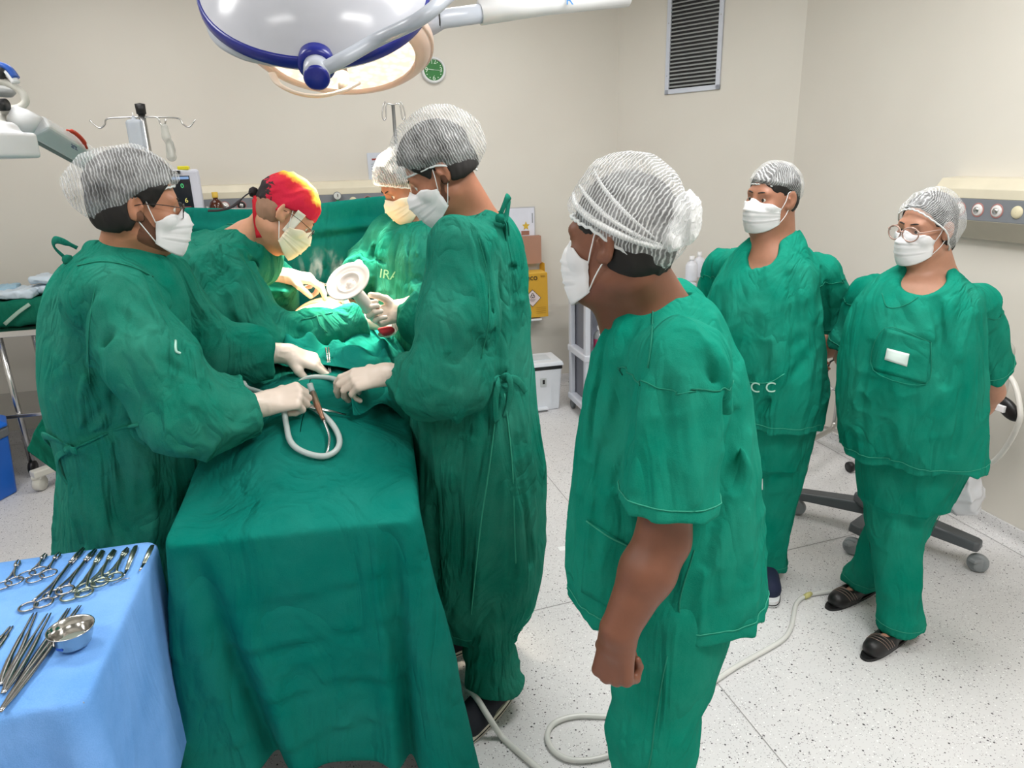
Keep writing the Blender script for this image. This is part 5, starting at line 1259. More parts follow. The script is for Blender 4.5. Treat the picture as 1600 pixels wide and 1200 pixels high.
# screen between head and belly
yS = 3.16; zS = 1.56
scr = thing('anesthesia_screen', 'frame carrying the upright green drape across the table behind the patient', 'screen frame', (-.2, yS, .9))
xl, xr = -.86, .30
MB().tube(smoothpath([(xl, yS, .92), (xl, yS, 1.50), (xl+.05, yS, zS-.02), ((xl+xr)/2, yS, zS-.03), (xr-.05, yS, zS-.02), (xr, yS, 1.50), (xr, yS, .92)], 6), .008, 10).build('bar', M_steel, scr)
MB().box((xl, yS, .90), (.05, .05, .05)).build('clamp', M_steel_dk, scr, bevel=.004, smooth=False); MB().box((xr, yS, .90), (.05, .05, .05)).build('clamp', M_steel_dk, scr, bevel=.004, smooth=False)
def screen(u, v):
    x = xl-.02+(xr-xl+.04)*u
    sag = .030*math.sin(PI*min(1, max(0, (u-.05)/.9)))**1.5
    L = v*.86-.16; y = yS-.016
    if L < 0: y = yS+.016; z = zS-sag+L
    else: z = zS-sag-L
    if abs(L) < .02: z = zS-sag+.006-abs(L)*.2; y = yS-.016*(L/.02)
    amp = max(0, L)
    y -= .035*amp*math.sin(u*17+1)+.030*amp
    for q in (.13, .27): y += .007*math.exp(-((L-q-.02*math.sin(u*4))/.012)**2)
    y -= .02*math.exp(-((L-.06-.06*u)/.02)**2)*(1 if L > 0 else 0)
    return (x, y, z)
cloth_grid('surgical_drape', screen, 60, 60, M_drape, 'green drape hung upright as a screen in front of the wall panel', subd=1)

# ---------------------------------------------------------------- things on and over the patient
M_tube = plain('silicone_tube', rgb(176, 188, 186), .28)
def on(px, py, off=.016): return top(px, py, off)+np.array((0, 0, .0))
pt = [at(380, 598, 1.98), at(386, 606, 1.96), at(400, 611, 1.93), at(420, 618, 1.87), at(440, 628, 1.82), on(447, 662), on(454, 690), on(474, 706), on(505, 713), on(526, 703), on(530, 684), on(517, 660), on(494, 640), on(472, 628), on(462, 615, .03), at(466, 600, 2.08), at(484, 590, 2.09), at(510, 590, 2.06), at(530, 595, 2.0), at(548, 606, 1.93), at(562, 614, 1.90)]
tag(MB().tube(smoothpath(pt, 6), .0078, 10).build('suction_tube', M_tube), 'milky suction tube looped over the leg drape between the gloved hands', 'tube')
def clampA(name, tip, hand, label, col=M_steel, w_=.004, handle=None):
    t = thing(name, label, 'instrument', tuple(tip)); d = nrm(hand-tip); s_ = nrm(np.cross(d, (0, 0, 1)))
    L = np.linalg.norm(hand-tip)
    MB().tube([tip+s_*.001, tip+d*L*.45+s_*w_*.7, tip+d*L+s_*w_*1.4], [w_*.5, w_*.8, w_], 8).build('shaft', col, t); MB().tube([tip-s_*.001, tip+d*L*.45-s_*w_*.7, tip+d*L-s_*w_*1.4], [w_*.5, w_*.8, w_], 8).build('shaft', col, t)
    MB().lathe(tip+d*L*.62, [(.001, -.004), (.007, -.004), (.007, .004), (.001, .004)], 12, axis=(0, 0, 1)).build('pivot', col, t)
    return t
clampA('surgical_clamp', on(541, 648, .012), at(466, 632, 1.84), 'long steel clamp held in the left person\'s near fist')
t = thing('suction_wand', 'steel suction wand with a brown grip lying across the tube loop', 'instrument', tuple(on(508, 716, .01)))
MB().tube(smoothpath([on(508, 715, .012), on(513, 700, .020), on(514, 680, .020), on(505, 655, .024)], 5), .0034, 8).build('shaft', M_steel, t)
MB().tube([on(505, 655, .024), on(496, 634, .03), on(489, 615, .035)], [.005, .009, .010], 10).build('grip', plain('copper_brown', rgb(150, 110, 88), .3, .5), t)
MB().tube([on(489, 615, .035), on(484, 600, .05)], [.008, .009], 10).build('hose_socket', M_tube, t)
clampA('needle_holder', at(519, 606, 2.10), at(511, 543, 2.20), 'slim steel needle holder upright beside the pointing gloved finger', w_=.003)
clampA('tissue_forceps', at(532, 452, 2.68), at(497, 440, 2.80), 'small steel forceps in the surgeon\'s far hand over the belly', w_=.0022)
# lamp handle cover (dish)
hc_ = at(545, 441, 2.30); he = at(588, 496, 2.33); ax_ = nrm(hc_-he); ax_ = nrm(ax_+np.array((-.15, -.75, .35)))
t = thing('lamp_handle_cover', 'white disc-shaped lamp handle cover held up by the tall person', 'handle cover', tuple(he))
M_cover = plain('cover_white_plastic', rgb(232, 222, 214), .3)
MB().lathe(hc_, [(.018, -.012), (.030, -.012), (.060, -.004), (.074, .003), (.0765, .008), (.073, .010), (.060, .003), (.042, -.002), (.040, .002), (.036, .002), (.034, -.006), (.016, -.009), (.001, -.009)], 40, axis=ax_, cap=False).build('disc', M_cover, t)
MB().tube([hc_-ax_*.008, hc_*.6+he*.4-ax_*.01, he], [.019, .021, .0215], 18).build('handle', M_cover, t)
MB().lathe(hc_+ax_*.0, [(.001, .001), (.008, .0), (.012, -.006)], 16, axis=ax_, cap=False).build('centre_boss', M_cover, t)
g = Field(); gc = at(603, 517, 2.35); g.add(ell(gc, (.026, .022, .012)), 0); g.folds(.012, (1, .3, .2), 40, 20, 3)
o = sdfmesh('gauze_pad', g, gc-.07, gc+.07, .004, None, mats=[plain('bloody_gauze', rgb(190, 50, 60), .8)]); tag(o, 'blood-stained gauze pad on the drape below the tall person\'s raised hand', 'gauze')
# wisps of smoke over the wound
sm = mesh('smoke', *(lambda b: (b.V, b.F))(MB().box(at(498, 415, 2.75), (.20, .10, .26))), None or M_white, smooth=False)
t_ = NT('thin_smoke'); v_ = t_.coord((1, 1, .35)); nn_ = t_.noise(v_, 17, 4, .6, 2.2); tc_ = t_.coord()
den = t_.math('MULTIPLY', t_.math('MAXIMUM', t_.math('SUBTRACT', nn_, .55), 0.0), 60.0)
gr = t_.n('ShaderNodeVectorMath', operation='DISTANCE'); t_.l(tc_, gr.inputs[0]); gr.inputs[1].default_value = (0, 0, .10)
den = t_.math('MULTIPLY', den, t_.math('MAXIMUM', t_.math('SUBTRACT', 1.0, t_.math('MULTIPLY', gr.outputs['Value'], 9.0)), 0.0))
vs_ = t_.n('ShaderNodeVolumeScatter'); vs_.inputs['Color'].default_value = (.9, .95, 1, 1); t_.l(den, vs_.inputs['Density'])
t_.t.links.remove(t_.out.inputs[0].links[0]); t_.l(vs_.outputs[0], t_.out.inputs['Volume']); sm.data.materials.clear(); sm.data.materials.append(t_.m)
tag(sm, 'thin wisps of white smoke rising over the belly in front of the green screen', 'smoke'); sm['kind'] = 'stuff'
# ---------------------------------------------------------------- instrument table, blue drape, instruments
ZT = .85
TX0, TX1, TY0, TY1 = -1.35, -.485, 1.09, 1.63
M_blue = cloth('blue_nonwoven', rgb(112, 170, 240), .22, 4, .10, .1)
t = thing('instrument_table', 'steel instrument table hidden under the light blue drape', 'table', ((TX0+TX1)/2, (TY0+TY1)/2, 0))
MB().box(((TX0+TX1)/2, (TY0+TY1)/2, ZT-.018), (TX1-TX0-.01, TY1-TY0-.01, .022)).build('tabletop', M_steel_dk, t, bevel=.004, smooth=False)
for x in (TX0+.04, TX1-.05):
    for y in (TY0+.05, TY1-.05): MB().tube([(x, y, .03), (x, y, ZT-.03)], .012, 12).build('leg', M_steel, t)
def blue():
    R_ = .03; per = []; N = []
    def corner(x0, y0, a0, a1):
        for a in np.linspace(a0, a1, 10): per.append((x0+R_*math.cos(a), y0+R_*math.sin(a))); N.append((math.cos(a), math.sin(a)))
    def edge(a, b, n, nn):
        for k in range(1, n): per.append((a[0]+(b[0]-a[0])*k/n, a[1]+(b[1]-a[1])*k/n)); N.append(nn)
    corner(TX0+R_, TY0+R_, PI, 1.5*PI); edge((TX0+R_, TY0), (TX1-R_, TY0), 44, (0, -1)); corner(TX1-R_, TY0+R_, 1.5*PI, 2*PI)
    edge((TX1, TY0+R_), (TX1, TY1-R_), 34, (1, 0)); corner(TX1-R_, TY1-R_, 0, .5*PI); edge((TX1-R_, TY1), (TX0+R_, TY1), 44, (0, 1)); corner(TX0+R_, TY1-R_, .5*PI, PI); edge((TX0, TY1-R_), (TX0, TY0+R_), 34, (-1, 0))
    per = np.array(per); n = len(per); arc = np.cumsum(np.r_[0, np.linalg.norm(np.diff(per, axis=0), axis=1)]); N = np.array(N)
    cF = arc[10+44+5]; V = []; nv = 26; nt = 16; cB = arc[10+43+10+33+5]
    for j in range(nv):
        v = 1-j/(nv-1)
        for i in range(n):
            a = arc[i]; x, y = per[i]; drop = .46+.03*math.sin(a*6); z = ZT-drop*v
            out = .004+.025*v**.7+.012*v*math.sin(a*23)
            out += .115*v*math.exp(-((a-cF)/.035)**2)-.045*v*math.exp(-((a-cF+.07)/.025)**2)-.04*v*math.exp(-((a-cF-.07)/.03)**2)+.02*v*math.exp(-((a-cF+.17)/.05)**2)
            out *= 1-.82*max(0, N[i][0])
            if a > cF+.1 and a < cB+.2: out = min(out, .012)
            out += (N1(a*6, z*6, .4, 3)-.5)*.012*min(1, 4*v)
            V.append((x+N[i][0]*out, y+N[i][1]*out, z-(.0 if v > 0 else 0)))
    c = np.array(((TX0+TX1)/2, (TY0+TY1)/2))
    for j in range(1, nt):
        u = j/(nt-1)
        for i in range(n):
            x, y = per[i]*(1-u)+c*u; e = min(1, u*5)
            z = ZT+.002*e+.0025*e*(1-abs(2*N1(x*7+y*2, y*7, .2, 5)-1))+(.002*e*math.exp(-((x+.86)/.006)**2))
            V.append((x, y, z))
    F = [(j*n+i, j*n+(i+1) % n, (j+1)*n+(i+1) % n, (j+1)*n+i) for j in range(nv+nt-2) for i in range(n)]
    o = mesh('instrument_drape', V, F, M_blue, solid=.001, subd=1); tag(o, 'light blue disposable drape over the instrument table at the left front', 'drape')
blue()
ZI = ZT+.0065
def pin(px, py, dz=0): p = atz(px, py, ZI+dz); p[2] = ZI+dz; return p
M_inst = plain('instrument_steel', (.36, .36, .36, 1), .22, 1.0); M_inst_g = plain('instrument_steel_greenish', (.34, .38, .32, 1), .3, 1.0)  # second steel is tinted slightly green and rougher
def scissors(tip, r1, r2, label, mat, jaw=.30, wd=.0038, curved=0, group='ring-handled instruments on the blue drape', blunt=False, name='surgical_clamp'):
    tip = pin(*tip); r1 = pin(*r1, .002); r2 = pin(*r2, .002); m = (r1+r2)/2; d = nrm(tip-m); L = np.linalg.norm(tip-m); piv = tip-d*L*jaw; s_ = np.array((-d[1], d[0], 0)); u = np.array((0, 0, 1.0))
    t = thing(name, label, 'instrument', (piv[0], piv[1], ZI), group); rr = .0162
    for c, sg, dz in ((r1, 1, 0), (r2, -1, .003)):
        side = 1 if (c-m)@s_ > 0 else -1; b = MB(); e0 = c+d*rr
        b.tube(smoothpath([e0+u*dz, m+d*(L*.35)+s_*side*.004+u*dz, piv+u*dz], 5), [wd*.62]*6+[wd*.8]*5, 8)
        b.tube([c+np.array((math.cos(a), math.sin(a), 0))*rr+u*dz for a in np.linspace(0, 2*PI, 26, endpoint=False)], wd*.52, 8, closed=True)
        q = s_*(-side)*.0015
        b.tube([piv+u*dz, piv+d*L*jaw*.5+q+s_*(-side)*.002+s_*curved*.5+u*dz, tip-s_*side*.0012+s_*curved+u*dz], [wd, wd*.85, wd*(.8 if blunt else .45)], 8, flat=.7)
        b.build('half', mat, t)
    MB().lathe(piv+u*.002, [(.0005, -.006), (.0035, -.006), (.0035, .006), (.0005, .006)], 12).build('pivot_screw', mat, t)
    return t
A = 'ring-handled instruments on the blue drape'
SC = [((131, 857), (44, 948), (69, 944), 'longest ring-handled clamp, its rings nearest the tweezers', M_inst),
      ((150, 859), (82, 929), (102, 924), 'long ring-handled clamp second from the longest one', M_inst),
      ((161, 862), (109, 932), (132, 928), 'ring-handled clamp in the middle of the fan, rings lowest', M_inst_g),
      ((179, 861), (134, 917), (157, 912), 'ring-handled scissors with a dark green tint left of the blunt-ended one', M_inst_g),
      ((200, 857), (163, 903), (179, 903), 'rightmost ring-handled instrument beside the scalpel handles', M_inst_g),
      ((72, 866), (42, 898), (60, 894), 'short clamp with open rings, left of the pair by the back edge', M_inst),
      ((94, 864), (55, 904), (76, 898), 'short clamp overlapping its neighbour near the back edge of the table', M_inst),
      ((30, 876), (4, 915), (23, 910), 'clamp at the left edge of the frame with one ring over another', M_inst)]
for i, (a, b, c, lb, m) in enumerate(SC): scissors(a, b, c, lb, m, blunt=i in (2, 3), wd=.0048 if i < 5 else .0034, group=A)
def flat(pts, w0, w1, th, mat, name, label, cat='instrument', group=None, parent=None):
    P = [pin(*p) for p in pts]; b = MB(); b.tube(P, [w0+(w1-w0)*k/(len(P)-1) for k in range(len(P))], 8, flat=th, up=(0, 0, 1)); 
    return b
for (h0, h1, tp, lb) in (((212, 853), (198, 890), (192, 902), 'scalpel handle beside the ring-handled instruments'), ((238, 852), (225, 880), (218, 892), 'scalpel handle nearest the green drape')):
    t = thing('scalpel_handle', lb, 'scalpel handle', tuple(pin(*h1)), 'scalpel handles on the blue drape')
    MB().tube([pin(*h0), pin((h0[0]*.8+h1[0]*.2), (h0[1]*.8+h1[1]*.2)), pin(*h1)], [.0045, .0065, .0045], 10, flat=.35, up=(0, 0, 1)).build('grip', M_inst_g, t)
    MB().tube([pin(*h1), pin(*tp)], [.0035, .002], 8, flat=.35, up=(0, 0, 1)).build('blade_holder', M_inst, t)
t = thing('suture_needle', 'thin steel probe lying right of the clamp rings', 'instrument', tuple(pin(192, 904))); MB().tube([pin(177, 912), pin(192, 905), pin(203, 903)], [.0008, .0013, .0008], 6).build('shaft', M_inst, t)
def tweezers(tip, base, label, spread=.006, w_=.0042, lift=0.0):
    a = pin(*tip, lift); b = pin(*base, lift); d = nrm(a-b); s_ = np.array((-d[1], d[0], 0)); t = thing('tweezers', label, 'tweezers', (*(a*.5+b*.5)[:2], ZI), 'tweezers on the blue drape'); u = np.array((0, 0, 1.0)); L = np.linalg.norm(a-b)
    for sg in (-1, 1):
        MB().tube(smoothpath([b, b+d*L*.12+s_*sg*spread*.6, b+d*L*.4+s_*sg*spread, b+d*L*.72+s_*sg*spread*.75, a+s_*sg*spread*.45], 4), [w_*.8]*4+[w_]*4+[w_*.8]*4+[w_*.45]*4+[w_*.25], 8, flat=.45, up=u).build('arm', M_inst, t)
    return t
for i, (a, b, lb) in enumerate((((55, 957), (1, 1070), 'dark-looking tweezers leftmost in the bunch, tips by the clamp rings'), ((77, 958), (5, 1083), 'tweezers second from the left in the bunch'), ((108, 950), (12, 1098), 'tweezers passing just behind the cup'), ((125, 946), (0, 1112), 'longest tweezers, their middle hidden by the cup'), ((18, 978), (-14, 1022), 'pointed tweezers cut by the left frame edge'))):
    tweezers(a, b, lb, .0065 if i < 2 else .005, .0055, lift=.0035*(i % 2))
cc = pin(117, 1008)
t = thing('metal_cup', 'round stainless steel cup with a blue label, standing on the blue drape', 'cup', tuple(cc))
MB().lathe(cc, [(.001, .0015), (.024, .0015), (.0285, .006), (.034, .022), (.0375, .036), (.0395, .0375), (.0395, .039), (.0365, .0375), (.033, .023), (.0272, .008), (.022, .0035), (.001, .0035)], 40, cap=False).build('bowl', plain('polished_steel', (.60, .59, .57, 1), .14, 1.0), t)
MB().lathe(cc, [(.001, .010), (.0275, .010)], 30, cap=False).build('liquid', plain('clear_liquid', rgb(150, 170, 160), .04, **{'Transmission Weight': .6}), t)
lbq = cc+np.array((-.013, -.0285, .018)); MB().box(lbq, (.012, .002, .012), np.array([[.91, -.41, 0], [.41, .91, 0], [0, 0, 1]]).T).build('blue_label', plain('label_blue', rgb(40, 90, 190), .6), t, smooth=False)
# ---------------------------------------------------------------- surgical lamps
def dome(name, label, c, n, R, glow=False, drop=.16, hub_dir=None):
    t = thing(name, label, 'surgical lamp', tuple(c)); n = nrm(n)
    shell = [(.001, -drop), (R*.22, -drop*.985), (R*.45, -drop*.90), (R*.68, -drop*.70), (R*.85, -drop*.43), (R*.95, -drop*.18), (R*.985, -.016)]
    b = MB().lathe(c, shell, 72, axis=n, cap=False); b.lathe(c, [(R*.985, .016), (R*.96, .030), (R*.90, .044), (R*.84, .050), (R*.80, .050), (R*.80, .035)], 72, axis=n, cap=False)
    b.build('housing', plain('lamp_rim_peach', rgb(226, 200, 184), .3) if glow else plain('lamp_shell', rgb(190, 192, 200), .18), t)
    MB().lathe(c, [(R*.985, -.016), (R*1.0, -.016), (R*1.012, -.010), (R*1.012, .014), (R*1.0, .018), (R*.985, .018)], 72, axis=n, cap=False).build('rim_band', M_navy if not glow else plain('lamp_rim_peach', rgb(226, 200, 184), .3), t)
    g = MB().lathe(c, [(.001, .036), (R*.80, .038)], 64, axis=n, cap=False)
    gm = lampglass if glow else plain('lamp_glass', rgb(200, 205, 205), .12)
    g.build('lens', gm, t)
    return t
tg = NT('lit_lens'); v_ = tg.coord(); wv_ = tg.n('ShaderNodeTexVoronoi'); wv_.inputs['Scale'].default_value = 34; tg.l(v_, wv_.inputs['Vector'])
e_ = tg.n('ShaderNodeEmission'); tg.l(tg.ramp(wv_.outputs['Distance'], [(.0, (1, .93, .82, 1)), (.7, (.85, .66, .50, 1))]), e_.inputs[0]); e_.inputs[1].default_value = 1.6; tg.l(e_.outputs[0], tg.out.inputs[0]); lampglass = tg.m
L1 = at(494, -12, 2.26); n1 = nrm((.06, .74, -.80)); R1 = .315
lamp1 = dome('surgical_lamp', 'large dome surgical lamp with a dark blue rim band, tilted away, top centre', L1, n1, R1)
M_arm = plain('lamp_arm_grey', rgb(176, 182, 192), .28)
side = nrm(np.cross(n1, (0, 0, 1))); lowd = nrm(np.cross(side, n1)); lowd = lowd if lowd[2] < 0 else -lowd
def rimp(t, a, r, off=0): a = math.radians(a); return t[0]+(side*math.cos(a)+lowd*math.sin(a))*r+t[1]*off
l1 = (L1, n1); hub = rimp(l1, 90, R1); hub_d = lowd
MB().lathe(hub, [(.001, -.02), (.047, -.02), (.047, .012), (.036, .016), (.001, .016)], 36, axis=hub_d).build('pivot_ring', M_navy, lamp1)
hd = nrm(CPOS-hub); hd = nrm(lowd*.9+hd*.55)
MB().tube([hub, hub+hd*.085], [.033, .033], 30).build('pivot_hub', M_arm, lamp1)
MB().lathe(hub+hd*.085, [(.001, .008), (.026, .008), (.032, .003), (.032, -.004), (.001, -.004)], 30, axis=hd).build('hub_cap', M_navy, lamp1)
hm = hub+hd*.055
q1 = at(590, 62, 1.98); q2 = at(655, 30, 1.88); q3 = at(702, -8, 1.95)
MB().tube(smoothpath([hm, hm*.6+q1*.4+np.array((0, -.02, -.004)), q1, q2, q3, at(760, -60, 2.2)], 8), .0175, 16).build('yoke_arm', M_arm, lamp1)
pa = [hub+hd*.03, at(455, 97, 2.14), at(420, 93, 2.13), at(380, 84, 2.14), at(345, 66, 2.18), at(327, 44, 2.24), at(325, 32, 2.30), at(330, 30, 2.36)]
MB().tube(smoothpath(pa, 8), .017, 10, flat=.35, up=hd).build('handle_rail', M_arm, lamp1)
L2 = at(533, 70, 2.86); n2 = nrm((-.04, -.34, -.93)); R2 = .335
lamp2 = dome('surgical_lamp', 'lit surgical lamp glowing warm behind the tilted dome', L2, n2, R2, True, .11)
cc2 = L2+n2*.045
MB().tube([L2+n2*.04, L2+n2*.11], [.016, .016], 20).build('handle_stem', plain('lamp_warm_grey', rgb(205, 190, 175), .3), lamp2)
hs = at(519, 122, 2.78); MB().lathe(cc2, [(.001, .06), (.020, .06), (.020, .12), (.016, .125), (.001, .125)], 24, axis=n2).build('handle', plain('lamp_warm_grey', None), lamp2)
MB().tube([cc2+np.array((-.045, -.05, 0)), cc2+np.array((-.045, -.28, .055))], .006, 8).build('rib', plain('lamp_warm_grey', None), lamp2)
pa = [at(425, 115, 2.76), at(436, 132, 2.72), at(465, 146, 2.70), at(500, 150, 2.70), at(535, 142, 2.72), at(560, 130, 2.76)]
MB().tube(smoothpath(pa, 8), .014, 10, flat=.5, up=(0, 0, 1)).build('handle_rail', plain('lamp_warm_grey', None), lamp2)
pa = [at(655, 50, 2.86), at(690, 30, 2.86), at(760, 20, 2.88)]
MB().tube(pa, [.036, .034, .034], 20).build('arm', M_arm, lamp2); MB().tube([at(684, 32, 2.86), at(686, 32, 2.86)], .037, 20).build('joint_ring', M_black, lamp2)
MB().tube([at(750, 20, 2.88), at(850, 5, 2.9), at(980, -6, 2.95)], [.044, .044, .040], 20).build('spring_arm', plain('white_enamel', None), lamp2)
lo_ = at(892, 3, 2.84); text_mesh('arm_logo', 'R', plain('logo_blue', rgb(20, 120, 190), .5), lamp2, at(890, 1, 2.85), CR, CU, .05)
MB().tube([at(965, -3, 2.95), at(1010, -30, 2.95), at(1010, -60, 2.95)], .03, 14).build('ceiling_joint', plain('white_enamel', None), lamp2)
sp = bpy.data.lights.new('surgical_lamp_beam', 'SPOT'); sp.energy = 620; sp.color = (1, .86, .66); sp.spot_size = math.radians(46); sp.spot_blend = .85; sp.shadow_soft_size = .16
so = bpy.data.objects.new('surgical_lamp_beam', sp); COL.objects.link(so); so.location = L2+n2*.10
tgt = Vector((-.04, 2.62, 1.2)); so.rotation_euler = (tgt-so.location).to_track_quat('-Z', 'Y').to_euler()

# ---------------------------------------------------------------- arm with camera head, top left
ca = thing('equipment_arm', 'white articulated arm with hoses and a boxy head at the upper left edge', 'equipment arm', tuple(at(60, 200, 2.5)))
MW = plain('white_enamel', None)
YA = 2.5
MB().tube([at(20, 178, YA), at(34, 186, YA), at(58, 200, YA)], [.030, .034, .036], 24).build('arm_joint', MW, ca)
a0 = at(56, 197, YA); a1 = at(150, 252, YA+.35); a2 = np.array((-.885, 3.30, 1.64))
MB().tube([a2+(0, 0, .04), np.array((a2[0], a2[1], .12))], .028, 18).build('column', MW, ca); MB().box((a2[0], a2[1], .09), (.34, .40, .08)).build('base', MW, ca, bevel=.02, smooth=False); MB().tube([a1, a2], .034, 14).build('elbow', MW, ca); d_ = nrm(a1-a0); s_ = nrm(np.cross(d_, (0, -1, 0))); u_ = np.cross(s_, d_)
Rm = np.stack([s_, d_, u_], 1); MB().box((a0+a1)/2, (.070, np.linalg.norm(a1-a0), .045), Rm).build('spring_arm', MW, ca, bevel=.012, smooth=False)
MB().box((a0+a1)/2+s_*.037*(1 if s_[2] < 0 else -1), (.014, np.linalg.norm(a1-a0)*.98, .040), Rm).build('underside_cover', plain('cover_grey', rgb(140, 143, 142), .4), ca, bevel=.003, smooth=False)
upn = s_ if s_[2] > 0 else -s_
r0 = a0*.28+a1*.72+upn*.036-u_*.0; MB().tube(smoothpath([at(104, 203, YA+.12), at(116, 207, YA+.14), at(129, 219, YA+.17), at(136, 232, YA+.19)], 5), [.003]*3+[.007]*10+[.004]*3, 8).build('red_trim', plain('trim_red', rgb(196, 62, 40), .4), ca)
exd = nrm(a1-a0); pt_ = at(119, 231, YA+.15); text_mesh('arm_logo', 'arx', plain('logo_text_grey', rgb(80, 90, 120), .5), ca, at(116, 229, YA+.12), exd, nrm(np.cross(np.cross(exd, (0, 0, 1)), exd)), .028)
hb = Field(); hb.add(rbox(at(-18, 228, 2.30), (.085, .085, .034), .010, np.array([[.92, -.39, 0], [.39, .92, 0], [0, 0, 1]]).T), 0); hb.add(rbox(at(-10, 208, 2.34), (.055, .045, .03), .02), .03)
c_ = at(18, 218, 2.36); sdfmesh('head_box', hb, c_-.22, c_+.22, .006, MW, ca)
MB().tube(smoothpath([at(0, 127, YA), at(12, 130, YA), at(32, 142, YA), at(40, 158, YA), (at(30, 168, YA)), at(10, 172, YA), at(3, 182, YA), at(8, 200, YA-.05), at(18, 210, YA-.1)], 7), .0105, 12).build('hose', plain('hose_ivory', rgb(205, 204, 196), .5), ca)
MB().tube([at(-8, 110, YA), at(6, 114, YA), at(12, 119, YA)], [.020, .022, .016], 14).build('grip', M_black, ca)
MB().lathe(at(0, 164, YA-.03), [(.001, -.02), (.017, -.02), (.017, .02), (.001, .02)], 20, axis=(1, -.3, 0)).build('joint_cap', M_black, ca)
MB().tube(smoothpath([at(-30, 96, YA), at(0, 102, YA), at(14, 108, YA), at(25, 122, YA)], 5), [.02]*16, 12, flat=.5).build('upper_cover', plain('cover_blue', rgb(38, 84, 170), .3), ca)
MB().tube(smoothpath([at(-30, 104, YA), at(2, 110, YA), at(16, 118, YA), at(25, 130, YA)], 5), [.018]*16, 12, flat=.6).build('upper_arm', MW, ca)
MB().lathe(at(-2, 142, YA+.1), [(.001, -.012), (.035, -.012), (.045, .0), (.035, .012), (.001, .012)], 24, axis=(.2, -.2, 1)).build('sensor_disc', plain('cover_grey', None), ca)

# ---------------------------------------------------------------- on the back wall
def onwall(px, py, d=0): p = at(px, py, YB-d); return p
cl = onwall(677, 110); r_ = .083
t = thing('wall_clock', 'round white wall clock with a green face, numerals 12, 3, 6, 9', 'clock', tuple(cl-np.array((0, .0, r_))))
MB().lathe(cl, [(r_*.99, 0), (r_, .01), (r_*.97, .026), (r_*.90, .034), (r_*.80, .030), (r_*.78, .022)], 48, axis=(0, -1, 0), cap=False).build('rim', M_white, t)
MB().lathe(cl, [(.001, .020), (r_*.80, .020)], 48, axis=(0, -1, 0), cap=False).build('face', plain('clock_green', rgb(34, 120, 48), .5), t)
wt = plain('numeral_white', rgb(210, 235, 212), .6)
for tx, a in (('12', 90), ('3', 0), ('6', -90), ('9', 180)): text_mesh('numeral', tx, wt, t, cl+np.array((math.cos(math.radians(a))*r_*.58, -.022, math.sin(math.radians(a))*r_*.60)), (1, 0, 0), (0, 0, 1), .042)
for a in (30, 60, 120, 150, 210, 240, 300, 330): MB().box(cl+np.array((math.cos(math.radians(a))*r_*.64, -.0215, math.sin(math.radians(a))*r_*.64)), (.006, .001, .006)).build('hour_mark', wt, t, smooth=False)
MB().tube([cl+np.array((0, -.024, 0)), cl+np.array((-.038, -.024, .005))], .0028, 6).build('hour_hand', wt, t); MB().tube([cl+np.array((0, -.026, 0)), cl+np.array((.052, -.026, -.004))], .0018, 6).build('minute_hand', wt, t)
# vent on the angled wall
A_, B_ = np.array((*CA, 0.0)), np.array((*CB, 0.0)); wd = nrm(B_-A_); wn = np.array((wd[1], -wd[0], 0)); wn = wn if wn@(CPOS-A_) > 0 else -wn
def onc(px, py, d=0):
    r = FWD+CR*(px-800)/FPX+CU*(600-py)/FPX; k = ((A_-CPOS)@wn+d)/(r@wn); return CPOS+r*k
v0, v1 = onc(1043, 142), onc(1122, 138); vw = (v1-v0)@wd; u0_ = (v0-A_)@wd; zb_ = (v0[2]+v1[2])/2; vh = .60
t = thing('air_vent', 'white framed louvred air vent high on the angled corner wall', 'vent', tuple(A_+wd*(u0_+vw/2)+wn*.012+np.array((0, 0, zb_))))
def vb(mb, u, z, su, sz, sd, d): mb.box(A_+wd*u+wn*d+np.array((0, 0, z)), (su, sd, sz), np.stack([wd, wn, (0, 0, 1)], 1)); return mb
f_ = MB(); 
for uu in (0, vw-.0): vb(f_, u0_+uu, zb_+vh/2, .030, vh+.03, .014, .008)
for zz in (0, vh): vb(f_, u0_+vw/2, zb_+zz, vw+.03, .030, .014, .008)
f_.build('frame', plain('vent_frame', rgb(205, 210, 222), .35), t, bevel=.002, smooth=False)
bk = MB(); vb(bk, u0_+vw/2, zb_+vh/2, vw, vh, .002, .002); bk.build('backing', M_black, t, smooth=False)
ns = 24
for k in range(ns):
    zz = zb_+.03+(vh-.05)*k/(ns-1); s2 = MB(); c0 = A_+wd*(u0_+vw/2)+wn*.010+np.array((0, 0, zz)); tl = nrm(wn*.8+np.array((0, 0, -.6)))
    s2.box(c0, (vw-.03, .016, .0022), np.stack([wd, tl, np.cross(wd, tl)], 1)); s2.build('louvre', plain('vent_slat', rgb(176, 180, 180), .4), t, smooth=False)
for uu, zz in ((0, .10), (0, .42), (vw, .10), (vw, .42)):
    MB().lathe(A_+wd*(u0_+uu)+wn*.015+np.array((0, 0, zb_+zz)), [(.001, .001), (.004, .001), (.004, -.001)], 10, axis=wn, cap=False).build('screw', M_steel_dk, t)
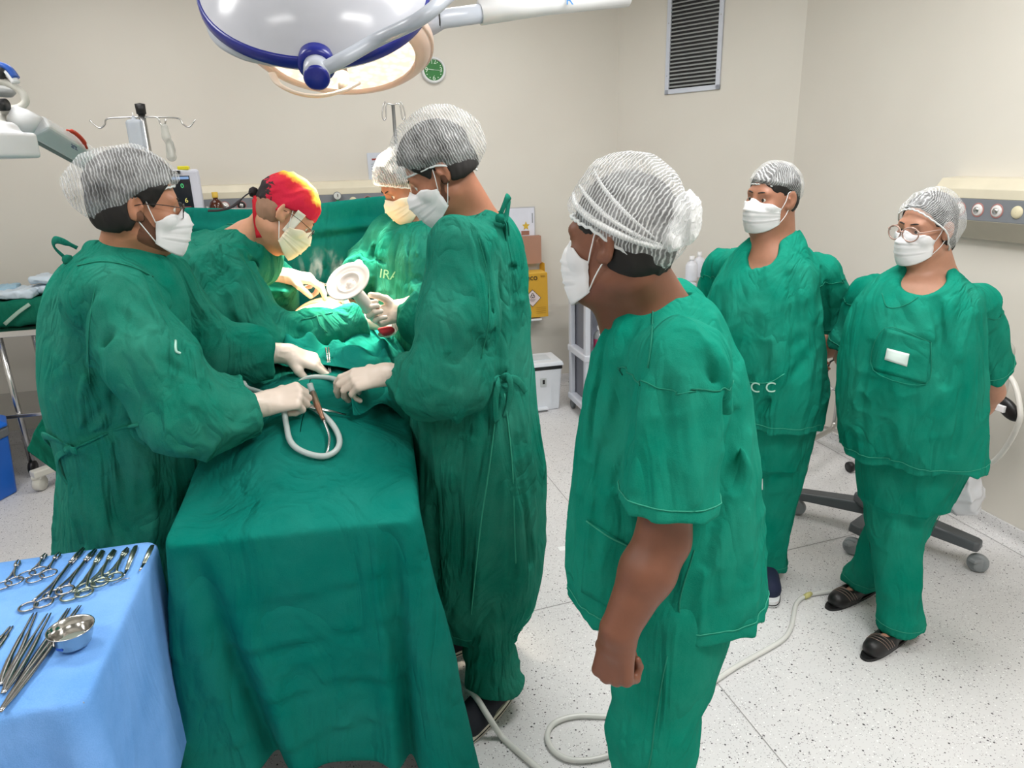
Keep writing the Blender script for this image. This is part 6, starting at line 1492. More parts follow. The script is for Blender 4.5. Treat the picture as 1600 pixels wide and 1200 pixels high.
# medical gas rail, back wall
def rail(name, label, o, ax_, nn, L, h_, outlets, cat='medical gas panel', d=.10):
    t = thing(name, label, cat, tuple(o)); ax_ = np.array(ax_, float); nn = np.array(nn, float); prof = [(0, -.135), (d*.45, -.135), (d, -.055), (d, -.042)]
    u = np.array((0, 0, 1.0))
    def ext(pr, nm, m):
        V = [o+ax_*x+nn*a+u*z for x in (0, L) for a, z in pr]; k = len(pr); F = [(i, (i+1) % k, k+(i+1) % k, k+i) for i in range(k)]+[tuple(range(k-1, -1, -1)), tuple(range(k, 2*k))]
        return mesh(nm, V, F, m, t, smooth=False, bevel=.003)
    ivory = plain('panel_ivory', rgb(222, 214, 192), .3)
    ext([(0, .045), (d, .045), (d*1.0, .085), (d*.72, .128), (0, .132)], 'top_cover', ivory); ext([(0, -.045), (d, -.045), (d, .045), (0, .045)], 'outlet_strip', plain('panel_grey', rgb(124, 128, 134), .45)); ext([(0, -.13), (d*.35, -.13), (d, -.045), (0, -.045)], 'bottom_cover', plain('panel_beige', rgb(186, 180, 164), .35))
    for x, kind in outlets:
        c = o+ax_*x+nn*d
        col = {'i': plain('blank_ivory', rgb(222, 212, 180), .4), 's': plain('socket_white', rgb(226, 222, 220), .3), 'd': M_black}[kind]
        b = MB().lathe(c, [(.001, .008), (.020, .008), (.024, .004), (.026, -.002)], 28, axis=nn, cap=False).build('outlet', col, t)
        if kind != 'i':
            MB().lathe(c, [(.024, .001), (.027, .004), (.030, .001)], 28, axis=nn, cap=False).build('ring', plain('ring_red', rgb(176, 120, 116), .5), b)
            MB().lathe(c, [(.001, .012), (.012, .012), (.013, .008)], 20, axis=nn, cap=False).build('valve_face', M_steel, b)
    return t
zr = onwall(450, 318, .1)[2]; xo = onwall(312, 318, .1)[0]
def rx_(px): return onwall(px, 325, .1)[0]-(xo-.30)
rail('gas_outlet_panel', 'long ivory and grey medical gas panel on the back wall behind the screen', np.array((xo-.30, YB, zr)), (1, 0, 0), (0, -1, 0), rx_(690), .1, [(rx_(p), k) for p, k in ((352, 's'), (378, 'd'), (420, 's'), (553, 'i'), (576, 'd'), (600, 's'))])
fm = onwall(527, 306, .13)
t = thing('flowmeter', 'green oxygen flowmeter with a round gauge on the back panel', 'flowmeter', tuple(fm+np.array((0, 0, -.09))))
MB().lathe(fm, [(.001, -.012), (.024, -.012), (.024, .008), (.020, .010), (.001, .008)], 28, axis=(0, -1, 0)).build('gauge', plain('gauge_white', rgb(210, 212, 208), .4), t); MB().lathe(fm, [(.0215, .008), (.026, .010), (.026, -.012)], 28, axis=(0, -1, 0), cap=False).build('gauge_ring', M_greyp, t)
MB().box(fm+np.array((.003, -.0115, .003)), (.004, .002, .018)).build('needle', M_black, t, smooth=False)
MB().lathe(fm+np.array((0, 0, -.025)), [(.001, 0), (.010, 0), (.012, -.015), (.026, -.022), (.026, -.065), (.001, -.066)], 20).build('body', plain('oxygen_green', rgb(26, 120, 70), .4), t)
MB().box(fm+np.array((0, .02, -.03)), (.02, .05, .02)).build('mount', M_steel, t, smooth=False)
# paper notice
pc = onwall(583, 260); t = MB().box(pc+np.array((.03, -.003, 0)), (.13, .004, .175)).build('paper_notice', plain('laminate_white', rgb(206, 212, 224), .35), smooth=False); tag(t, 'small white laminated notice on the back wall behind the hidden assistant', 'notice')
MB().box(pc+np.array((.03, -.0055, .045)), (.07, .001, .012)).build('red_line', plain('print_red', rgb(150, 60, 60), .6), t, smooth=False)
for k in range(5): MB().box(pc+np.array((.03, -.0055, .015-k*.016)), (.085, .001, .004)).build('text_line', plain('print_grey', rgb(150, 155, 165), .6), t, smooth=False)
# picture
pp = onwall(815, 352); t = thing('framed_picture', 'small white framed picture of a yellow flower above the cardboard box', 'picture', tuple(pp+np.array((0, -.012, -.13))))
MB().box(pp+np.array((0, -.008, 0)), (.20, .012, .26)).build('frame', plain('frame_grey', rgb(186, 186, 190), .4), t, bevel=.002, smooth=False); MB().box(pp+np.array((0, -.015, 0)), (.185, .002, .245)).build('sheet', plain('print_paper', rgb(224, 226, 238), .5), t, smooth=False)
star = [(.030*(1 if k % 2 == 0 else .45)*math.cos(PI/2+k*PI/5), .034*(1 if k % 2 == 0 else .45)*math.sin(PI/2+k*PI/5)) for k in range(10)]
MB().prism(star, pp+np.array((.028, -.0175, -.005)), (1, 0, 0), (0, 0, 1), .001).build('yellow_flower', plain('flower_yellow', rgb(214, 178, 60), .6), t, smooth=False)
MB().box(pp+np.array((.022, -.0175, -.055)), (.06, .002, .03)).build('brown_pot', plain('pot_brown', rgb(156, 108, 90), .6), t, smooth=False)
MB().box(pp+np.array((.078, -.0175, .05)), (.008, .002, .07)).build('grey_mark', plain('print_grey', None), t, smooth=False)
# cardboard lid + yellow sharps box on a bracket
kb = onwall(818, 416, .12); MC = plain('cardboard', rgb(172, 130, 110), .85)
bx0, bx1 = onwall(790, 440, .2)[0], at(856, 440, 4.80)[0]; zt_, zb2 = at(835, 428, 4.8)[2], at(835, 496, 4.8)[2]
MY = plain('sharps_yellow', rgb(206, 158, 46), .7)
t = thing('sharps_box', 'yellow cardboard sharps box with a hazard diamond, standing on a wall bracket', 'sharps box', ((bx0+bx1)/2, 4.87, zb2))
cxs = (bx0+bx1)/2; w_ = bx1-bx0
MB().box((cxs, 4.885, (zt_+zb2)/2), (w_, .17, zt_-zb2), taper=.98).build('box', MY, t, smooth=False)
MB().box((cxs, 4.885, zt_+.003), (w_*.96, .165, .005)).build('lid', plain('sharps_yellow_light', rgb(222, 178, 70), .7), t, smooth=False)
MB().box((cxs-.02, 4.80, zt_+.005), (.05, .012, .02)).build('slot_tab', plain('tab_olive', rgb(150, 120, 50), .7), t, smooth=False)
MB().prism([(0, 0), (.062, 0), (.058, .085), (.012, .095), (0, .07)], (bx1-.008, 4.97, zt_-.03), (.35, -.94, 0), (0, 0, 1), .004).build('carry_handle', MY, t, smooth=False)
MB().box((bx1+.006, 4.945, zt_+.025), (.004, .016, .03), np.array([[.35, .94, 0], [-.94, .35, 0], [0, 0, 1]]).T).build('handle_slot', M_white, t, smooth=False)
fy = 4.80-.002; tb_ = plain('print_black', rgb(26, 24, 22), .7)
text_mesh('print', 'eco', tb_, t, (at(831, 434, 4.80)[0], fy, at(831, 434, 4.8)[2]), (1, 0, 0), (0, 0, 1), .058)
text_mesh('print', 'box', plain('print_brown', rgb(150, 116, 40), .7), t, (at(848, 431, 4.80)[0], fy, at(848, 431, 4.8)[2]), (1, 0, 0), (0, 0, 1), .022)
dc = at(832, 466, 4.8); dc = np.array((dc[0], fy, dc[2])); q = .064
MB().prism([(0, -q), (q, 0), (0, q), (-q, 0)], dc, (1, 0, 0), (0, 0, 1), .0012).build('hazard_border', tb_, t, smooth=False)
MB().prism([(0, -q*.93), (q*.93, 0), (0, q*.93), (-q*.93, 0)], dc+np.array((0, -.0008, 0)), (1, 0, 0), (0, 0, 1), .0012).build('hazard_sign', plain('hazard_white', rgb(222, 206, 206), .6), t, smooth=False)
b = MB()
for a in (90, 210, 330): a = math.radians(a); c3 = dc+np.array((math.cos(a)*.009, -.0022, .017+math.sin(a)*.009)); b.tube([c3+np.array((math.cos(k)*.009, 0, math.sin(k)*.009)) for k in np.linspace(a-2.4, a+2.4, 16)], .0021, 6)
b.tube([dc+np.array((math.cos(k)*.0075, -.0022, .017+math.sin(k)*.0075)) for k in np.linspace(0, 2*PI, 18, endpoint=False)], .0012, 6, closed=True); b.build('biohazard_symbol', tb_, t)
for k in range(3): MB().box(dc+np.array((0, -.0015, -.008-k*.008)), (.05-k*.012, .001, .003)).build('text_line', plain('print_grey', None), t, smooth=False)
for k in range(4): MB().box((bx1-.055, fy, zb2+.03+k*.014), (.075, .001, .0015)).build('text_line', plain('print_brown', None), t, smooth=False)
t = MB().box((cxs+.01, 4.885, zb2-.016), (w_*.6, .20, .012)); t.box((cxs+.01, 4.975, zb2-.045), (w_*.5, .012, .06)); t = t.build('wall_bracket', M_white, smooth=False, bevel=.003); tag(t, 'white wall bracket under the yellow sharps box', 'bracket')
ct = MB().box((at(822, 400, 4.95)[0], 4.955, at(822, 392, 4.9)[2]), (at(845, 400, 4.95)[0]-at(800, 400, 4.95)[0], .06, at(822, 369, 4.95)[2]-at(822, 412, 4.95)[2])).build('cardboard_box', MC, smooth=False); tag(ct, 'plain brown cardboard box against the wall above the yellow sharps box', 'box')

# ---------------------------------------------------------------- pedal bin
bc = np.array((1.30, 4.56, 0)); M_bin = plain('bin_white', rgb(224, 228, 234), .35)
t = thing('pedal_bin', 'white plastic pedal bin with a black rim under the lid, below the sharps box', 'bin', tuple(bc))
hz_ = .345; MB().box(bc+(0, 0, .158), (.24, .22, .316), taper=1.14).build('body', M_bin, t, bevel=.012, smooth=False)
MB().box(bc+(0, 0, .316), (.282, .258, .028)).build('rim', M_black, t, bevel=.008, smooth=False); MB().box(bc+(0, 0, .345), (.30, .28, .030), taper=.93).build('lid', M_bin, t, bevel=.008, smooth=False)
MB().box(bc+(0, 0, .362), (.15, .13, .004)).build('lid_panel', plain('bin_panel', rgb(206, 212, 218), .3), t, smooth=False)
MB().box(bc+(-.02, -.125, .022), (.10, .05, .014)).build('pedal', M_bin, t, bevel=.005, smooth=False)
MB().box(bc+(.0, -.124, .215), (.045, .003, .06)).build('label', plain('label_grey', rgb(190, 195, 195), .5), t, smooth=False); MB().box(bc+(.002, -.1265, .218), (.016, .002, .03)).build('label_symbol', M_black, t, smooth=False)
MB().box(bc+(.06, -.118, .17), (.008, .008, .24)).build('edge_rib', M_bin, t, smooth=False)

# ---------------------------------------------------------------- white trolley with bottles
tx0, ty0 = 1.485, 4.10; tw, td = .78, .36; Mt = plain('trolley_white', rgb(206, 210, 220), .4); Mtg = plain('trolley_grey', rgb(116, 118, 128), .5)
t = thing('trolley', 'white plastic trolley with open shelves behind the person in the middle', 'trolley', (tx0+tw/2, ty0+td/2, 0))
for z in (.10, .45, .875): MB().box((tx0+tw/2, ty0+td/2, z), (tw, td, .05)).build('shelf', Mt, t, bevel=.012, smooth=False)
for x in (tx0+.025, tx0+tw-.025):
    for y in (ty0+.03, ty0+td-.03): MB().box((x, y, .475), (.035, .045, .75)).build('post', Mt, t, bevel=.006, smooth=False)
for x in (tx0+.055, tx0+tw-.055): MB().box((x, ty0+td/2, .475), (.012, td-.06, .72)).build('side_panel', Mtg, t, smooth=False)
MB().box((tx0+tw/2, ty0+td-.03, .475), (tw-.06, .01, .72)).build('back_panel', plain('trolley_back', rgb(168, 172, 186), .5), t, smooth=False)
def caster(p, par, r=.03, m=None, axis=(1, 0, 0), hood=None):
    b = MB().lathe(p, [(.001, -.012), (r*.9, -.012), (r, -.008), (r, .008), (r*.9, .012), (.001, .012)], 22, axis=axis).build('caster', m or M_greyp, par)
    MB().box(np.array(p)+(0, 0, r*.85), (.028, .028, r*.9)).build('fork', hood or M_greyp, b, bevel=.004, smooth=False); return b
for x in (tx0+.03, tx0+tw-.03):
    for y in (ty0+.03, ty0+td-.03): caster((x, y, .034), t, .032)
def bottle(p, r, h, col, cap, label, group, lab=None, name='bottle', cat='bottle'):
    p = np.array(p, float); t = thing(name, label, cat, tuple(p), group)
    MB().lathe(p, [(.001, 0), (r*.95, 0), (r, .004), (r, h*.62), (r*.75, h*.74), (r*.34, h*.80), (r*.34, h*.86)], 24).build('body', col, t)
    MB().lathe(p, [(r*.42, h*.85), (r*.42, h), (.001, h)], 20, cap=False).build('cap', cap, t)
    if lab: MB().lathe(p, [(r*1.012, h*.16), (r*1.012, h*.50)], 24, cap=False).build('label', lab, t)
    return t
Mclr = plain('clear_bottle', rgb(206, 212, 216), .15, **{'Transmission Weight': .4}); Mwc = plain('cap_white', rgb(236, 236, 238), .4)
bottle((1.62, 4.20, .475), .036, .17, Mclr, Mwc, 'clear bottle with a pink label on the trolley\'s middle shelf', 'bottles on the trolley', plain('label_pink', rgb(196, 70, 110), .5))
bottle((1.695, 4.27, .475), .034, .17, Mclr, Mwc, 'clear bottle behind the pink-labelled one on the trolley\'s middle shelf', 'bottles on the trolley')
bottle((1.77, 4.22, .475), .032, .18, Mclr, Mwc, 'clear bottle right of the other two on the trolley\'s middle shelf', 'bottles on the trolley', plain('label_blue', None))
p_ = at(1080, 432, 4.20); bottle((p_[0], 4.20, .90), .040, at(1080, 400, 4.20)[2]-.90, plain('white_bottle', rgb(226, 228, 236), .35), Mwc, 'white bottle on the trolley top just right of the near person\'s neck', 'bottles on the trolley')
p_ = at(1088, 420, 4.32); bottle((p_[0]+.02, 4.32, .90), .038, .17, plain('white_bottle', None), Mwc, 'white bottle at the back of the trolley top, half hidden by another', 'bottles on the trolley')
p_ = at(1120, 420, 4.14); bottle((p_[0]-.01, 4.15, .90), .040, at(1120, 404, 4.15)[2]-.90, plain('white_bottle', None), plain('cap_red', rgb(110, 30, 38), .5), 'white bottle with a dark red cap beside the heavy-set person\'s shoulder', 'bottles on the trolley')

# ---------------------------------------------------------------- IV stands, bags
iv = at(220, 172, 4.3); vx, vy = iv[0], 4.3
t = thing('iv_stand', 'steel infusion stand with a black top cap and four hooks, behind the left person', 'infusion stand', (vx, vy, 0))
MB().tube([(vx, vy, .10), (vx, vy, iv[2])], .018, 14).build('pole', M_steel, t); MB().lathe((vx, vy, iv[2]-.02), [(.001, 0), (.024, 0), (.026, .05), (.001, .055)], 18).build('top_cap', M_black, t)
for i, (dx, dy) in enumerate(((-.17, 0), (-.06, .08), (.08, -.02), (.17, .05))):
    a = np.array((vx, vy, iv[2]-.035)); e = a+np.array((dx, dy, 0)); MB().tube(smoothpath([a, a*.5+e*.5, e+(0, 0, -.006), e+np.array((dx*.1, 0, -.035)), e+np.array((dx*.28, 0, -.05)), e+np.array((dx*.5, 0, -.012))], 4), .0045, 8).build('hook', M_steel, t)
for k in range(5): a = 2*PI*k/5; e = (vx+.28*math.cos(a), vy+.28*math.sin(a), .06); b = MB().tube([(vx, vy, .12), e], .013, 8).build('foot', M_steel_dk, t); MB().lathe((e[0], e[1], .03), [(.001, -.01), (.028, -.01), (.028, .01), (.001, .01)], 16, axis=(1, 0, 0)).build('wheel', M_black, b)
Mbag = plain('iv_bag_clear', rgb(214, 224, 236), .2, **{'Transmission Weight': .45, 'Alpha': .8})
bp = at(210, 193, 4.28); F = Field(); F.add(rbox(bp+np.array((0, 0, -.055)), (.042, .020, .075), .018), 0); F.add(cone(bp+(0, 0, .02), bp+(0, 0, .035), .008, .006), .02)
o = sdfmesh('infusion_bottle', F, bp-.15, bp+.12, .005, Mbag); tag(o, 'pale infusion bag hanging left of the stand pole', 'infusion bag'); MB().tube([bp+(0, 0, .03), bp+(0, 0, .055)], .003, 6).build('loop', Mwc, o)
bp = at(258, 205, 4.28); F = Field(); F.add(cone(bp+(0, 0, -.03), bp+(0, 0, .02), .022, .018), 0); F.add(cone(bp+(.01, 0, -.13), bp+(.005, 0, -.03), .026, .010), .02)
o = sdfmesh('infusion_set', F, bp-.2, bp+.1, .005, plain('clear_tube_plastic', rgb(210, 212, 205), .15, **{'Alpha': .5})); tag(o, 'coiled clear infusion tubing hanging right of the stand pole', 'infusion tubing')
b = MB(); b.tube([bp+np.array((.012+.018*math.cos(k*.6)*(1+.1*math.sin(k)), .01*math.sin(k), -.09+.05*math.sin(k*.6))) for k in np.linspace(0, 40, 120)], .003, 6); b.build('coiled_line', plain('clear_tube_plastic', None), o)
iv2 = at(614, 164, 4.6); vx, vy = iv2[0], 4.6
t = thing('iv_stand', 'slim infusion stand with two loop hooks, behind the tall person\'s cap', 'infusion stand', (vx, vy, 0))
MB().tube([(vx, vy, .06), (vx, vy, iv2[2])], .011, 12).build('pole', M_steel_dk, t)
for sg in (-1, 1):
    c = np.array((vx, vy, iv2[2])); MB().tube(smoothpath([c, c+(sg*.035, 0, .008), c+(sg*.045, 0, -.02), c+(sg*.05, 0, -.075), c+(sg*.062, 0, -.085), c+(sg*.070, 0, -.06), c+(sg*.058, 0, .0), c+(sg*.045, 0, .02)], 5), .0045, 8).build('hook', M_steel, t)
MB().lathe((vx, vy, 0), [(.001, .0), (.20, .0), (.20, .02), (.05, .05), (.012, .07)], 32).build('base', M_steel_dk, t)

# ---------------------------------------------------------------- patient monitor, medicine bottles
mc = at(278, 312, 4.45); t = thing('patient_monitor', 'white patient monitor with a dark screen and a yellow alarm light on top', 'monitor', (mc[0], 4.45, mc[2]-.16))
yw = np.array([[.98, .17, 0], [-.17, .98, 0], [0, 0, 1]]).T
MB().box(mc, (.27, .10, .33), yw).build('housing', plain('monitor_white', rgb(212, 214, 226), .35), t, bevel=.018, smooth=False)
fr = mc+yw@np.array((0, -.0515, 0))
MB().box(fr+yw@np.array((-.02, 0, 0)), (.20, .003, .26), yw).build('screen', plain('screen_black', rgb(34, 36, 44), .15), t, smooth=False)
def sc(x, z): return fr+yw@np.array((x, -.0025, z))
eg = emit('screen_green', (.15, 1, .35, 1), .8); ey = emit('screen_yellow', (1, .9, .25, 1), .9); ew = emit('screen_white', (.85, .95, 1, 1), .9); er = emit('screen_red', (.6, .15, .15, 1), .5); eb = emit('screen_blue', (.35, .55, .9, 1), .7)
MB().box(sc(-.02, .118), (.19, .001, .014), yw).build('screen_header', eb, t, smooth=False)
for x, z, m_, tx, sz in ((.035, .075, eg, '0', .034), (.045, -.005, ey, '6', .036), (.055, -.09, ew, '00:31', .036)): text_mesh('readout', tx, m_, t, sc(x, z), yw@np.array((1, 0, 0)), (0, 0, 1), sz, .0008)
for z in (-.04, -.06): MB().box(sc(.02, z), (.09, .001, .003), yw).build('trace', er, t, smooth=False)
MB().box(mc+(.06, -.01, .172), (.06, .05, .022)).build('alarm_light', plain('alarm_yellow', rgb(240, 228, 40), .3), t, bevel=.006, smooth=False); MB().box(mc+(.0, -.03, .150), (.09, .07, .016)).build('handle_recess', M_black, t, smooth=False)
for k in range(3): MB().lathe(fr+yw@np.array((.112, -.001, -.06-k*.026)), [(.001, .004), (.006, .004), (.007, 0)], 12, axis=yw@np.array((0, -1, 0)), cap=False).build('button', plain('button_mauve', rgb(150, 110, 130), .5), t)
an = thing('anesthesia_cart', 'equipment cart carrying the monitor and bottles behind the green screen', 'cart', (mc[0]+.10, 4.5, 0))
zt2 = mc[2]-.167
MB().box((mc[0]+.12, 4.52, zt2-.012), (.56, .42, .022)).build('top_shelf', plain('cart_grey', rgb(150, 154, 160), .4), an, bevel=.005, smooth=False); MB().box((mc[0]+.12, 4.52, zt2*.5+.02), (.50, .36, zt2-.13)).build('cabinet', plain('cart_grey', None), an, bevel=.01, smooth=False)
for dx in (-.2, .2):
    for dy in (-.13, .13): caster((mc[0]+.12+dx, 4.52+dy, .034), an, .032)
p = at(338, 325, 4.40); bottle((p[0], 4.42, zt2), .040, at(338, 300, 4.42)[2]-zt2, plain('amber_glass', rgb(70, 30, 14), .1), plain('cap_yellow', rgb(206, 170, 60), .5), 'amber glass bottle with a yellow neck next to the monitor', 'medicine bottles by the monitor', plain('label_grey', None))
p = at(322, 322, 4.48); bottle((p[0], 4.50, zt2), .028, .12, plain('clear_vial', rgb(190, 198, 190), .12, **{'Transmission Weight': .4}), plain('cap_steel', rgb(190, 190, 195), .25, .8), 'clear glass vial leaning behind the amber bottle', 'medicine bottles by the monitor')
p = at(318, 324, 4.40); bottle((p[0], 4.40, zt2), .022, .055, plain('yellow_ampoule', rgb(216, 184, 90), .3), plain('cap_yellow', None), 'small yellow vial between the monitor and the amber bottle', 'medicine bottles by the monitor')
# ---------------------------------------------------------------- left: steel table with bundles, bin
ex0, ex1, ey0, ey1 = -2.72, -1.42, 4.30, 4.86; ze = .885
t = thing('steel_table', 'stainless steel side table with a lower shelf at the left edge', 'table', ((ex0+ex1)/2, (ey0+ey1)/2, 0))
MB().box(((ex0+ex1)/2, (ey0+ey1)/2, ze-.02), (ex1-ex0, ey1-ey0, .035)).build('tabletop', M_steel, t, bevel=.004, smooth=False); MB().box(((ex0+ex1)/2, (ey0+ey1)/2, .38), (ex1-ex0-.06, ey1-ey0-.06, .022)).build('lower_shelf', M_steel, t, bevel=.004, smooth=False)
for x in (-2.60, -1.90, -1.50) if False else (-2.62, -1.89):
    for y in (ey0+.06, ey1-.06): l_ = MB().tube([(x, y, .09), (x, y, ze-.04)], .017, 14).build('leg', M_steel, t); MB().lathe((x, y, .045), [(.001, -.013), (.042, -.013), (.045, 0), (.042, .013), (.001, .013)], 20, axis=(1, 0, 0)).build('wheel', M_black, l_)
for y in (ey0+.06, ey1-.06): l_ = MB().tube([(-1.47, y, .09), (-1.47, y, ze-.04)], .017, 14).build('leg', M_steel, t); MB().lathe((-1.47, y, .045), [(.001, -.013), (.042, -.013), (.045, 0), (.042, .013), (.001, .013)], 20, axis=(1, 0, 0)).build('wheel', M_black, l_)
F = Field(); c = np.array((-2.02, 4.56, ze+.075)); F.add(rbox(c, (.50, .19, .072), .05), 0); F.folds(.018, (1, .1, .3), 9, 3, 5); F.folds(.008, (.5, .1, 1), 20, 5, 6)
o = sdfmesh('linen_bundle', F, c-(.6, .3, .14), c+(.6, .3, .16), .012, M_drape_dk, origin=(c[0], c[1], ze)); tag(o, 'dark green cloth bundle tied with a pale strap on the steel side table', 'linen bundle')
MB().tube(smoothpath([(-1.70, 4.36, ze+.13), (-1.76, 4.34, ze+.09), (-1.84, 4.345, ze+.03)], 5), .010, 8, flat=.2, up=(0, -1, 0)).build('strap', plain('strap_pale', rgb(150, 180, 165), .7), o)
Mpk = plain('package_film', rgb(200, 214, 226), .3); Mpb = plain('package_blue', rgb(150, 185, 205), .5)
for i, (x, y, z, sx, sy, sz, m, lb) in enumerate(((-2.15, 4.50, .165, .22, .12, .012, Mpk, 'flat grey-white package on the front of the green bundle'), (-1.83, 4.52, .175, .13, .11, .020, Mpk, 'crinkled white sterile package in the middle of the green bundle'), (-1.98, 4.58, .195, .14, .10, .014, Mpb, 'pale blue sterile package behind the white one on the bundle'), (-1.60, 4.62, .235, .14, .10, .016, Mpk, 'white glove packet topmost at the bundle\'s right end'), (-1.60, 4.60, .185, .13, .09, .016, Mpk, 'white packet under the glove packet at the bundle\'s right end'), (-1.52, 4.42, .028, .06, .05, .02, Mpk, 'crumpled white wrapper on the steel tabletop beside the bundle'))):
    F = Field(); c = np.array((x, y, ze+z)); F.add(rbox(c, (sx, sy, sz), min(sz*.8, .012)), 0); F.folds(.016, (1, .3, 0), 22, 7, 11+i); F.folds(.010, (.2, 1, 0), 34, 9, 15+i)
    o = sdfmesh('sterile_package', F, c-(sx+.05, sy+.05, sz+.05), c+(sx+.05, sy+.05, sz+.05), .008, m); tag(o, lb, 'package', 'packages on the side table')
b = MB(); b.tube([(-1.66+.13*math.cos(a), 4.52+.10*math.sin(a), .400+.006*(a/6.3)) for a in np.linspace(0, 12.5, 60)], .011, 8); tag(b.build('hose_coil', plain('hose_cream', rgb(196, 184, 150), .4)), 'cream-coloured hose coiled on the lower shelf of the steel table', 'hose')
F = Field(); c = np.array((-1.60, 4.40, .430)); F.add(rbox(c, (.06, .04, .03), .02), 0); F.folds(.012, (1, 0, .2), 24, 9, 3); tag(sdfmesh('plastic_wrap', F, c-.12, c+.12, .008, plain('wrap_bluegrey', rgb(110, 125, 160), .3)), 'crumpled blue-grey plastic wrap on the lower shelf', 'wrapper')
bx, by = -2.06, 4.12; MBl = plain('bin_blue', rgb(22, 104, 206), .35)
t = thing('waste_bin', 'bright blue octagonal waste bin with a grey collar at the left edge', 'bin', (bx, by, 0))
oc = lambda r, h: (r, h)
MB().lathe((bx, by, 0), [(.001, 0), (.165, 0), (.195, .34), (.001, .34)], 8).build('body', MBl, t, bevel=.01, smooth=False); MB().lathe((bx, by, 0), [(.19, .335), (.205, .345), (.205, .385), (.185, .395), (.001, .395)], 8).build('collar', M_greyp, t, bevel=.004, smooth=False)
MB().lathe((bx, by, 0), [(.205, .395), (.205, .41), (.13, .455), (.001, .46)], 8).build('lid', MBl, t, bevel=.006, smooth=False)
# mobile base with white casters (left, below the drape corner)
sb = np.array((-1.50, 3.95, 0)); t = thing('mobile_stand', 'white wheeled base showing one caster below the green drape corner', 'mobile stand', tuple(sb+np.array((.15, .1, 0))))
Mc = plain('caster_ivory', rgb(214, 212, 202), .4); cp = atz(63, 768, .0)
for q in (cp+np.array((0, .02, 0)), cp+np.array((.45, .05, 0)), cp+np.array((.05, .42, 0)), cp+np.array((.48, .44, 0))):
    b = MB().lathe(q+(0, 0, .045), [(.001, -.022), (.040, -.022), (.044, -.014), (.044, .014), (.040, .022), (.001, .022)], 22, axis=(.95, -.2, 0)).build('caster', Mc, t); MB().box(q+np.array((0, 0, .088)), (.055, .07, .03)).build('hood', Mc, b, bevel=.01, smooth=False)
ctr = cp+np.array((.25, .25, .13))
b = MB(); [b.box((ctr+q)/2+np.array((0, 0, .045)), (np.linalg.norm((ctr-q)[:2])+.04, .06, .04), np.array([[nrm((ctr-q)*(1, 1, 0))[0], -nrm((ctr-q)*(1, 1, 0))[1], 0], [nrm((ctr-q)*(1, 1, 0))[1], nrm((ctr-q)*(1, 1, 0))[0], 0], [0, 0, 1]])) for q in (cp, cp+np.array((.45, .05, 0)), cp+np.array((.05, .42, 0)), cp+np.array((.48, .44, 0)))]; b.build('base', Mc, t, bevel=.008, smooth=False)
MB().tube([ctr, ctr+(0, 0, .6)], .03, 16).build('column', Mc, t)

# ---------------------------------------------------------------- right side
ro = atx(1470, 330, XR); zrr = atx(1560, 330, XR-.12)[2]
y0r = atx(1472, 330, XR-.06)[1]
rail('gas_outlet_panel', 'ivory and grey medical gas panel on the right wall behind the rightmost person', np.array((XR, y0r, zrr)), (0, -1, 0), (-1, 0, 0), y0r+.2, .1, [(y0r-atx(p, 328, XR-.12)[1], k) for p, k in ((1500, 's'), (1528, 's'), (1558, 's'), (1590, 'i'), (1640, 'i'))], d=.12)
# tubular stand with tray
M_tb = plain('stand_tube', (.55, .54, .52, 1), .3, 1.0); YS = 3.30
t = thing('tray_stand', 'tubular steel stand with a tray, between the two standing people', 'stand', tuple(atz(1290, 690, 0)))
pb = atx(1303, 676, 2.62)
b = MB().tube(smoothpath([atx(1330, 470, 2.62), atx(1325, 520, 2.62), atx(1313, 590, 2.62), atx(1307, 645, 2.62), atx(1302, 666, 2.60), atx(1290, 676, 2.50), atx(1262, 690, 2.30)], 6), .014, 14); b.build('frame_tube', M_tb, t)
MB().tube([atx(1262, 661, 2.66), atx(1345, 683, 2.66)], .010, 12).build('cross_bar', M_tb, t); 
tp0 = atx(1338, 468, 2.56); MB().box((2.50, tp0[1]-.06, tp0[2]-.01), (.40, .42, .014)).build('tray', M_steel, t, bevel=.004, smooth=False)
MB().box(atx(1324, 533, 2.60), (.03, .03, .05)).build('clamp', Mwc, t, bevel=.004, smooth=False)
for q in (atz(1262, 700, .03), atz(1420, 740, .03), np.array((2.62, 2.95, .03))):
    w_ = MB().lathe(q, [(.001, -.012), (.028, -.012), (.030, 0), (.028, .012), (.001, .012)], 18, axis=(1, 0, 0)).build('wheel', M_black, t)
for i, (dx, dy, dz, m, lb) in enumerate(((-.02, .02, .03, Mpk, 'crinkled white sterile pack on the tray stand'), (-.06, -.06, .02, Mpb, 'pale blue sterile pack under the white one on the tray stand'))):
    F = Field(); c = np.array((2.50+dx, tp0[1]-.06+dy, tp0[2]+dz)); F.add(rbox(c, (.13, .12, .018), .012), 0); F.folds(.030, (1, .4, 0), 18, 6, 51+i); F.folds(.014, (.2, 1, 0), 30, 9, 55+i)
    tag(sdfmesh('sterile_package', F, c-(.2, .2, .07), c+(.2, .2, .09), .008, m), lb, 'package', 'packages on the tray stand')
hs_ = [atx(1303, 540, 2.60), atx(1303, 560, 2.60)]; t = thing('stethoscope', 'black and steel stethoscope hanging from the tray stand', 'stethoscope', tuple(atx(1302, 575, 2.6)))
MB().tube(smoothpath([atx(1327, 505, 2.58), atx(1318, 515, 2.60), atx(1304, 530, 2.60), atx(1303, 562, 2.60)], 5), .0055, 8).build('tube', M_black, t)
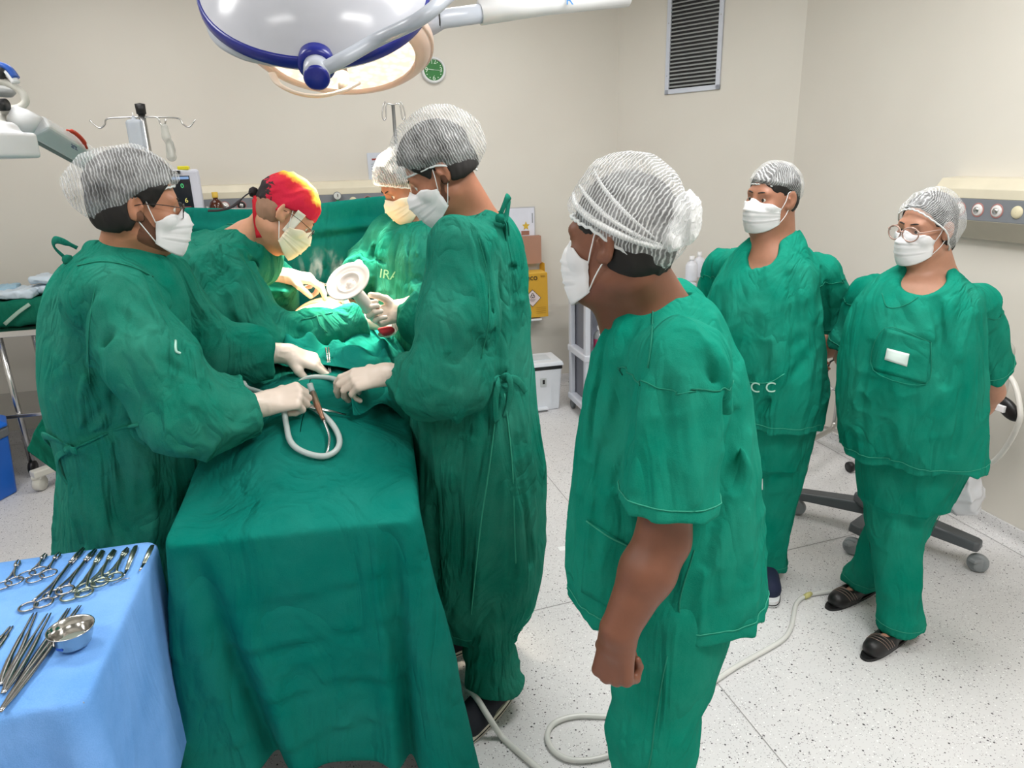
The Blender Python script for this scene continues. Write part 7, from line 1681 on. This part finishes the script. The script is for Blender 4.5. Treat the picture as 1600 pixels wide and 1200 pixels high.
for sg in (-1, 1):
    MB().tube(smoothpath([atx(1303, 562, 2.60), atx(1303+sg*6, 566, 2.60), atx(1303+sg*9, 574, 2.60), atx(1303+sg*10, 580, 2.60)], 4), .0055, 8).build('yoke', M_black, t)
    MB().tube(smoothpath([atx(1303+sg*10, 580, 2.60), atx(1303+sg*8, 596, 2.60), atx(1302+sg*1, 608, 2.60), atx(1302-sg*7, 612, 2.60)], 4), .0032, 8).build('ear_tube', M_steel, t)
# wheeled base, dark grey, behind the woman
Mg = plain('base_dark_grey', rgb(84, 88, 92), .4)
t = thing('wheeled_unit', 'dark grey wheeled equipment base behind the rightmost person\'s legs', 'equipment base', (2.32, 2.2, 0))
A1, A2 = at(1335, 832, 2.24), at(1530, 868, 1.98); A1[2] = A2[2] = .115
mid = np.array((2.28, 2.30, .15)); 
def leg_(a, b_, nm='leg'):
    d = nrm((b_-a)*(1, 1, 0)); s = np.array((-d[1], d[0], 0)); L = np.linalg.norm((b_-a)[:2]); prof = [(0, .05), (.25, .048), (.7, .042), (.95, .040), (1, .030)]
    V = []; 
    for k, w_ in prof:
        c = a+(b_-a)*k; h = .055-.018*k
        V += [c-s*w_+(0, 0, -h*.5), c+s*w_+(0, 0, -h*.5), c+s*w_*.8+(0, 0, h*.6), c-s*w_*.8+(0, 0, h*.6)]
    F = [(0, 1, 2, 3)]+[(4*i+j, 4*(i+1)+j, 4*(i+1)+(j+1) % 4, 4*i+(j+1) % 4) for i in range(len(prof)-1) for j in range(4)]+[(4*(len(prof)-1)+3, 4*(len(prof)-1)+2, 4*(len(prof)-1)+1, 4*(len(prof)-1))]
    return mesh(nm, V, F, Mg, t, smooth=False, bevel=.010)
for e in (A1+np.array((-.0, .0, 0)), A2, np.array((2.62, 2.60, .11)), np.array((2.05, 2.62, .11))):
    leg_(mid, e); Mca = plain('caster_grey', rgb(142, 147, 150), .4); q = np.array((e[0], e[1]+.0, .040))
    b = MB().lathe(q, [(.001, -.016), (.026, -.018), (.037, -.014), (.040, -.008), (.040, .008), (.037, .014), (.026, .018), (.001, .016)], 26, axis=(.80, .60, 0)).build('caster', Mca, t)
    MB().lathe(q+np.array((-.008, -.02, 0)), [(.001, .004), (.024, .004), (.028, .0)], 24, axis=(-.35, -.94, 0), cap=False).build('hub_cap', Mca, b); MB().box(q+np.array((-.03, -.01, .022)), (.035, .03, .014)).build('brake_lever', Mca, b, bevel=.003, smooth=False)
MB().box(mid+(0, 0, .03), (.22, .22, .06)).build('hub_block', Mg, t, bevel=.02, smooth=False)
# machine head with hose and black pad at right edge
t = thing('breathing_unit', 'pale grey machine body behind the rightmost person, carrying a black arm pad', 'machine', tuple(mid+(0, 0, .06)))
MB().tube([mid+(0, 0, .06), mid+(0, 0, .50)], .035, 18).build('column', plain('pale_grey', rgb(186, 186, 178), .4), t)
F = Field(); c = atx(1540, 590, 2.56); F.add(rbox(c+np.array((0, .05, .02)), (.05, .14, .15), .045), 0); sdfmesh('housing', F, c-.25, c+.3, .01, plain('pale_grey', None), t)
F = Field(); a_, b_ = atx(1558, 622, 2.44), atx(1592, 655, 2.40); F.add(ell((a_+b_)/2, (.02, .06, .032), frame((0, -1, 0), 32)), 0); sdfmesh('arm_pad', F, (a_+b_)/2-.12, (a_+b_)/2+.12, .005, M_black, t)
MB().box(atx(1562, 637, 2.40), (.02, .05, .026)).build('white_plug', Mwc, t, bevel=.003, smooth=False)
MB().tube([mid+(0, 0, .48), c+np.array((-.02, .05, -.08))], .03, 14).build('neck', plain('pale_grey', None), t)
tag(MB().tube(smoothpath([atx(1500, 738, 2.46), atx(1525, 735, 2.46), atx(1556, 718, 2.44), atx(1578, 690, 2.42), atx(1592, 660, 2.40), atx(1594, 640, 2.40), atx(1585, 600, 2.42), atx(1560, 565, 2.46)], 7), .010, 12).build('breathing_hose', plain('hose_clear_white', rgb(214, 212, 206), .3)), 'pale corrugated breathing hose hanging in an arc at the right edge', 'hose')
F = Field(); c = atx(1505, 772, 2.36); F.add(ell(c, (.06, .07, .075)), 0); F.add(cone(c+(0, 0, .05), c+(0, -.03, .09), .03, .02), .03); F.folds(.030, (.1, .2, 1), 16, 5, 71); F.folds(.016, (1, .2, .2), 26, 8, 72)
o = sdfmesh('plastic_bag', F, c-.16, c+.16, .006, plain('bag_film', rgb(232, 234, 240), .25, **{'Transmission Weight': .2})); tag(o, 'small tied white plastic bag hanging behind the rightmost person\'s leg', 'plastic bag')
# floor tubes, paper
fz = lambda px, py: atz(px, py, .009)
tag(MB().tube(smoothpath([fz(1420, 905), fz(1342, 916), fz(1300, 924), fz(1262, 930), fz(1245, 942), fz(1240, 962), fz(1236, 980), fz(1222, 1000), fz(1180, 1025), fz(1145, 1045), fz(1100, 1075), fz(1040, 1110), fz(960, 1119), fz(900, 1119), fz(866, 1130), fz(855, 1150), fz(864, 1172), fz(890, 1187), fz(930, 1186), fz(975, 1172), fz(1040, 1150)], 7), .0085, 10).build('floor_tube', plain('pvc_tube', rgb(214, 214, 210), .25)), 'clear tube running along the floor past the near person\'s legs, with one loop', 'tube')
MB_ = MB().lathe(atz(1262, 930, .012), [(.001, -.02), (.009, -.02), (.011, 0), (.009, .02), (.001, .02)], 12, axis=(.9, .3, 0)); tag(MB_.build('tube_connector', plain('connector_yellow', rgb(204, 198, 130), .5)), 'small yellowish connector joining the clear floor tube', 'connector')
tag(MB().tube(smoothpath([atz(700, 1040, .10), atz(712, 1062, .06), atz(740, 1085, .10), atz(762, 1118, .075), fz(785, 1152), fz(820, 1183), fz(870, 1225)], 7), .0095, 10).build('drain_tube', plain('pvc_tube', None)), 'clear tube crossing over the tall person\'s front shoe from under the drape', 'tube')
pc_ = atz(885, 856, .001); tag(MB().box(pc_, (.075, .035, .0015)).build('paper_scrap', plain('paper_white', rgb(238, 240, 240), .6), smooth=False), 'small white paper scrap on the floor left of the near person', 'paper')
